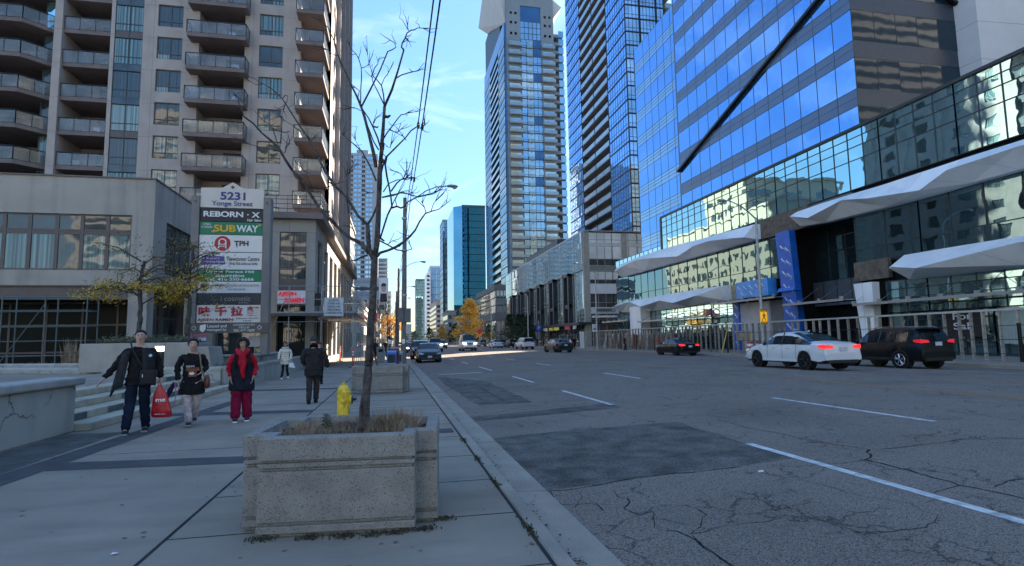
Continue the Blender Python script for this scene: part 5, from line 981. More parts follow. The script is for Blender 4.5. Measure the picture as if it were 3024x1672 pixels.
# ---------------------------------------------------------------- street planters
def planter(lab, cx, cy, rot, hw=.59, hx=.76, fy=.66, wy=.46, H=.74):
    t = thing('street_planter', lab, 'planter', (cx, cy, 0), 'precast planters along the kerb', world=False)
    def plan(i, z):
        a, b, c, d = hw-i, hx-i, fy-i, wy-i
        return [(x, y, z) for x, y in ((-a, -c), (a, -c), (a, -d), (b, -d), (b, d), (a, d), (a, c), (-a, c), (-a, d), (-b, d), (-b, -d), (-a, -d))]
    mb = MB()
    for z0, z1, i in ((0, .03, .03), (.03, .085, 0), (.085, .11, .022), (.11, .485, .004), (.485, .51, .024), (.51, .545, .004), (.545, .57, .024)): mb.hexa(plan(i, z0), plan(i, z1))
    o = plan(0, .57); p = plan(0, H-.012); q = plan(.012, H); r = plan(.1, H); s = plan(.115, H-.1)
    for A, B in ((o, p), (p, q), (q, r), (r, s)):
        k = len(mb.v); n = 12; mb.v += A+B
        for j in range(n): mb.f.append((k+j, k+(j+1) % n, k+n+(j+1) % n, k+n+j)); mb.m.append(0)
    mb.build('planter_body', exag, t, bevel=.006)
    mb = MB(); rows = []
    for i in range(25): rows.append([(-(hw)+(2*hw)*j/24, -(fy-.1)+(2*(fy-.1))*i/24, H-.085+rnd.uniform(0, .022)+.02*math.sin(i*.6)*math.cos(j*.7)) for j in range(25)])
    mb.grid(rows); mb.box(-hx+.1, -hw+.02, -wy+.1, wy-.1, H-.14, H-.07); mb.box(hw-.02, hx-.1, -wy+.1, wy-.1, H-.14, H-.07); mb.build('soil_fill', soil, t)
    return place(t, (cx, cy, 0), rot)
p1 = planter('near speckled concrete planter with dry grass and a bare tree', -.345, 5.33, R(-5.5))
p2 = planter('far speckled concrete planter behind the hydrant and trunk', -.3, 17.55, R(-4), .66, .8, .7, .5, .78)
t = thing('dry_weed_clump', 'dry tan grass and weeds filling the near planter', 'weeds', (-.35, 5.3, .66))
def inpl(rx, ry):
    a = R(-5.5); return -.345+rx*math.cos(a)-ry*math.sin(a), 5.33+rx*math.sin(a)+ry*math.cos(a)
mb = MB(); cl = []
for i in range(95):
    u = rnd.random()
    cl.append((rnd.gauss(.33, .14), rnd.gauss(.12, .22), rnd.uniform(.07, .21)) if u < .42 else (rnd.gauss(-.33, .13), rnd.gauss(-.1, .24), rnd.uniform(.05, .16)) if u < .78 else (rnd.uniform(-.52, .55), rnd.uniform(-.5, .5), rnd.uniform(.03, .1)))
for cx_, cy_, hh in cl:
    if abs(cx_) > .58 or abs(cy_) > .53: continue
    k = rnd.choice([0, 0, 1, 1, 2])
    for i in range(int(rnd.uniform(22, 60))):
        rx, ry = cx_+rnd.gauss(0, .035), cy_+rnd.gauss(0, .035); x, y = inpl(max(-.58, min(.58, rx)), max(-.54, min(.54, ry))); blade(mb, x, y, .655, hh*rnd.uniform(.4, 1.2), rnd.uniform(.02, .11), rnd.uniform(.0011, .0026), k if rnd.random() < .8 else 0)
mb.build('dry_blades', [straw, mat('brown_grass', (.19, .13, .085), .9, var=.4, sc=20), mat('grey_stem', (.22, .19, .16), .9, var=.4, sc=20)], t)
mb = MB()
for i in range(500):
    rx, ry = rnd.uniform(-.5, .56), rnd.uniform(-.5, .5); x, y = inpl(rx, ry); leaf(mb, (x, y, .665+rnd.uniform(0, .012)), rnd.uniform(.006, .02), 0)
mb.build('mulch_chips', mat('mulch', (.15, .12, .1), .95, var=.6, sc=30), t)
def weedp(lab, rx, ry, h, n, s):
    x, y = inpl(rx, ry); t = thing('green_weed', lab, 'weed', (x, y, .66)); mb = MB()
    for i in range(n):
        a = i*2.4; z = .66+h*(i/n)**.8; l = s*(1-.5*i/n); dx, dy = math.cos(a)*l, math.sin(a)*l
        mb.poly([(x, y, z), (x+dx*.5-dy*.18, y+dy*.5+dx*.18, z+l*.3), (x+dx, y+dy, z+l*.25), (x+dx*.5+dy*.18, y+dy*.5-dx*.18, z+l*.3)])
    mb.build('leaves', weed, t); mb = MB(); mb.cyl((x, y, .65), (x, y, .66+h), .004, n=5); mb.build('stem', weed, t)
weedp('leafy green weed left of the near trunk', -.21, -.02, .17, 34, .075); weedp('low green weed in the right corner of the near planter', .52, -.3, .07, 26, .07)

# ---------------------------------------------------------------- bare street tree in the near planter, limbs measured on the photograph and set out in depth
TR = thing('bare_street_tree', 'bare knobbly street tree with dark bark rising from the near planter', 'tree', (-.25, 5.3, .66))
A8 = lambda *p: [(700+x/2.034, y/2.034) for x, y in p]
A5 = lambda *p: [(700+x/2.373, 500+y/2.373) for x, y in p]
A6 = lambda *p: [(1000+x/2.034, 400+y/2.034) for x, y in p]
AB = lambda *p: [(900+x/5.4775, 1080+y/5.4775) for x, y in p]
def L3(px, d0, d1): n = len(px)-1; return [gy(x, y, 5.3+d0+(d1-d0)*i/n) for i, (x, y) in enumerate(px)]
tm = MB(); lim = [
 (L3(AB((965, 1030), (965, 950), (965, 700), (985, 500), (1000, 400), (1015, 200), (1030, 0)), 0, .02), .062, .043),
 (L3([(1088, 1080), (1092, 1020), (1095, 963), (1100, 900), (1102, 860), (1104, 795), (1107, 755)], .02, .02), .043, .037),
 (L3([(1107, 760), (1113, 720), (1117, 650), (1119, 590), (1121, 540), (1122, 500), (1124, 470), (1128, 440)], .02, -.05), .034, .026),
 (L3(A8((868, 900), (872, 840), (878, 770), (882, 700), (886, 640)), -.05, -.1), .026, .02),
 (L3(A8((886, 640), (930, 540), (965, 430), (1002, 300)), -.1, -.35), .016, .01), (L3(A8((1002, 300), (988, 285), (992, 260), (1010, 230), (1020, 200), (1045, 182), (1065, 180), (1085, 168), (1118, 170)), -.35, -.5), .01, .004),
 (L3(A8((1030, 185), (1024, 160), (1022, 135)), -.4, -.45), .005, .002), (L3(A8((1012, 225), (1030, 240)), -.4, -.4), .005, .003), (L3(A8((955, 470), (990, 450), (1030, 438), (1055, 432), (1090, 425)), -.25, -.1), .008, .006),
 (L3(A8((886, 640), (880, 570), (868, 515), (840, 480), (815, 455), (800, 400), (790, 370), (780, 300)), -.1, .3), .009, .002), (L3(A8((886, 635), (850, 560), (815, 490), (808, 450)), -.1, .1), .007, .005),
 (L3(A8((812, 455), (825, 410), (845, 385), (852, 352)), .2, .3), .007, .004), (L3(A8((868, 510), (885, 470), (905, 445), (912, 430)), .1, .1), .005, .004),
 (L3(A8((835, 1000), (820, 920), (790, 800), (765, 700), (745, 640)), 0, .25), .022, .016), (L3(A8((745, 640), (720, 580), (690, 520), (655, 440), (620, 370), (595, 300), (590, 265), (570, 215), (545, 165), (520, 140), (490, 118)), .25, .7), .014, .005),
 (L3(A8((600, 335), (570, 325), (545, 300), (520, 295)), .5, .5), .006, .004), (L3(A8((748, 640), (800, 540), (860, 420), (905, 310), (930, 300), (955, 285), (945, 258), (918, 240)), .25, .0), .01, .004),
 (L3(A8((742, 620), (743, 540), (748, 460), (746, 405), (730, 350), (715, 325), (690, 300), (676, 275)), .25, .5), .008, .004), (L3(A8((748, 410), (775, 400), (790, 385), (795, 365)), .4, .4), .005, .003),
 (L3(A8((742, 665), (720, 652), (690, 648), (660, 655)), .25, .3), .005, .003), (L3(A8((725, 590), (735, 545), (700, 520)), .25, .4), .005, .004), (L3(A8((750, 650), (790, 710), (815, 760), (845, 830), (862, 890)), .2, 0), .006, .011), (L3(A8((752, 680), (790, 770), (820, 850), (850, 900)), .2, 0), .005, .009), (L3(A8((815, 755), (830, 720), (840, 705)), .1, .1), .005, .006),
 (L3(A8((870, 850), (900, 800), (935, 755), (960, 720), (985, 690), (1010, 685), (1038, 668)), -.05, -.3), .009, .004), (L3(A8((915, 780), (940, 790), (965, 795), (985, 775)), -.2, -.3), .006, .004),
 (L3(A8((860, 1060), (875, 1000), (895, 945), (950, 890), (1010, 830), (1045, 785), (1080, 762), (1100, 770), (1130, 752)), 0, -.6), .012, .004), (L3(A8((1010, 835), (990, 810)), -.4, -.4), .006, .004), (L3(A8((880, 900), (885, 860), (900, 880), (920, 890), (928, 850)), 0, 0), .008, .004),
 (L3(A8((900, 940), (890, 990), (900, 1060), (915, 1130), (925, 1190), (930, 1240), (905, 1290), (880, 1370), (860, 1430)), 0, .1), .011, .012), (L3(A8((928, 1250), (960, 1240), (985, 1250), (1005, 1240), (1030, 1210), (1080, 1185), (1130, 1175), (1180, 1165), (1218, 1142)), .1, -.4), .011, .004),
 (L3(A8((925, 1150), (960, 1100), (990, 1075), (1020, 1070), (1045, 1065)), .05, -.1), .009, .004), (L3(A8((1000, 1075), (985, 1045), (958, 1030)), -.1, -.1), .005, .003), (L3(A8((1020, 1065), (1018, 1020)), -.1, -.1), .005, .003),
 (L3(A8((875, 1185), (930, 1170), (985, 1160), (1020, 1165), (1060, 1158)), 0, .3), .008, .003), (L3(A8((960, 1240), (950, 1200), (965, 1170), (990, 1150)), 0, 0), .006, .004),
 (L3(A8((835, 1085), (800, 1000), (750, 910), (700, 865), (660, 830), (630, 805)), 0, .6), .011, .004), (L3(A8((745, 905), (720, 860), (700, 822)), .3, .4), .004, .002),
 (L3([(1104, 765), (1090, 735), (1087, 700), (1085.6, 664)], .02, .1), .03, .024), (L3([(1085.6, 664), (1058, 639), (1024.5, 584), (986.5, 546), (958, 503)]+A8((500, 970), (430, 830), (385, 770)), .1, .5), .018, .012), (L3(A8((385, 770), (340, 700), (305, 645), (270, 590), (210, 535), (150, 500), (100, 470), (60, 460)), .5, .9), .011, .003),
 (L3(A8((270, 595), (290, 572), (305, 575), (300, 610), (275, 660)), .7, .7), .006, .004), (L3(A8((150, 505), (115, 510), (60, 480)), .8, .9), .005, .002), (L3(A8((385, 795), (330, 750), (280, 722)), .5, .6), .006, .003), (L3(A8((445, 850), (455, 830), (468, 820)), .5, .5), .004, .003),
 (L3([(1085.6, 664), (1100, 640), (1113, 610)], .1, 0), .012, .014), (L3(A5((925, 590), (880, 530), (850, 510), (790, 480), (740, 440), (690, 390), (580, 280), (500, 150), (450, 70), (385, 5)), .03, .2), .024, .017),
 (L3(A8((330, 1020), (290, 960), (255, 895), (210, 850), (150, 800), (95, 740), (40, 700)), .2, .0), .015, .009), (L3(A8((40, 700), (20, 640), (5, 600), (-20, 560), (20, 590)), .0, -.1), .007, .002), (L3(A8((255, 910), (190, 895), (120, 880), (70, 865), (30, 855)), .15, .1), .006, .003), (L3(A8((245, 870), (220, 790), (200, 750), (150, 720)), .1, .2), .007, .003), (L3(A8((210, 770), (245, 785)), .1, .2), .005, .003), (L3(A8((262, 860), (268, 760), (270, 700), (240, 705)), .1, .2), .007, .004), (L3(A8((285, 920), (300, 880), (315, 862)), .2, .2), .006, .005),
 (L3(A8((455, 1155), (430, 1080), (410, 1030), (370, 990)), .2, .3), .007, .004), (L3(A8((430, 1125), (500, 1130), (540, 1125), (585, 1110)), .2, .1), .007, .005), (L3(A5((770, 640), (830, 640), (880, 610), (915, 605)), .1, .1), .006, .012), (L3(A5((825, 470), (820, 430), (790, 400), (740, 395)), .1, .1), .006, .007),
 (L3(A6((232, 725), (250, 705), (300, 690), (345, 670), (390, 640), (430, 605), (460, 570), (485, 520), (520, 470), (560, 455), (600, 445), (640, 415)), 0, -.5), .017, .004), (L3(A6((525, 465), (515, 430), (495, 392)), -.4, -.45), .006, .003), (L3(A6((555, 455), (570, 410), (602, 370)), -.4, -.5), .005, .002), (L3(A6((245, 632), (290, 655), (350, 688), (400, 695), (440, 682), (425, 650)), 0, .2), .01, .004), (L3(A6((295, 655), (325, 632)), .1, .1), .006, .003),
 (L3(A6((258, 590), (285, 500), (310, 450), (330, 400), (350, 360), (370, 320), (410, 240)), 0, .2), .009, .003), (L3(A6((262, 372), (330, 360), (380, 340), (470, 368), (550, 352), (600, 330)), 0, -.4), .009, .004), (L3(A6((268, 340), (300, 290), (350, 268), (385, 265), (410, 225)), 0, -.1), .007, .004), (L3(A6((215, 340), (190, 345), (170, 338)), 0, .1), .004, .002), (L3(A6((60, 470), (52, 380), (50, 240), (58, 200)), .3, .3), .007, .005), (L3(A6((45, 210), (60, 240), (68, 200)), .3, .3), .004, .002)]
lim = [(p_, a*.82, b*.76) for p_, a, b in lim]
for p_, a, b in list(lim):
    if b < .0052:
        e = p_[-1]; d0 = (p_[-1]-p_[-2]).normalized()
        for _ in range(3): d = (d0+Vector((rnd.gauss(0, .6), rnd.gauss(0, .6), rnd.gauss(.1, .5)))).normalized(); l = rnd.uniform(.05, .13); lim.append(([e-d0*rnd.uniform(0, .08), e+d*l*.6, e+d*l+Vector((0, 0, rnd.uniform(-.02, .03)))], .0034, .0015))
path_tree(TR, lim, tm, twigs=.28, nodes=12); tm.build('trunk', bark, TR, smooth=True)
def bare_tree(x, y, H, lab, seed, z0=0, leafm=None, nl=0, spread=.35, name='small_street_tree', cat='tree', grp=None, r=.07, ls=.12):
    global rnd; keep = rnd; rnd = random.Random(seed); t = thing(name, lab, cat, (x, y, z0), grp); mb = MB(); lf = MB(); lims = [([(x, y, z0), (x+.05, y, z0+H*.3), (x, y+.05, z0+H*.75)], r, r*.4)]; tips = []
    for i in range(16):
        a = i*2.4; zz = z0+H*rnd.uniform(.25, .7); d = Vector((math.cos(a), math.sin(a), rnd.uniform(.7, 1.8))).normalized(); l = H*spread*rnd.uniform(.7, 1.2); p = Vector((x, y, zz)); e = p+d*l; lims.append(([p, p.lerp(e, .5)+Vector((0, 0, -.05*l)), e], r*.33, r*.1)); tips.append(e)
        for j in range(3):
            q = p.lerp(e, rnd.uniform(.4, .95)); e2 = q+Vector((rnd.gauss(0, .4), rnd.gauss(0, .4), rnd.uniform(.1, .8))).normalized()*l*.45; lims.append(([q, e2], r*.13, r*.06)); tips.append(e2)
    path_tree(t, lims, mb, nodes=6); mb.build('trunk', barkt if not leafm else bark, t)
    if leafm:
        for e in tips:
            for _ in range(nl): leaf(lf, e+Vector((rnd.gauss(0, H*.055), rnd.gauss(0, H*.055), rnd.gauss(-.02*H, H*.05))), rnd.uniform(.7, 1.3)*ls)
        lf.build('crown', leafm, t)
    rnd = keep; return t
bare_tree(-1.6, 58, 7, 'small bare street tree just beyond the scaffold', 1); bare_tree(-.6, 76, 7.5, 'small bare street tree behind the bare tree trunk', 2); bare_tree(-.4, 96, 7, 'small bare street tree left of the utility poles', 5)
bare_tree(.3, 118, 7, 'small golden street tree left of the utility poles', 6, leafm=amber, nl=26, ls=.16)
def conetree(x, y, H, lab, m, seed, w=.27, n=8000, z0=.1, ls=.16):
    global rnd; keep = rnd; rnd = random.Random(seed); t = thing('leafy_street_tree', lab, 'tree', (x, y, z0)); mb = MB(); mb.tube([(x, y, z0), (x, y, z0+H*.9)], [.18, .04], 8)
    clumps = []
    for i in range(70):
        f = rnd.random()**.8; z = z0+H*(.18+.82*f); rr = H*w*(1-f)**.7*rnd.uniform(.25, 1.25)+.1; a = rnd.uniform(0, 6.28); clumps.append((x+rr*math.cos(a), y+rr*math.sin(a), z, H*.05*(1.3-f*.7))); mb.tube([(x, y, z-H*.06), clumps[-1][:3]], [.05, .015], 5)
    mb.build('trunk', bark, t); lf = MB()
    for _ in range(n): c = rnd.choice(clumps); leaf(lf, (c[0]+rnd.gauss(0, c[3]), c[1]+rnd.gauss(0, c[3]), c[2]+rnd.gauss(0, c[3]*.7)), rnd.uniform(.6, 1.3)*ls)
    lf.build('crown', m, t); rnd = keep
conetree(25.3, 190, 15, 'bright golden tree in front of the deep teal tower', amber, 4, w=.34, n=7000, ls=.3)
conetree(27.2, 196, 6.5, 'small russet tree beside the golden tree', mat('russet_leaf', (.4, .2, .06), .7, var=.4, sc=1), 14, w=.3, n=2500, ls=.2)
dkg = mat('dark_green_leaf', (.03, .06, .035), .7, var=.5, sc=1)
for i, (y, h, lab) in enumerate(((118, 6.6, 'nearest dark green street tree before the portal frames'), (127, 7, 'middle dark green street tree before the portal frames'), (137, 7.6, 'farthest dark green street tree before the portal frames'), (168, 6, 'olive street tree before the brown midrise'))):
    conetree(28.2, y, h, lab, dkg if i < 3 else mat('olive_green_leaf', (.08, .09, .04), .7, var=.5, sc=1), 20+i, w=.36, n=3000, ls=.18)
for i, (x, y, h, m_, lab) in enumerate(((27, 250, 9, dkg, 'dark tree left of the golden tree'), (25.5, 300, 9, amber, 'small orange tree far down the right kerb'), (24, 380, 10, dkg, 'distant dark green tree by the pinkish midrise'), (-2, 420, 10, dkg, 'distant dark tree at the end of the left pavement'), (14, 620, 12, dkg, 'farthest dark tree in the street axis'), (22, 560, 12, dkg, 'distant dark tree before the green tower'))):
    conetree(x, y, h, lab, m_, 40+i, w=.4, n=900, ls=.5)

# ---------------------------------------------------------------- hydrant
hy = mat('hydrant_yellow', (.8, .55, .035), .45, var=.12, sc=9, stretch=(14, 14, 6), dark=.35); X, Y = -.83, 10.6
t = thing('fire_hydrant', 'chipped yellow fire hydrant with a black side cap behind the near planter', 'hydrant', (X, Y, 0)); mb = MB()
mb.lathe([(.145, 0), (.145, .03), (.112, .04), (.108, .5), (.118, .5), (.12, .56), (.126, .565), (.126, .6), (.114, .61), (.082, .69), (.052, .71), (.034, .715), (.034, .735), (.025, .74), (.02, .775)], (X, Y, 0), 24); mb.build('barrel', hy, t, smooth=False, bevel=.004)
for i in range(6): a = i*1.047; mb = MB(); mb.hexa([(X+math.cos(a)*.1-.01*math.sin(a), Y+math.sin(a)*.1+.01*math.cos(a), .6), (X+math.cos(a)*.1+.01*math.sin(a), Y+math.sin(a)*.1-.01*math.cos(a), .6), (X+math.cos(a)*.05, Y+math.sin(a)*.05, .6)], [(X+math.cos(a)*.06-.008*math.sin(a), Y+math.sin(a)*.06+.008*math.cos(a), .71), (X+math.cos(a)*.06+.008*math.sin(a), Y+math.sin(a)*.06-.008*math.cos(a), .71), (X+math.cos(a)*.02, Y+math.sin(a)*.02, .71)]); mb.build('bonnet_rib', hy, t)
mb = MB(); mb.tube([(X, Y-.08, .45), (X, Y-.125, .45)], [.055, .055], 16); mb.tube([(X, Y-.125, .45), (X, Y-.15, .45)], [.03, .03], 6); mb.build('front_cap', hy, t)
mb = MB(); mb.tube([(X+.08, Y, .46), (X+.135, Y, .46)], [.07, .075], 16); mb.build('side_nozzle', hy, t)
mb = MB(); mb.tube([(X+.135, Y, .45), (X+.16, Y, .45)], [.07, .065], 14); mb.tube([(X+.16, Y, .45), (X+.22, Y, .47)], [.025, .022], 8); mb.build('side_cap', blackm, t)

# ---------------------------------------------------------------- utility poles, lamps and wires on the near side
polem = mat('wood_pole', (.2, .185, .17), .9, var=.25, sc=3, bump=.004, bsc=40, stretch=(20, 20, 1.5), dark=.7)
def upole(y, lab, box=True, X=.68, n=12):
    t = thing('utility_pole', lab, 'street lamp', (X, y, 0), 'utility poles along the near kerb'); mb = MB(); mb.tube([(X, y, -.1), (X+.03, y, 5), (X+.06, y, 10.25)], [.17, .145, .105], n); mb.build('pole', polem, t)
    mb = MB(); mb.tube([(X+.08, y-.08, 9.9), (X+.7, y-.08, 10.25), (X+1.35, y-.08, 10.72), (X+2.0, y-.08, 11.0), (X+2.6, y-.08, 11.07)], .035, 8); mb.cyl((X+.06, y-.08, 9.55), (X+.5, y-.08, 10.1), .018, n=6); mb.build('lamp_arm', gal, t)
    mb = MB(); mb.lathe([(.05, -.06), (.13, -.02), (.15, .03), (.1, .1), (.03, .13)], (X+2.95, y-.08, 11.05), 12, sx=2.7); mb.build('lamp_head', mat('lamp_housing', (.24, .23, .2), .5), t, smooth=True)
    mb = MB(); mb.lathe([(.02, -.16), (.09, -.1), (.1, -.04)], (X+3.1, y-.08, 11.05), 12, sx=1.6); mb.build('lamp_lens', guard, t, smooth=True)
    for z in (4.2, 6.9, 8.9): mb = MB(); mb.tube([(X+.03, y, z), (X+.03, y, z+.12)], .165, n); mb.build('strap', gal, t)
    if box:
        mb = MB(); mb.box(X-.3, X-.02, y-.25, y-.15, 2.62, 3.48); mb.box(X+.05, X+.42, y-.23, y-.12, 2.6, 3.45); mb.build('sign_back', mat('sign_back_grey', (.13, .13, .13), .6), t)
        mb = MB(); mb.box(X+.12, X+.45, y-.22, y-.14, 1.95, 2.5); mb.build('meter_box', gal, t); mb = MB(); mb.box(X-.1, X+.08, y-.19, y-.175, 1.35, 1.62); mb.build('sticker', ink_w, t)
upole(35, 'nearest wooden utility pole with a cobra head lamp and grey boxes'); upole(69.5, 'second wooden utility pole down the near kerb', False); upole(101, 'third wooden utility pole down the near kerb', False); upole(128, 'fourth wooden utility pole down the near kerb', False); upole(160, 'fifth and smallest wooden utility pole down the near kerb', False)
for lab, X, z, r in (('right one of the two overhead power cables', 1.08, 10.25, .022), ('left one of the two overhead power cables', .93, 10.3, .02)):
    t = thing('overhead_cable', lab, 'cable', (X, 35, z), 'overhead cables'); mb = MB(); pts = []
    ys2 = [-12, 35, 69.5, 101, 128, 160]
    for a, b in zip(ys2[:-1], ys2[1:]):
        for i in range(16): f = i/16; pts.append((X, a+(b-a)*f, z-.9*4*f*(1-f)*((b-a)/47)**2+.25*(1-f if a < 0 else 0)))
    mb.tube(pts, r, 6); mb.build('cable', blackm, t)
    for k in (0, 1): mb = MB(); mb.lathe([(.03, -.16), (.06, -.05), (.035, .1)], (X, 21+8*k, z-.75+.25*k), 8); mb.build('cable_clamp', blackm, t)
# newspaper boxes
def nbox(x, y, c, lab, words_, w=.44, h=.98):
    t = thing('newspaper_box', lab, 'newspaper box', (x, y, 0), 'newspaper boxes by the utility pole'); m_ = mat('nb_%s' % c[0], c[1], .4); mb = MB(); mb.hexa([(x-w/2, y, .12), (x+w/2, y, .12), (x+w/2, y+.42, .12), (x-w/2, y+.42, .12)], [(x-w/2, y+.05, h), (x+w/2, y+.05, h), (x+w/2, y+.42, h+.08), (x-w/2, y+.42, h+.08)]); mb.build('box_body', m_, t, bevel=.012)
    mb = MB(); mb.box(x-w*.36, x+w*.36, y-.005, y+.04, h*.52, h*.9); mb.build('window', g_win, t)
    for sx in (-1, 1):
        mb = MB(); mb.box(x+sx*w*.38-.02, x+sx*w*.38+.02, y+.05, y+.38, 0, .12); mb.build('foot', blackm, t)
    if words_: text(t, words_[0], x, h*.43, w*.82, .13, y-.012, ink_w, bold=.02); text(t, words_[1], x, h*.22, w*.7, .08, y-.012, ink_w)
nbox(-.02, 27.0, ('blue', (.02, .1, .38)), 'blue newspaper box with white lettering behind the far planter', ('ELPAIKP', 'epoch')); nbox(.12, 27.8, ('maroon', (.12, .02, .04)), 'dark red newspaper box behind the blue one', None, .46, 1.14); nbox(.34, 29.6, ('grey', (.25, .25, .26)), 'grey newspaper box nearest the utility pole', None, .36, .9); nbox(-.12, 31, ('cream', (.5, .47, .4)), 'tall cream box top behind the dark red newspaper box', None, .2, 1.5)
t = thing('leaning_stake', 'short brown wooden stake leaning in the far planter', 'stake', (-.45, 17.2, .7)); mb = MB(); mb.tube([(-.38, 17.3, .68), (-.62, 17.4, 1.42)], .03, 6); mb.build('stake', mat('stake_brown', (.14, .08, .06), .8), t)
t = thing('litter_bin', 'grey litter bin on the far pavement before the newspaper boxes', 'bin', (-.8, 43, 0)); mb = MB(); mb.box(-1.1, -.5, 43, 43.6, .05, 1.1); mb.build('bin_body', mat('bin_grey', (.25, .27, .26), .5), t, bevel=.03); mb = MB(); mb.box(-.95, -.65, 42.98, 43, .75, .95); mb.build('opening', dark, t)

# ---------------------------------------------------------------- street lamps and signs on the far side
def rlamp(y, lab, sc=1, X=25.8):
    t = thing('steel_street_lamp', lab, 'street lamp', (X, y, .1), 'grey steel lamps on the far pavement'); mb = MB(); mb.tube([(X, y, .1), (X, y, 10)], [.13, .075], 12); mb.build('pole', gal, t)
    mb = MB(); mb.tube([(X, y, 9.9), (X-.5, y, 10.35), (X-1.2, y, 10.85), (X-2.0, y, 11.15), (X-2.4, y, 11.2)], [.06, .05, .045, .04, .04], 8); mb.build('lamp_arm', gal, t)
    mb = MB(); mb.lathe([(.04, -.1), (.12, -.06), (.14, .02), (.09, .09), (.02, .11)], (X-2.7, y, 11.18), 12, sx=2.6); mb.build('lamp_head', gal, t, smooth=True); mb = MB(); mb.tube([(X, y, .1), (X, y, .5)], .2, 10); mb.build('base_cover', gal, t); return t
rlamp(36.3, 'near grey lamp post carrying the amber pedestrian sign'); rlamp(70, 'grey lamp post carrying the white 40 speed sign'); rlamp(108, 'third grey lamp post before the portal frame building'); rlamp(150, 'fourth small grey lamp post near the golden tree'); rlamp(200, 'smallest grey lamp post beyond the golden tree')
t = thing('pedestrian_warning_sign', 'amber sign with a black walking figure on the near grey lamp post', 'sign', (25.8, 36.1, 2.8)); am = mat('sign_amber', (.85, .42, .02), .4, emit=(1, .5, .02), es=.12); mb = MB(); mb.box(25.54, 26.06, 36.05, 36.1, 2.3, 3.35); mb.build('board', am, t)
for z0, z1 in ((3.17, 3.35), (2.3, 2.46)): mb = MB(); mb.box(25.54, 26.06, 36.04, 36.05, z0, z1); mb.build('black_band', ink_b, t)
text(t, 'CROSS', 25.8, 3.26, .36, .07, 36.03, am); text(t, 'OTHER SIDE', 25.8, 2.38, .4, .06, 36.03, am)
mb = MB(); mb.lathe([(.01, -.05), (.05, 0), (.01, .05)], (25.81, 36.03, 3.08), 10, sy=.2); mb.tube([(25.81, 36.03, 3.0), (25.8, 36.03, 2.8)], .05, 6); mb.tube([(25.8, 36.03, 2.8), (25.7, 36.03, 2.66), (25.66, 36.03, 2.52)], .025, 5); mb.tube([(25.8, 36.03, 2.8), (25.87, 36.03, 2.66), (25.93, 36.03, 2.54)], .025, 5); mb.tube([(25.82, 36.03, 2.98), (25.92, 36.03, 2.86)], .018, 5); mb.tube([(25.8, 36.03, 2.98), (25.69, 36.03, 2.88)], .018, 5); mb.build('walking_figure', ink_b, t)
t = thing('speed_sign', 'white sign with a black 40 on the second grey lamp post', 'sign', (25.6, 69.8, 2.8)); mb = MB(); mb.box(25.1, 25.75, 69.76, 69.8, 2.35, 3.3); mb.build('board', white, t); text(t, '40', 25.42, 2.7, .42, .36, 69.74, ink_b, bold=.03); text(t, 'MAXIMUM', 25.42, 3.1, .45, .1, 69.74, ink_b)
t = thing('parking_direction_sign', 'blue square sign with white mark on a post near the portal frames', 'sign', (27, 108, 3)); mb = MB(); mb.box(26.4, 27.4, 104, 104.05, 3.1, 4.1); mb.build('board', mat('sign_blue', (.03, .08, .45), .5), t); text(t, 'P', 26.9, 3.6, .4, .6, 103.98, ink_w); mb = MB(); mb.cyl((26.9, 104.1, .1), (26.9, 104.1, 5), .06); mb.build('post', gal, t)
t = thing('bus_stop_panel', 'white and green panel below the blue square sign', 'sign', (27, 104, 2)); mb = MB(); mb.box(26.35, 27.3, 104.2, 104.25, 1.6, 2.9); mb.build('board', guard, t)
t = thing('do_not_enter_sign', 'small red round sign far down the right kerb', 'sign', (26, 172, 3)); mb = MB(); mb.tube([(26, 172, 4.1), (26, 172.05, 4.1)], .75, 16); mb.build('disc', ink_r, t); mb = MB(); mb.cyl((26, 172.1, .1), (26, 172.1, 3.5), .05); mb.build('post', gal, t)
def signal(x, y, lab):
    t = thing('traffic_signal', lab, 'traffic light', (x, y, 0)); mb = MB(); mb.tube([(x, y, 0), (x, y, 6), (x+(3 if x < 5 else -3), y, 6.4)], .08, 8); mb.build('mast', gal, t); mb = MB(); xx = x+(3 if x < 5 else -3); mb.box(xx-.2, xx+.2, y-.2, y, 5.6, 6.7); mb.build('signal_head', mat('signal_yellow', (.5, .35, .03), .5), t); mb = MB(); mb.lathe([(.01, 0), (.12, .01)], (xx, y-.21, 5.8), 8); mb.build('lens', dark, t)
signal(1, 205, 'traffic signal mast on the near kerb at the far junction'); signal(25, 225, 'traffic signal mast on the far kerb before the teal tower')

# ---------------------------------------------------------------- construction fence
F = thing('timber_frame_fence', 'long open fence of weathered timber studs before the glass podium', 'fence', (28.2, 50, .1))
y = 17.0; i = 0
while y < 78.6:
    mb = MB(); l = rnd.uniform(-.05, .05); mb.hexa([(28.15, y, .1), (28.29, y, .1), (28.29, y+.09, .1), (28.15, y+.09, .1)], [(28.15+l, y+l, 2.45), (28.29+l, y+l, 2.45), (28.29+l, y+.09+l, 2.45), (28.15+l, y+.09+l, 2.45)]); mb.build('stud', wood, F); y += rnd.choice([.6, .75, .8, .85, .4 if y > 50 else .8])
for y0 in range(17, 79, 6): mb = MB(); mb.box(28.1, 28.3, y0, min(y0+5.98, 79), 2.45, 2.55); mb.build('top_rail', mat('pale_timber', (.5, .47, .42), .8, var=.15, sc=3), F)
for y0, z0, y1, z1 in ((20.5, .1, 19.6, 1.8), (26.3, .5, 25.5, 2.1), (27.8, .7, 27.1, 2.2), (57, .1, 60, 2.0), (63, .2, 61.2, 1.6)): mb = MB(); mb.tube([(28.4, y0, z0), (28.3, y1, z1)], .06, 4); mb.build('brace', wood, F)
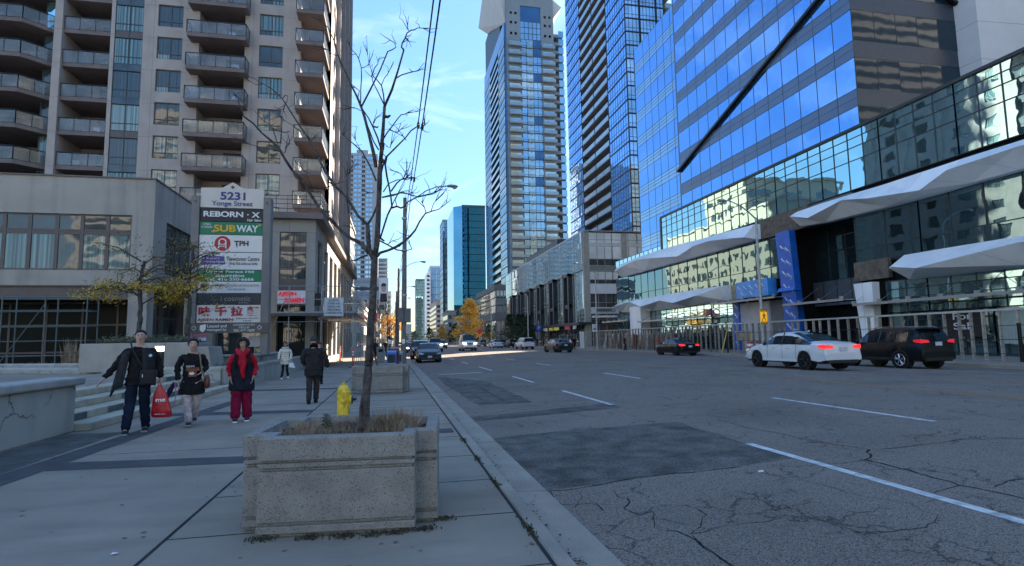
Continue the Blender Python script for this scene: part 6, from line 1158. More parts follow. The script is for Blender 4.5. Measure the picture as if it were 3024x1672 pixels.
mb = MB(); mb.box(28.3, 28.34, 41.4, 43.1, 1.1, 1.9); mb.build('plywood_sheet', mat('plywood', (.5, .36, .22), .8), F)
F2_ = thing('mesh_fence', 'thin black temporary mesh fence standing in front of the timber studs', 'fence', (27.6, 50, .1))
for k in range(12):
    y0 = 16+k*4.6; mb = MB()
    for z in (.45, 1.1, 1.75): mb.cyl((27.6, y0, z), (27.6, y0+4.55, z), .016, n=4)
    for j in range(2): mb.box(27.57, 27.63, y0+j*4.5, y0+j*4.5+.05, .1, 1.85)
    for j in range(1, 30): mb.cyl((27.6, y0+j*.152, .2), (27.6, y0+j*.152, 1.75), .0035, n=3)
    mb.build('mesh_panel', blackm, F2_)
t = thing('white_hoarding_panel', 'bright white hoarding panel at the far end of the timber fence', 'hoarding', (28.2, 79.5, .1)); mb = MB(); mb.box(26.5, 27.15, 79, 79.1, .1, 2.5); mb.build('panel', white, t); mb = MB(); mb.box(27.15, 27.3, 78.95, 79.12, .1, 2.6); mb.build('post', wood, t)
t = thing('wire_gate', 'pale wire gate beyond the white hoarding panel', 'gate', (25.6, 84, .1)); mb = MB()
for x in (24.9, 26.2, 27.6): mb.cyl((x, 84, .1), (x, 84, 2.1), .04, n=5)
for z in (.3, 1.2, 2.1): mb.cyl((24.9, 84, z), (27.6, 84, z), .03, n=5)
for k in range(16): mb.cyl((24.9+k*.17, 84, .2), (24.9+k*.17, 84, 2.1), .01, n=3)
mb.build('wire_panel', gal, t)
for i, (y, x) in enumerate(((41.2, 28.9), (39.9, 27.2))):
    t = thing('traffic_drum', 'orange and white drum %s' % ('behind the fence left of the near lamp post' if i == 0 else 'right beside the foot of the near lamp post'), 'drum', (x, y, .1), 'orange construction drums'); 
    for k in range(5): mb = MB(); mb.lathe([(.29-.012*k, .1+.19*k), (.285-.012*k, .1+.19*(k+1))], (x, y, 0), 14); mb.build('drum_band', mat('drum_orange', (.45, .07, .03), .5) if k % 2 == 0 else ink_w, t)
t = thing('yellow_tripod_pole', 'slanting yellow pole standing in front of the fence by the drums', 'pole', (27, 43, .1)); mb = MB(); mb.tube([(26.6, 42.9, .1), (27.0, 42.6, 2.0)], .045, 6); mb.build('pole', mat('pole_yellow', (.6, .45, .1), .6), t); mb = MB(); mb.tube([(27.0, 42.6, 2.0), (31.9, 43.5, 6.9)], .012, 4); mb.build('guy_wire', gal, t)
t = thing('orange_debris_net', 'sagging orange net and debris behind the far part of the fence', 'netting', (30, 65, .1)); mb = MB(); rows = []
for i in range(14): rows.append([(30+.3*math.sin(i*1.7+j), 57+i*1.5, .1+.32*j*(1+.2*math.sin(i*2.1))) for j in range(6)])
mb.grid(rows); mb.build('net', mat('net_orange', (.42, .14, .08), .8, var=.3, sc=3), t)
for i in range(9):
    y = 58+i*2.3; t = thing('stacked_board', 'pale board leaning behind the far fence, number %s from the dark sedan' % ['one', 'two', 'three', 'four', 'five', 'six', 'seven', 'eight', 'nine'][i], 'board', (29.6, y, .1), 'pale boards leaning behind the far fence'); mb = MB(); mb.hexa([(29.2, y, .1), (29.25, y, .1), (29.25, y+.5, .1), (29.2, y+.5, .1)], [(29.7, y+.2, 2.1), (29.75, y+.2, 2.1), (29.75, y+.7, 2.1), (29.7, y+.7, 2.1)]); mb.build('board', mat('board_tan', (.55, .48, .38), .8, objrand=.3), t)
# ---------------------------------------------------------------- people
SKIN = mat('skin', (.42, .24, .17), .5, var=.08, sc=20); SKIN2 = mat('skin_pale', (.5, .32, .25), .5, var=.08, sc=20)
def skin_obj(name, pts, edges, rad, m_, parent, sub=1, post=None):
    me = bpy.data.meshes.new(name); me.from_pydata([tuple(p) for p in pts], edges, []); o = bpy.data.objects.new(name, me); COL.objects.link(o)
    md = o.modifiers.new('s', 'SKIN'); md.use_smooth_shade = True; md.branch_smoothing = .6
    for i, v in enumerate(me.skin_vertices[0].data): r = rad[i]; v.radius = r if isinstance(r, tuple) else (r, r); v.use_root = (i == 0)
    o.modifiers.new('b', 'SUBSURF').levels = sub; o.modifiers['b'].render_levels = sub
    bpy.context.view_layer.update(); dg = bpy.context.evaluated_depsgraph_get(); nm = bpy.data.meshes.new_from_object(o.evaluated_get(dg)); bpy.data.objects.remove(o); nm.name = name
    if post:
        for v in nm.vertices: v.co = post(v.co)
    nm.materials.clear(); nm.materials.append(m_)
    for p in nm.polygons: p.material_index = 0; p.use_smooth = True
    q = bpy.data.objects.new(name, nm); COL.objects.link(q); q.parent = parent; WL[q.name] = (0, 0, 0); return q
def chain(P, E, Rr, pts, rads, start=None):
    last = start
    for p, r in zip(pts, rads):
        P.append(Vector(p)); Rr.append(r)
        if last is not None: E.append((last, len(P)-1))
        last = len(P)-1
    return last
def folds(co):
    k = .0055*(math.sin(co.z*46+co.x*22+co.y*9)+.8*math.sin(co.z*83-co.x*41+1.3)+.6*math.sin(co.z*23+co.x*60+co.y*31)); r = Vector((co.x, co.y, 0)); l = max(r.length, .05); return co+Vector((co.x/l*k, co.y/l*k, 0))
def person(label, loc, rz, H, el, wr, kn, an, head=(0, 0), skin=SKIN, hair=None, hairlen=0, top=None, topm=None, legm=None, shoem=None, toplen=.78, bulk=1.0, legw=1.0, grp=None, detail=True, hips=.93, flare=1.0, neckm=None):
    """el/wr/kn/an: [left(+x of the image is -x local), right] joints for a figure 1.75 m tall, facing -y"""
    s = H/1.75; t = thing('person', label, 'person', loc, grp, world=False); V = lambda p: Vector(p)*s
    sh = [V((-.18*bulk, 0, 1.41)), V((.18*bulk, 0, 1.41))]; el = [V(p) for p in el]; wr = [V(p) for p in wr]; kn = [V(p) for p in kn]; an = [V(p) for p in an]; hp = [V((-.085, 0, hips)), V((.085, 0, hips))]
    hx, hy_ = head; hc = V((hx*.03, -.02-hy_*.03, 1.63))
    P, E, Q = [], [], []
    pel = chain(P, E, Q, [V((0, 0, .97))], [(.13*s, .1*s)]); ch = chain(P, E, Q, [V((0, 0, 1.12)), V((0, 0, 1.3)), V((0, 0, 1.39))], [(.12*s, .095*s), (.13*s, .095*s), (.07*s, .055*s)], pel)
    nk = chain(P, E, Q, [V((0, -.005, 1.5))], [.052*s], ch); chain(P, E, Q, [hc+V((0, 0, -.06)), hc+V((0, 0, .02)), hc+V((0, .01, .09))], [(.068*s, .078*s), (.087*s, .102*s), (.062*s, .073*s)], nk)
    for i in (0, 1):
        sg = -1 if i == 0 else 1
        w_ = chain(P, E, Q, [sh[i]+V((0, 0, -.03)), el[i], wr[i]], [.038*s, .034*s, .026*s], ch); d = (wr[i]-el[i]).normalized(); side = Vector((0, -1, 0)).cross(d); side = side.normalized() if side.length > .1 else Vector((1, 0, 0)); pm = wr[i]+d*.05*s
        w_ = chain(P, E, Q, [pm], [(.032*s, .016*s)], w_)
        fwdv = Vector((0, -1, 0))
        for k in range(4): o_ = fwdv*(.03-.02*k)*s; l = (.072, .08, .074, .058)[k]*s; chain(P, E, Q, [pm+o_+d*.035*s, pm+o_+d*(.035*s+l*.55)-side*.004*s*sg, pm+o_*.9+d*(.035*s+l)+side*sg*(-.014)*s], [.0095*s, .0085*s, .007*s], w_)
        chain(P, E, Q, [wr[i]+d*.02*s+fwdv*.028*s, wr[i]+d*.055*s+fwdv*.052*s, wr[i]+d*.085*s+fwdv*.055*s], [.012*s, .0105*s, .009*s], w_)
        an_ = chain(P, E, Q, [hp[i], kn[i], an[i]], [.075*s, .05*s, .034*s], pel); chain(P, E, Q, [an[i]+V((0, -.1, -.05))], [.03*s], an_)
    def face(co):
        d = co-hc; 
        if abs(d.x) < .022*s and -.03*s < d.z < .022*s and d.y < -.04*s: co = co+Vector((0, -.02*s*(1-abs(d.x)/(.022*s))*(1-(d.z/s+.03)/.06), 0))
        return co
    body = skin_obj('body', P, E, Q, skin, t, 2 if detail else 1, face)
    if detail:
        for sx in (-.03, .03):
            mb = MB(); c = hc+V((sx, -.093, .02)); mb.lathe([(.001, -.006*s), (.011*s, 0), (.001, .006*s)], c, 8, sy=.4); mb.build('eye', ink_b, t); mb = MB(); c = hc+V((sx, -.096, .042)); mb.box(c.x-.018*s, c.x+.018*s, c.y, c.y+.01*s, c.z-.003*s, c.z+.004*s); mb.build('eyebrow', hair or ink_b, t)
            mb = MB(); c = hc+V((sx*2.85, .0, .0)); mb.lathe([(.004*s, -.03*s), (.014*s, 0), (.01*s, .03*s)], c, 8, sx=.6, sy=1.2); mb.build('ear', skin, t, smooth=True)
        mb = MB(); c = hc+V((0, -.09, -.05)); mb.box(c.x-.022*s, c.x+.022*s, c.y, c.y+.012*s, c.z-.003*s, c.z+.004*s); mb.build('mouth', mat('lips', (.3, .1, .09), .5), t)
    # hair
    mb = MB(); rows = []; 
    for i in range(10):
        ph = i/9*math.pi*(.48+hairlen*.28); row = []
        for j in range(16):
            th = 2*math.pi*j/16; ny = -math.cos(th); lim_ = max(0, min(1, (ny-.25)/.35)); p2 = min(ph, ph*(1-lim_)+.8*lim_)
            rr = (.092+rnd.uniform(0, .005+.012*hairlen)+.006*hairlen)*s; row.append(hc+Vector((math.sin(th)*math.sin(p2)*rr*(.95+.15*hairlen), math.cos(th)*math.sin(p2)*rr*1.12+.008*s, math.cos(p2)*rr*1.15+.022*s)))
        rows.append(row)
    mb.grid(rows, closed=True); hr = mb.build('hair', hair or ink_b, t, smooth=True)
    # clothes
    if topm:
        P, E, Q = [], [], []; b = bulk
        a = chain(P, E, Q, [V((0, 0, 1.05)), V((0, 0, 1.2)), V((0, 0, 1.32)), V((0, 0, 1.41)), V((0, 0, 1.47))], [(.175*b*s, .13*b*s), (.18*b*s, .135*b*s), (.18*b*s, .13*b*s), (.14*b*s, .1*b*s), (.075*s, .07*s)]); chain(P, E, Q, [V((0, 0, (toplen+.98)/2)), V((0, 0, toplen-.06)), V((0, 0, toplen-.1))], [(.195*b*flare*s, .15*b*flare*s), (.21*b*flare*s, .165*b*flare*s), (.21*b*flare*s, .165*b*flare*s)], 0)
        for i in (0, 1): chain(P, E, Q, [sh[i]+V((0, 0, -.012)), el[i].lerp(sh[i], .45), el[i], el[i].lerp(wr[i], .6), wr[i].lerp(el[i], .05)], [.074*b*s, .069*b*s, .06*b*s, .052*b*s, .047*b*s], 2)
        skin_obj('jacket', P, E, Q, topm, t, 3, folds)
    P, E, Q = [], [], []; chain(P, E, Q, [V((0, 0, .96))], [(.15*s, .115*s)])
    for i in (0, 1): chain(P, E, Q, [hp[i].lerp(kn[i], .15), hp[i].lerp(kn[i], .6), kn[i], kn[i].lerp(an[i], .5), an[i]+V((0, 0, .03)), an[i]+V((0, .005, -.03))], [.082*(1+(legw-1)*.5)*s, .084*legw*s, .07*legw*s, .066*legw*s, .062*legw*s, .06*legw*s], 0)
    skin_obj('trousers', P, E, Q, legm, t, 2, folds)
    for i in (0, 1):
        a = an[i]; mb = MB(); sole = MB(); tilt = min(0, 0); n = 9; rows = []
        for k in range(n):
            f = k/(n-1); y = a.y+.075*s-f*.27*s; w = (.036+.014*math.sin(f*math.pi))*s*(.55 if k in (0, n-1) else 1); h = (.1-.055*f)*s if f > .3 else .1*s; z0 = a.z-.075*s; lift = max(0, f-.7)*.05*s
            rows.append([(a.x-w, y, z0+lift), (a.x-w, y, z0+h*.6+lift), (a.x, y, z0+h+lift), (a.x+w, y, z0+h*.6+lift), (a.x+w, y, z0+lift)])
        mb.grid(rows, closed=True); mb.poly(rows[0]); mb.poly(rows[-1][::-1]); sh_ = mb.build('shoe', shoem[0], t, smooth=True)
        sole.hexa([(a.x-.045*s, a.y+.08*s, a.z-.085*s), (a.x+.045*s, a.y+.08*s, a.z-.085*s), (a.x+.05*s, a.y-.2*s, a.z-.08*s), (a.x-.05*s, a.y-.2*s, a.z-.08*s)], [(a.x-.045*s, a.y+.08*s, a.z-.06*s), (a.x+.045*s, a.y+.08*s, a.z-.06*s), (a.x+.05*s, a.y-.2*s, a.z-.055*s), (a.x-.05*s, a.y-.2*s, a.z-.055*s)]); sole.build('sole', shoem[1], sh_)
    place(t, loc, rz); t['s'] = 1; del t['s']; return t, s, hc, wr, el
blk = mat('cloth_black', (.012, .013, .016), .85, var=.3, sc=12, bump=.004, bsc=12); blk2 = mat('cloth_charcoal', (.025, .026, .03), .8, var=.3, sc=12, bump=.006, bsc=10); den = mat('denim', (.009, .016, .036), .85, var=.45, sc=5, bump=.004, bsc=25)
red_c = mat('cloth_red', (.42, .012, .03), .8, var=.3, sc=9, bump=.006, bsc=14); mag = mat('cloth_magenta', (.2, .007, .042), .85, var=.35, sc=14, bump=.006, bsc=12); pinkc = mat('cloth_dusty_pink', (.56, .45, .42), .85, var=.3, sc=12, bump=.006, bsc=16); whit = mat('puffer_white', (.68, .66, .58), .7, var=.12, sc=6, bump=.01, bsc=9)
sneak = mat('sneaker_navy', (.02, .035, .05), .7, var=.3, sc=20); hairb = mat('hair_black', (.012, .01, .01), .6, var=.3, sc=30, bump=.004, bsc=50)
up = lambda *a: a
# man with the red bag: mid stride, open jacket spread to the left of the picture
t, s, hc, wr, el = person('man in open black jacket and jeans with a crossbody bag, holding a red shopping bag', (-4.24, 11.0, 0), R(14), 1.73, [(-.33, .02, 1.16), (.3, .03, 1.13)], [(-.50, -.05, .93), (.33, -.03, .88)], [(-.1, -.08, .5), (.1, -.02, .5)], [(-.13, -.2, .085), (.12, .1, .085)], hair=hairb, topm=blk, legm=den, shoem=(sneak, ink_g), bulk=1.04, legw=1.25, skin=SKIN2, toplen=.88)
mb = MB(); rows = []
for i in range(8):
    f = i/7; rows.append([(-.12-.1*f, -.12-.03*f, 1.4-.62*f), (-.2-.13*f, -.1, 1.36-.62*f), (-.27-.13*f, -.04, 1.3-.66*f if f < .9 else .62), (-.24-.14*f, .06, 1.3-.6*f)])
mb.grid(rows); o = mb.build('open_jacket_flap', blk2, t, smooth=True); md = o.modifiers.new('so', 'SOLIDIFY'); md.thickness = .02
mb = MB(); rows = []
for i in range(8): f = i/7; rows.append([(.05+.03*f, -.15, 1.4-.55*f), (.12+.03*f, -.155, 1.38-.55*f), (.2, -.1, 1.36-.56*f), (.23, 0, 1.33-.56*f)])
mb.grid(rows); o = mb.build('jacket_front', blk2, t, smooth=True); o.modifiers.new('so', 'SOLIDIFY').thickness = .02
mb = MB(); mb.hexa([(.155, -.17, 1.27), (.195, -.165, 1.27), (.2, -.165, 1.3), (.175, -.168, 1.32), (.15, -.17, 1.3)], [(.155, -.18, 1.27), (.195, -.175, 1.27), (.2, -.175, 1.3), (.175, -.178, 1.32), (.15, -.18, 1.3)]); mb.build('shield_badge', mat('badge_blue', (.45, .65, .8), .5), t)
mb = MB(); mb.tube([(-.14, .02, 1.5), (-.1, -.13, 1.42), (.0, -.16, 1.22), (.1, -.17, 1.04)], .014, 6); mb.build('bag_strap', blk2, t)
sb_ = MB(); sb_.box(.04, .27, -.24, -.15, .79, 1.05); bg_ = sb_.build('crossbody_bag', mat('bag_nylon', (.028, .026, .028), .7, bump=.003, bsc=60), t, bevel=.02); sb_ = MB(); sb_.box(.06, .25, -.255, -.24, .82, .95); sb_.build('bag_pocket', mat('bag_nylon', (.028, .026, .028)), bg_, bevel=.008)
sb_ = MB(); sb_.box(.075, .085, -.262, -.255, .93, .98); sb_.build('zip_pull', ink_w, bg_)
rb_ = mat('bag_red', (.45, .01, .015), .35, var=.2, sc=10, bump=.01, bsc=14)
t = thing('shopping_bag', 'bright red plastic shopping bag hanging from the first man\'s hand', 'bag', (-3.87, 10.85, .5)); mb = MB(); X, Y = -3.86, 10.86; rows = []
for k, (z, wx, wy, dx) in enumerate(((.79, .025, .02, 0), (.72, .05, .03, .005), (.64, .1, .05, .015), (.5, .125, .06, .03), (.38, .16, .07, .04), (.28, .17, .07, .05), (.25, .14, .05, .05))):
    rows.append([(X+dx+wx*math.cos(j*.5236)*(1+.08*math.sin(j*2+k)), Y+wy*math.sin(j*.5236)*(1+.15*math.cos(j*3+k)), z) for j in range(12)])
mb.grid(rows, closed=True); mb.poly(rows[-1]); mb.build('bag_body', rb_, t, smooth=True)
mb = MB(); mb.tube([(X-.03, Y, .77), (X-.005, Y-.02, .86), (X+.03, Y, .77)], .008, 5); mb.build('handle', rb_, t); text(t, 'me', X+.05, .54, .14, .05, Y-.085, ink_w, bold=.02); text(t, 'thank you', X+.05, .31, .16, .02, Y-.085, ink_w)
# woman in black sweater with bear patch
t, s, hc, wr, el = person('woman in black sweater with a brown bear patch and pale pink trousers, looking down', (-3.56, 11.5, 0), R(16), 1.57, [(-.27, .02, 1.15), (.25, .03, 1.15)], [(-.24, -.1, .9), (.17, -.12, 1.08)], [(-.08, -.1, .5), (.09, .03, .48)], [(-.03, -.14, .12), (.06, .22, .16)], head=(0, 1.5), hair=hairb, hairlen=.55, topm=blk, legm=pinkc, shoem=(sneak, ink_g), bulk=1.06, legw=1.2, toplen=.72, skin=SKIN2, flare=1.16)
brn = mat('patch_brown', (.22, .1, .055), .8); q = -.185
mb = MB(); mb.box(-.06, .07, q, q+.02, .89, 1.04); mb.hexa([(-.1, q, 1.0), (-.04, q, .98), (-.04, q, 1.06), (-.09, q, 1.06)], [(-.1, q+.02, 1.0), (-.04, q+.02, .98), (-.04, q+.02, 1.06), (-.09, q+.02, 1.06)]); mb.hexa([(.05, q, .98), (.12, q, 1.0), (.1, q, 1.06), (.05, q, 1.05)], [(.05, q+.02, .98), (.12, q+.02, 1.0), (.1, q+.02, 1.06), (.05, q+.02, 1.05)]); mb.build('bear_patch', brn, t)
mb = MB(); mb.hexa([(-.005+.04*math.cos(i*.52), q-.004, .95+.027*math.sin(i*.52)) for i in range(12)], [(-.005+.04*math.cos(i*.52), q, .95+.027*math.sin(i*.52)) for i in range(12)]); mb.build('muzzle_patch', ink_w, t); mb = MB(); mb.hexa([(-.005+.009*math.cos(i), q-.007, .96+.006*math.sin(i)) for i in range(6)], [(-.005+.009*math.cos(i), q-.004, .96+.006*math.sin(i)) for i in range(6)]); mb.build('nose_patch', ink_b, t)
text(t, 'mnm', -.03, 1.075, .13, .03, q, ink_w)
lt = mat('leather_brown', (.16, .055, .03), .5, var=.25, sc=8); mb = MB(); mb.tube([(.1, -.02, 1.31), (.12, -.13, 1.22), (.15, -.16, 1.0), (.21, -.1, .86)], .013, 6); st_ = mb.build('bag_strap', mat('strap_tan', (.2, .13, .08), .6), t); mb = MB(); mb.lathe([(.03, -.12), (.09, -.1), (.1, 0), (.07, .1), (.02, .13)], (.24, 0, .78), 12, sx=.55, sy=1.1); mb.build('shoulder_bag', lt, t, smooth=True)
t = thing('small_umbrella', 'folded dark umbrella with a pink strap held by the woman in the black sweater', 'umbrella', (-3.9, 11.35, .6)); mb = MB(); mb.tube([(-3.78, 11.3, .8), (-3.85, 11.3, .66), (-3.9, 11.3, .52)], [.025, .045, .03], 8); mb.build('folded_cloth', mat('navy_cloth', (.02, .02, .06), .7), t); mb = MB(); mb.tube([(-3.77, 11.28, .8), (-3.74, 11.27, .6), (-3.76, 11.27, .42)], .008, 5); mb.build('pink_strap', mat('pink_strap', (.55, .15, .35), .6), t)
# woman in red
t, s, hc, wr, el = person('woman in dark coat with red sleeves, red scarf and wide magenta trousers', (-2.82, 11.95, 0), R(12), 1.56, [(-.27, .02, 1.14), (.27, .02, 1.14)], [(-.22, -.08, .93), (.22, -.08, .93)], [(-.1, -.04, .5), (.1, .02, .5)], [(-.11, -.1, .085), (.12, .02, .085)], hair=hairb, hairlen=.8, topm=red_c, legm=mag, shoem=(sneak, ink_w), bulk=1.0, legw=1.65, toplen=.98)
P, E, Q = [], [], []; chain(P, E, Q, [Vector((0, .01, z_)) for z_ in (1.16, 1.0, .84, .68, .6, .56)], [(.19, .16), (.215, .175), (.23, .185), (.25, .2), (.25, .2), (.245, .19)]); skin_obj('coat', P, E, Q, mat('coat_blueblack', (.014, .016, .028), .85, var=.3, sc=9), t, 2)
mb = MB(); mb.tube([(0, .06, 1.33), (-.09, 0, 1.34), (-.06, -.1, 1.3), (0, -.14, 1.24), (.03, -.17, 1.1), (.01, -.175, .95), (.03, -.18, .8)], [.04, .05, .055, .06, .055, .05, .03], 8); mb.tube([(0, .06, 1.33), (.09, 0, 1.34), (.07, -.1, 1.3), (0, -.14, 1.22), (-.04, -.165, 1.08), (-.01, -.17, .98)], [.04, .05, .05, .05, .045, .03], 8); mb.build('scarf', red_c, t, smooth=True)
mb = MB()
for i in range(170):
    a, b = rnd.uniform(0, 6.28), rnd.uniform(-.6, 1.5); p = hc+Vector((math.cos(a)*math.cos(b)*.105, math.sin(a)*math.cos(b)*.1+.03, math.sin(b)*.12+.01)); 
    if p.y < hc.y-.05 and p.z < hc.z+.06: continue
    mb.lathe([(.004, -.02), (.02, 0), (.004, .02)], p, 5)
mb.build('curls', hairb, t, smooth=True)
for sx in (-1, 1): mb = MB(); mb.tube([(sx*.115, -.02, 1.3), (sx*.125, -.15, 1.2), (sx*.13, -.16, .98)], .028, 6); mb.build('vest_panel', blk, t)
# man walking away
t, s, hc, wr, el = person('man walking away in black padded coat and brown trousers', (-1.88, 14.8, 0), R(188), 1.62, [(-.32, .05, 1.16), (.28, .0, 1.14)], [(-.36, -.05, .9), (.2, -.1, .98)], [(-.09, -.1, .5), (.09, .03, .5)], [(-.08, -.16, .1), (.1, .16, .1)], hair=hairb, hairlen=.3, topm=blk2, legm=mat('cloth_brown', (.045, .036, .036), .85, var=.3, sc=10), shoem=(blk, blk), bulk=1.18, legw=1.2, toplen=.8, skin=SKIN2)
mb = MB(); mb.tube([(0, .06, 1.37), (0, .02, 1.42)], [.1, .08], 10); mb.build('collar', blk, t)
t, s, hc, wr, el = person('person in dark coat mostly hidden beyond the man walking away', (-2.53, 21.5, 0), R(180), 1.5, [(-.26, .0, 1.14), (.26, .0, 1.14)], [(-.28, -.05, .9), (.28, -.05, .9)], [(-.09, -.1, .5), (.09, .03, .5)], [(-.08, -.1, .1), (.1, .1, .1)], hair=hairb, topm=mat('cloth_maroon_black', (.04, .02, .025), .85), legm=blk, shoem=(blk, blk), detail=False)
# woman in white puffer
t, s, hc, wr, el = person('woman in cream puffer jacket carrying a small white handbag', (-4.35, 25.4, 0), R(10), 1.52, [(-.27, .0, 1.14), (.27, .0, 1.14)], [(-.29, -.06, .92), (.24, -.1, .9)], [(-.08, -.05, .5), (.09, .0, .5)], [(-.14, -.1, .085), (.15, .12, .12)], hair=hairb, hairlen=.3, topm=whit, legm=blk, shoem=(ink_w, ink_w), bulk=1.12, legw=.85, toplen=.78)
for i in range(5): mb = MB(); mb.lathe([(.168, 0), (.176, .012), (.168, .024)], (0, 0, (.74+.09*i)), 14, sy=.78); mb.build('quilt_seam', mat('puffer_seam', (.5, .48, .42), .8), t)
mb = MB(); mb.tube([(-.1, .06, 1.3), (-.11, -.05, 1.29), (0, -.1, 1.26), (.11, -.05, 1.29), (.1, .06, 1.3)], .035, 8); mb.build('hood', whit, t, smooth=True)
t = thing('handbag', 'small white handbag carried by the woman in the puffer jacket', 'bag', (-4.1, 25.3, .6)); mb = MB(); mb.hexa([(-4.18, 25.22, .5), (-3.92, 25.22, .44), (-3.92, 25.3, .44), (-4.18, 25.3, .5)], [(-4.16, 25.22, .68), (-4.0, 25.22, .66), (-4.0, 25.3, .66), (-4.16, 25.3, .68)]); mb.build('bag_body', ink_w, t, bevel=.01); mb = MB(); mb.tube([(-4.15, 25.26, .68), (-4.1, 25.26, .8), (-4.02, 25.26, .66)], .008, 5); mb.build('handle', ink_w, t)
# far figures, built with fewer pieces
org = mat('hi_vis_orange', (.75, .12, .04), .6)
def far(lab, x, y, rz, top, legs, H=1.72, z=0, st=.12): return person(lab, (x, y, z), rz, H, [(-.25, .0, 1.14), (.25, .0, 1.14)], [(-.26, -.08, .92), (.25, -.1, .94)], [(-.08, -.08, .5), (.09, .0, .5)], [(-.1, -st, .085), (.1, st, .1)], hair=hairb, topm=top, legm=legs, shoem=(blk, blk), detail=False)[0]
far('dark dressed person walking on the far pavement by the mesh fence', 26.4, 62.5, R(60), blk2, blk, z=.1); far('dark dressed person walking beside the white hoarding panel', 24.6, 75.8, R(20), blk, blk, z=.1)
o = far('construction worker in orange vest behind the fence near the dark sedan', 29.2, 59.8, R(100), org, blk2, z=.1, st=.04); mb = MB(); mb.lathe([(.12, 0), (.115, .06), (.06, .11)], (0, -.02, 1.66), 10); mb.build('hard_hat', ink_w, o)
o = far('construction worker in orange vest behind the far end of the fence', 30, 73, R(40), org, blk2, z=.1, st=.04); mb = MB(); mb.lathe([(.12, 0), (.115, .06), (.06, .11)], (0, -.02, 1.66), 10); mb.build('hard_hat', ink_w, o)
far('dark figure standing behind the bare tree trunk down the pavement', -1.35, 46, R(180), blk2, blk); far('dark figure farther down the near pavement by the newspaper boxes', -.6, 54, R(0), blk, blk, st=.05); far('distant pale figure on the near pavement', -1.6, 66, R(180), mat('cloth_grey', (.25, .25, .27), .8), blk)
# ---------------------------------------------------------------- vehicles
tyre = mat('tyre', (.012, .012, .013), .85); rimm = mat('rim_silver', (.5, .51, .53), .25, .9); rimk = mat('rim_black', (.015, .015, .017), .3, .5); trim = mat('trim_black', (.012, .013, .015), .45); cglass = mat('car_glass', (.012, .018, .02), .02, 0, ior=1.45, spec=.5, var=.2); chrome = mat('chrome', (.6, .6, .62), .15, 1)
tail = mat('tail_red', (.35, .004, .008), .2, var=.2, sc=10); taill = mat('tail_lit', (.6, .01, .02), .3, emit=(1, .03, .02), es=.3); headl = mat('head_lit', (.9, .9, .85), .2, emit=(1, .95, .82), es=3); heado = mat('head_off', (.35, .37, .4), .08, .5); plate = mat('plate', (.55, .57, .62), .5)
def paint(n, c, metal=.3): return mat('paint_'+n, c, .28, metal, var=.04, coat=.05 if sum(c) < .2 else .3, sc=2, spec=.22 if sum(c) < .2 else .35)
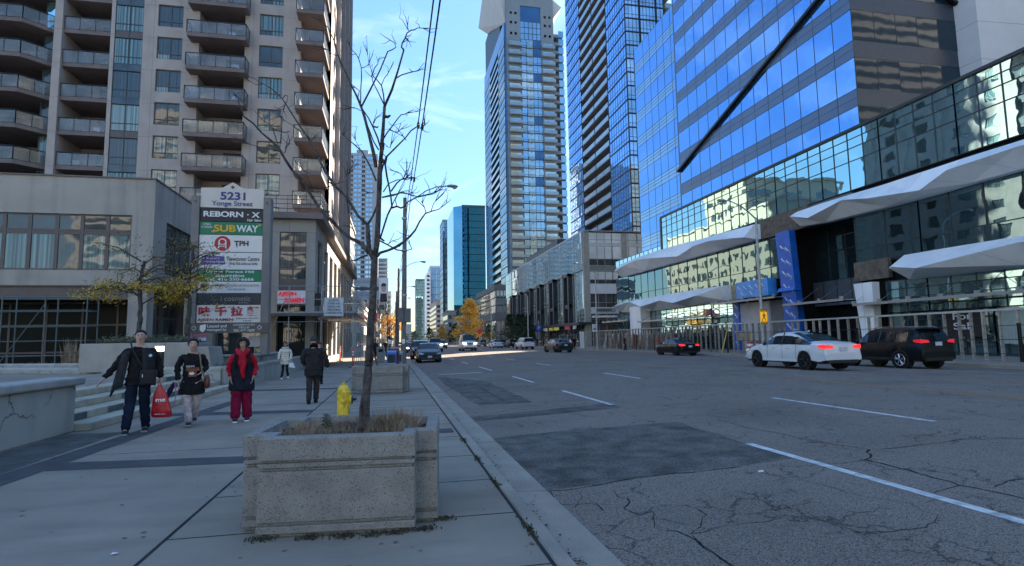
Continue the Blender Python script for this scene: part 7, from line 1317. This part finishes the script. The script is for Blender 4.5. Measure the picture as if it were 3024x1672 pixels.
def car(label, loc, rz, kind='sedan', L=4.85, W=1.84, H=1.46, m_=None, lights='off', rim=None, front=True, name=None, cat='car', roof_m=None, lt=None):
    """built facing +y, wheels on z = 0"""
    t = thing(name or {'sedan': 'sedan_car', 'suv': 'suv_car', 'van': 'cargo_van', 'pickup': 'pickup_truck'}[kind], label, cat, (0, 0, 0), 'cars in the street', world=False)
    hw = W/2; wr = {'sedan': .335, 'suv': .365, 'van': .36, 'pickup': .4}[kind]; fa, ra = L*.5-L*.19, -L*.5+L*.215
    if kind == 'sedan': prof = [(-.5, .62, 0), (-.49, .95, 0), (-.44, 1.03, 0), (-.36, 1.05, 0), (-.33, 1.07, 1), (-.2, 1.33, 1), (-.12, 1.43, 2), (-.02, 1.46, 2), (.06, 1.44, 2), (.09, 1.42, 1), (.24, 1.02, 1), (.27, .98, 0), (.36, .9, 0), (.45, .78, 0), (.49, .64, 0), (.5, .5, 0)]; zb = .93
    elif kind == 'suv': prof = [(-.5, .7, 0), (-.495, 1.0, 0), (-.485, 1.1, 1), (-.45, 1.46, 1), (-.41, 1.63, 2), (-.3, 1.69, 2), (-.12, 1.71, 2), (.02, 1.68, 2), (.07, 1.64, 1), (.2, 1.16, 1), (.23, 1.1, 0), (.34, 1.06, 0), (.44, .98, 0), (.485, .84, 0), (.5, .6, 0)]; zb = 1.06
    elif kind == 'van': prof = [(-.5, .6, 0), (-.5, 2.0, 0), (-.49, 2.1, 2), (-.2, 2.16, 2), (.1, 2.14, 2), (.17, 2.08, 1), (.31, 1.32, 1), (.34, 1.24, 0), (.43, 1.12, 0), (.48, .95, 0), (.5, .6, 0)]; zb = 1.2
    else: prof = [(-.5, .65, 0), (-.5, 1.08, 0), (-.18, 1.1, 0), (-.165, 1.12, 1), (-.15, 1.75, 2), (.0, 1.86, 2), (.08, 1.84, 1), (.17, 1.28, 1), (.19, 1.22, 0), (.4, 1.16, 0), (.48, 1.05, 0), (.5, .7, 0)]; zb = 1.2
    k0 = H/max(p[1] for p in prof); zb *= k0; zsill = .3 if kind == 'sedan' else .38
    def zt(y):
        f = y/L
        for a, b in zip(prof[:-1], prof[1:]):
            if a[0] <= f <= b[0]: u = (f-a[0])/max(1e-6, b[0]-a[0]); return (a[1]+(b[1]-a[1])*u)*k0, (a[2], b[2])
        return prof[-1][1]*k0, (0, 0)
    ys = sorted({round(p[0]*L, 4) for p in prof} | {round(c+wr*1.14*math.cos(i*math.pi/10), 4) for c in (fa, ra) for i in range(11)} | {round(-L*.5+L*i/14, 4) for i in range(15)})
    def sect(y):
        z, _ = zt(y); f = abs(y)/(L/2); tap = 1-.13*max(0, f-.72)/.28 if f > .72 else 1; w = hw*tap; zbo = zsill
        for c in (fa, ra):
            d = abs(y-c)
            if d <= wr*1.141: zbo = max(zbo, wr+math.sqrt(max(0, (wr*1.14)**2-d*d)))
        if f > .965: zbo = max(zbo, .36)
        cab = max(0, z-zb)/(H-zb+1e-6); ztop = min(z, zb); wroof = w*(1-.2*cab)*(.97 if kind == 'van' else .95); wro = w*.985-(.0 if cab < .02 else .0)
        zm = max(zbo+.01, ztop*.72+.02); 
        return [(0, y, z+.015*(1 if cab < .02 else 1.6)), (wroof*.6, y, z+.006), (wroof*(.93 if cab > .02 else .9), y, z-.03*(1 if cab > .1 else .5)), (w*.955, y, min(ztop, z-.03) if cab > .02 else z-.05), (w, y, max(zbo+.015, zm)), (w*.99, y, max(zbo+.005, (zm+zbo)*.5)), (w*.965, y, zbo)]
    rows = [sect(y) for y in ys]; body = MB(); gls = MB(); n = 7; full = [r+[(-x, y, z) for x, y, z in r[::-1]] for r in rows]
    body.v = [p for r in full for p in r]; gg = []
    for i in range(len(full)-1):
        ym = (ys[i]+ys[i+1])/2; z, (a, b) = zt(ym); cabm = z > zb+.08; slope = a == 1 or b == 1; slope = slope and not (a == 2 and b == 2)
        for j in range(2*n-1):
            quad_ = (i*2*n+j, i*2*n+j+1, (i+1)*2*n+j+1, (i+1)*2*n+j); jj = min(j, 2*n-2-j)
            body.f.append(quad_); body.m.append(0)
            side_ok = jj == 2 and z > zb+.12 and (kind not in ('van',) or ym > L*.02)
            top_ok = jj in (0, 1, 6) and slope and (a, b) in ((1, 1), (1, 2), (2, 1)) and z > zb+.02
            if (side_ok or (top_ok and j != 6 or (top_ok and j in (0, 1)))): gg.append((i, j, jj))
    for r in (full[0], full[-1]): body.poly(r)
    body.build('body', m_, t, smooth=True).modifiers.new('e', 'EDGE_SPLIT').split_angle = R(38)
    side = {}; 
    for i, j, jj in gg:
        p = [Vector(full[i][j]), Vector(full[i][j+1]), Vector(full[i+1][j+1]), Vector(full[i+1][j])]; c = sum(p, Vector())/4
        key = ('left' if c.x < 0 else 'right') if jj == 2 else ('front' if c.y > 0 else 'rear'); nrm = (p[2]-p[0]).cross(p[3]-p[1]).normalized(); nrm = nrm if nrm.dot(c-Vector((0, c.y, zb*.8))) > 0 else -nrm
        if jj == 2:
            q = [c+(v-c)*1 for v in p]; lo = sorted(p, key=lambda v: v.z); q = [v.lerp(Vector((v.x, v.y, c.z)), .1) for v in p]
        else: q = p
        side.setdefault(key, MB()).poly([v+nrm*.006 for v in q])
    for key, g in side.items(): g.build({'left': 'side_window', 'right': 'side_window', 'front': 'windscreen', 'rear': 'rear_window'}[key], cglass, t)
    for sx in (-1, 1):   # pillars over side glass
        for f in ((-.02,) if kind == 'sedan' else (-.06, -.27) if kind == 'suv' else (.17,) if kind == 'van' else (.02,)):
            y = f*L; a, b = sect(y)[2], sect(y)[3]; mb = MB(); mb.tube([(sx*a[0]+sx*.004, y, a[2]), (sx*b[0]+sx*.004, y, b[2])], .03, 4); mb.build('door_pillar', trim, t)
    mb = MB(); mb.box(-hw*.86, hw*.86, -L*.46, L*.46, zsill-.08, zsill+.25); mb.build('underbody', trim, t)
    wheel0 = None
    for sx in (-1, 1):
        for yc in (fa, ra):
            mb = MB(); x = sx*(hw-.115); mb.tube([(x-.1, yc, wr), (x-.085, yc, wr), (x+.085, yc, wr), (x+.1, yc, wr)], [wr*.9, wr, wr, wr*.9], 24); w = mb.build('wheel', tyre, t, smooth=False)
            mb = MB(); xo = x+sx*.095; rr = wr*.66; mb.tube([(xo, yc, wr), (xo+sx*.006, yc, wr)], [rr*.25, rr*.22], 12)
            for k in range(5):
                a = k*1.2566+.3; c_, s_ = math.cos(a), math.sin(a)
                for da in (-.16, .16): mb.tube([(xo+sx*.002, yc+c_*rr*.15, wr+s_*rr*.15), (xo+sx*.002, yc+math.cos(a+da)*rr, wr+math.sin(a+da)*rr)], .022, 4)
            ring = [(xo, yc+math.cos(q*.3142)*rr, wr+math.sin(q*.3142)*rr) for q in range(21)]; mb.tube(ring, .016, 5); mb.build('rim', rim or rimm, w)
            mb = MB(); mb.tube([(sx*(hw-.32), yc, wr), (sx*(hw-.028), yc, wr)], [wr*1.13, wr*1.13], 24); mb.build('wheel_well', trim, t)
    # door gaps, mirrors, handles, sill trim
    for sx in (-1, 1):
        for f in ((.155, -.035, -.2) if kind != 'van' else (.3, .12)):
            pts = [(sx*(q_[0]+.002), q_[1], q_[2]) for q_ in sect(f*L)[3:]]
            if pts[-1][2] < zsill+.2: mb = MB(); mb.tube(pts, .007, 4); mb.build('door_gap', trim, t)
    ym = (.16 if kind != 'van' else .26)*L
    for sx in (-1, 1):
        mb = MB(); mb.lathe([(.02, -.08), (.07, -.04), (.08, .02), (.03, .08)], (sx*(hw+.08), ym, zb+.06), 10, sx=1.3, sy=.6); mb.build('wing_mirror', trim if kind in ('van',) or m_.name == 'paint_white_pearl' else m_, t, smooth=True)
        for f in ((-.1, .07) if kind != 'van' else (.12,)): mb = MB(); mb.box(sx*hw*.99-.012, sx*hw*.99+.012, f*L-.09, f*L+.09, zb*.86-.012, zb*.86+.012); mb.build('door_handle', m_ if kind == 'suv' else chrome, t)
        mb = MB(); mb.box(sx*hw*.965-.015, sx*hw*.965+.02*sx*0+.015, ra+wr*1.2, fa-wr*1.2, zsill-.03, zsill+.07); mb.build('sill_trim', trim if kind != 'sedan' else m_, t)
    # rear
    yb = -L/2; wl = hw*.87; zl = {'sedan': .86, 'suv': 1.12, 'van': 1.1, 'pickup': .95}[kind]*k0; tm_ = taill if lights == 'brake' else (lt or tail)
    for sx in (-1, 1):
        mb = MB(); mb.hexa([(sx*wl*.55, yb-.015, zl-.04), (sx*wl*1.02, yb+.02, zl-.07), (sx*wl*1.08, yb+.3, zl-.02), (sx*wl*1.0, yb+.35, zl-.02)], [(sx*wl*.58, yb-.005, zl+.05), (sx*wl*1.02, yb+.03, zl+.09), (sx*wl*1.075, yb+.32, zl+.07), (sx*wl*1.0, yb+.35, zl+.05)]) if kind != 'van' else mb.box(min(sx*wl*.95, sx*wl*1.08), max(sx*wl*.95, sx*wl*1.08), yb-.02, yb+.05, .9, 1.4)
        mb.build('tail_light', tm_, t)
    mb = MB(); mb.box(-.16, .16, yb-.025, yb-.005, zl-.17, zl-.02); mb.build('number_plate', plate, t)
    mb = MB(); mb.box(-hw*.72, hw*.72, yb-.012, yb+.2, zsill-.06, zsill+.08); mb.build('rear_bumper', trim, t, bevel=.02)
    # front
    yf = L/2; zf_ = {'sedan': .66, 'suv': .86, 'van': .98, 'pickup': .98}[kind]*k0
    for sx in (-1, 1):
        mb = MB(); mb.hexa([(sx*wl*.6, yf+.01, zf_-.05), (sx*wl*1.0, yf-.06, zf_-.04), (sx*wl*1.09, yf-.35, zf_+.03), (sx*wl*.95, yf-.35, zf_)], [(sx*wl*.6, yf-.03, zf_+.06), (sx*wl*1.0, yf-.1, zf_+.09), (sx*wl*1.07, yf-.36, zf_+.12), (sx*wl*.95, yf-.36, zf_+.1)]); mb.build('headlight', headl if lights == 'head' else heado, t)
    mb = MB(); mb.box(-wl*.55, wl*.55, yf-.02, yf+.02, zf_-.13, zf_+.04); mb.build('grille', trim, t, bevel=.01); mb = MB(); mb.box(-wl*.9, wl*.9, yf-.06, yf+.015, zsill-.02, zsill+.14); mb.build('front_bumper', trim, t, bevel=.02); mb = MB(); mb.box(-.16, .16, yf+.015, yf+.03, zf_-.28, zf_-.14); mb.build('number_plate', plate, t)
    if kind == 'suv':
        for sx in (-1, 1): mb = MB(); mb.tube([(sx*hw*.68, -L*.38, H-.02), (sx*hw*.68, -L*.3, H+.04), (sx*hw*.68, L*.0, H+.035), (sx*hw*.68, L*.05, H-.02)], .018, 5); mb.build('roof_rail', chrome, t)
        mb = MB(); mb.box(-hw*.7, hw*.7, -L*.5+.06, -L*.5+.42, H*.955, H*.975); mb.build('roof_spoiler', m_, t, bevel=.01)
    if kind == 'sedan': mb = MB(); mb.hexa([(-.02, -L*.12, H-.01), (.02, -L*.12, H-.01), (.01, -L*.15, H-.01), (-.01, -L*.15, H-.01)], [(-.01, -L*.145, H+.06), (.01, -L*.145, H+.06), (.008, -L*.15, H+.05), (-.008, -L*.15, H+.05)]); mb.build('roof_antenna', m_, t)
    if kind == 'pickup': mb = MB(); mb.box(-hw*.8, hw*.8, -L*.49, -L*.19, zb*.8, zb*.82); mb.build('cargo_bed', trim, t)
    return place(t, loc, rz)
Wp, Kp, Np = paint('white_pearl', (.7, .7, .7), 0), paint('black', (.008, .009, .011), 0), paint('navy_black', (.008, .011, .02)); Gp = paint('grey', (.12, .13, .14)); Sp = paint('silver', (.4, .41, .43), .6); Tp = paint('teal_black', (.012, .025, .03))
def rd(x, y, dz=0): return (x, y, zr(x)+.003+dz)
car('white sedan with black wheels and lit red tail lights beside the black SUV', (16.65, 21.15, zr(16.5)+.05), R(1), 'sedan', 4.85, 1.84, 1.46, Wp, 'brake', rimk)
car('black SUV with silver wheels parked at the fence right of the white sedan', (21.65, 21.55, zr(21.6)+.01), R(0), 'suv', 4.6, 1.86, 1.70, Kp, 'off', rimm, lt=mat('tail_bright', (.5, .01, .02), .2, emit=(1, .02, .05), es=.1))
car('black sedan waiting at the far kerb before the timber fence', (23.35, 44.4, zr(23.3)), R(0), 'sedan', 4.6, 1.8, 1.44, Kp, 'brake', rimk)
car('dark green black sedan driving away in the middle of the road', (17.6, 60, zr(17.6)), R(4), 'sedan', 4.9, 1.88, 1.48, Tp, 'off', rimk)
car('white SUV driving away, left of the dark green black sedan', (20.0, 86.5, zr(20)), R(5), 'suv', 4.9, 1.95, 1.75, Wp, 'off', rimm)
car('small white taxi sedan driving away, left of the white SUV', (18.3, 102, zr(18)), R(3), 'sedan', 4.7, 1.85, 1.46, Wp, 'off', rimm)
car('black hatchback parked beyond the white SUV', (23.4, 113, zr(23)), R(0), 'suv', 4.4, 1.8, 1.6, Kp, 'off', rimk); car('black SUV parked beyond the white taxi', (23.3, 124, zr(23)), R(0), 'suv', 4.6, 1.85, 1.7, Gp, 'off', rimk)
car('grey SUV parked near the brown midrise', (22.6, 146, zr(22)), R(0), 'suv', 4.6, 1.85, 1.7, Gp); car('silver car parked behind the grey SUV', (22.8, 158, zr(22)), R(0), 'sedan', 4.6, 1.8, 1.45, Sp)
car('dark green car parked at the near kerb facing the camera', (2.75, 45.2, zr(2.7)), R(180), 'sedan', 4.65, 1.82, 1.44, Tp, 'off', rimk); car('dark SUV parked behind the dark green car at the near kerb', (2.6, 54, zr(2.6)), R(180), 'suv', 4.6, 1.85, 1.68, Np, 'off', rimk)
car('white pickup truck with headlights on behind the parked SUV', (6.1, 84, zr(6)), R(180), 'pickup', 5.7, 2.0, 1.9, Wp, 'head'); car('white cargo van with headlights on coming towards the camera', (10.45, 81, zr(10.4)), R(180), 'van', 5.9, 2.06, 2.3, Wp, 'head')
car('dark SUV with headlights on between pickup and van', (9.4, 112, zr(9.4)), R(180), 'suv', 4.7, 1.88, 1.7, Gp, 'head'); car('dark car with headlights on far back along the near kerb', (2.8, 84, zr(2.8)), R(180), 'sedan', 4.6, 1.8, 1.45, Kp, 'head')
k = 0
for x, y, m_, kd, rz, li, lab in ((5.2, 128, Sp, 'sedan', 180, 'head', 'silver car with headlights on in the far near lane'), (2.9, 140, Kp, 'suv', 180, 'head', 'black SUV with headlights far along the near kerb'), (6.4, 168, Gp, 'suv', 180, 'head', 'grey SUV in the distant oncoming queue'), (9.8, 190, Sp, 'sedan', 180, 'head', 'silver sedan in the distant oncoming queue'), (13.8, 176, paint('red', (.4, .01, .02)), 'suv', 0, 'brake', 'red SUV braking far down the road'), (16.6, 196, paint('dark_red', (.2, .01, .015)), 'sedan', 0, 'brake', 'dark red car braking far down the road'), (14.8, 215, Wp, 'sedan', 0, 'brake', 'white car braking far down the road'), (6.2, 230, Kp, 'sedan', 180, 'head', 'black sedan at the back of the oncoming queue'), (2.9, 196, Sp, 'sedan', 180, 'head', 'silver sedan parked far along the near kerb'), (10.5, 260, Gp, 'suv', 180, 'head', 'grey SUV at the far junction'), (17.5, 250, Gp, 'suv', 0, 'brake', 'grey SUV braking at the far junction'), (3.2, 250, paint('red', (.4, .01, .02)), 'sedan', 180, 'off', 'red car parked beyond the far junction')):
    car(lab, (x, y, zr(x)), R(rz), kd, 4.6, 1.84, 1.68 if kd == 'suv' else 1.45, m_, li)
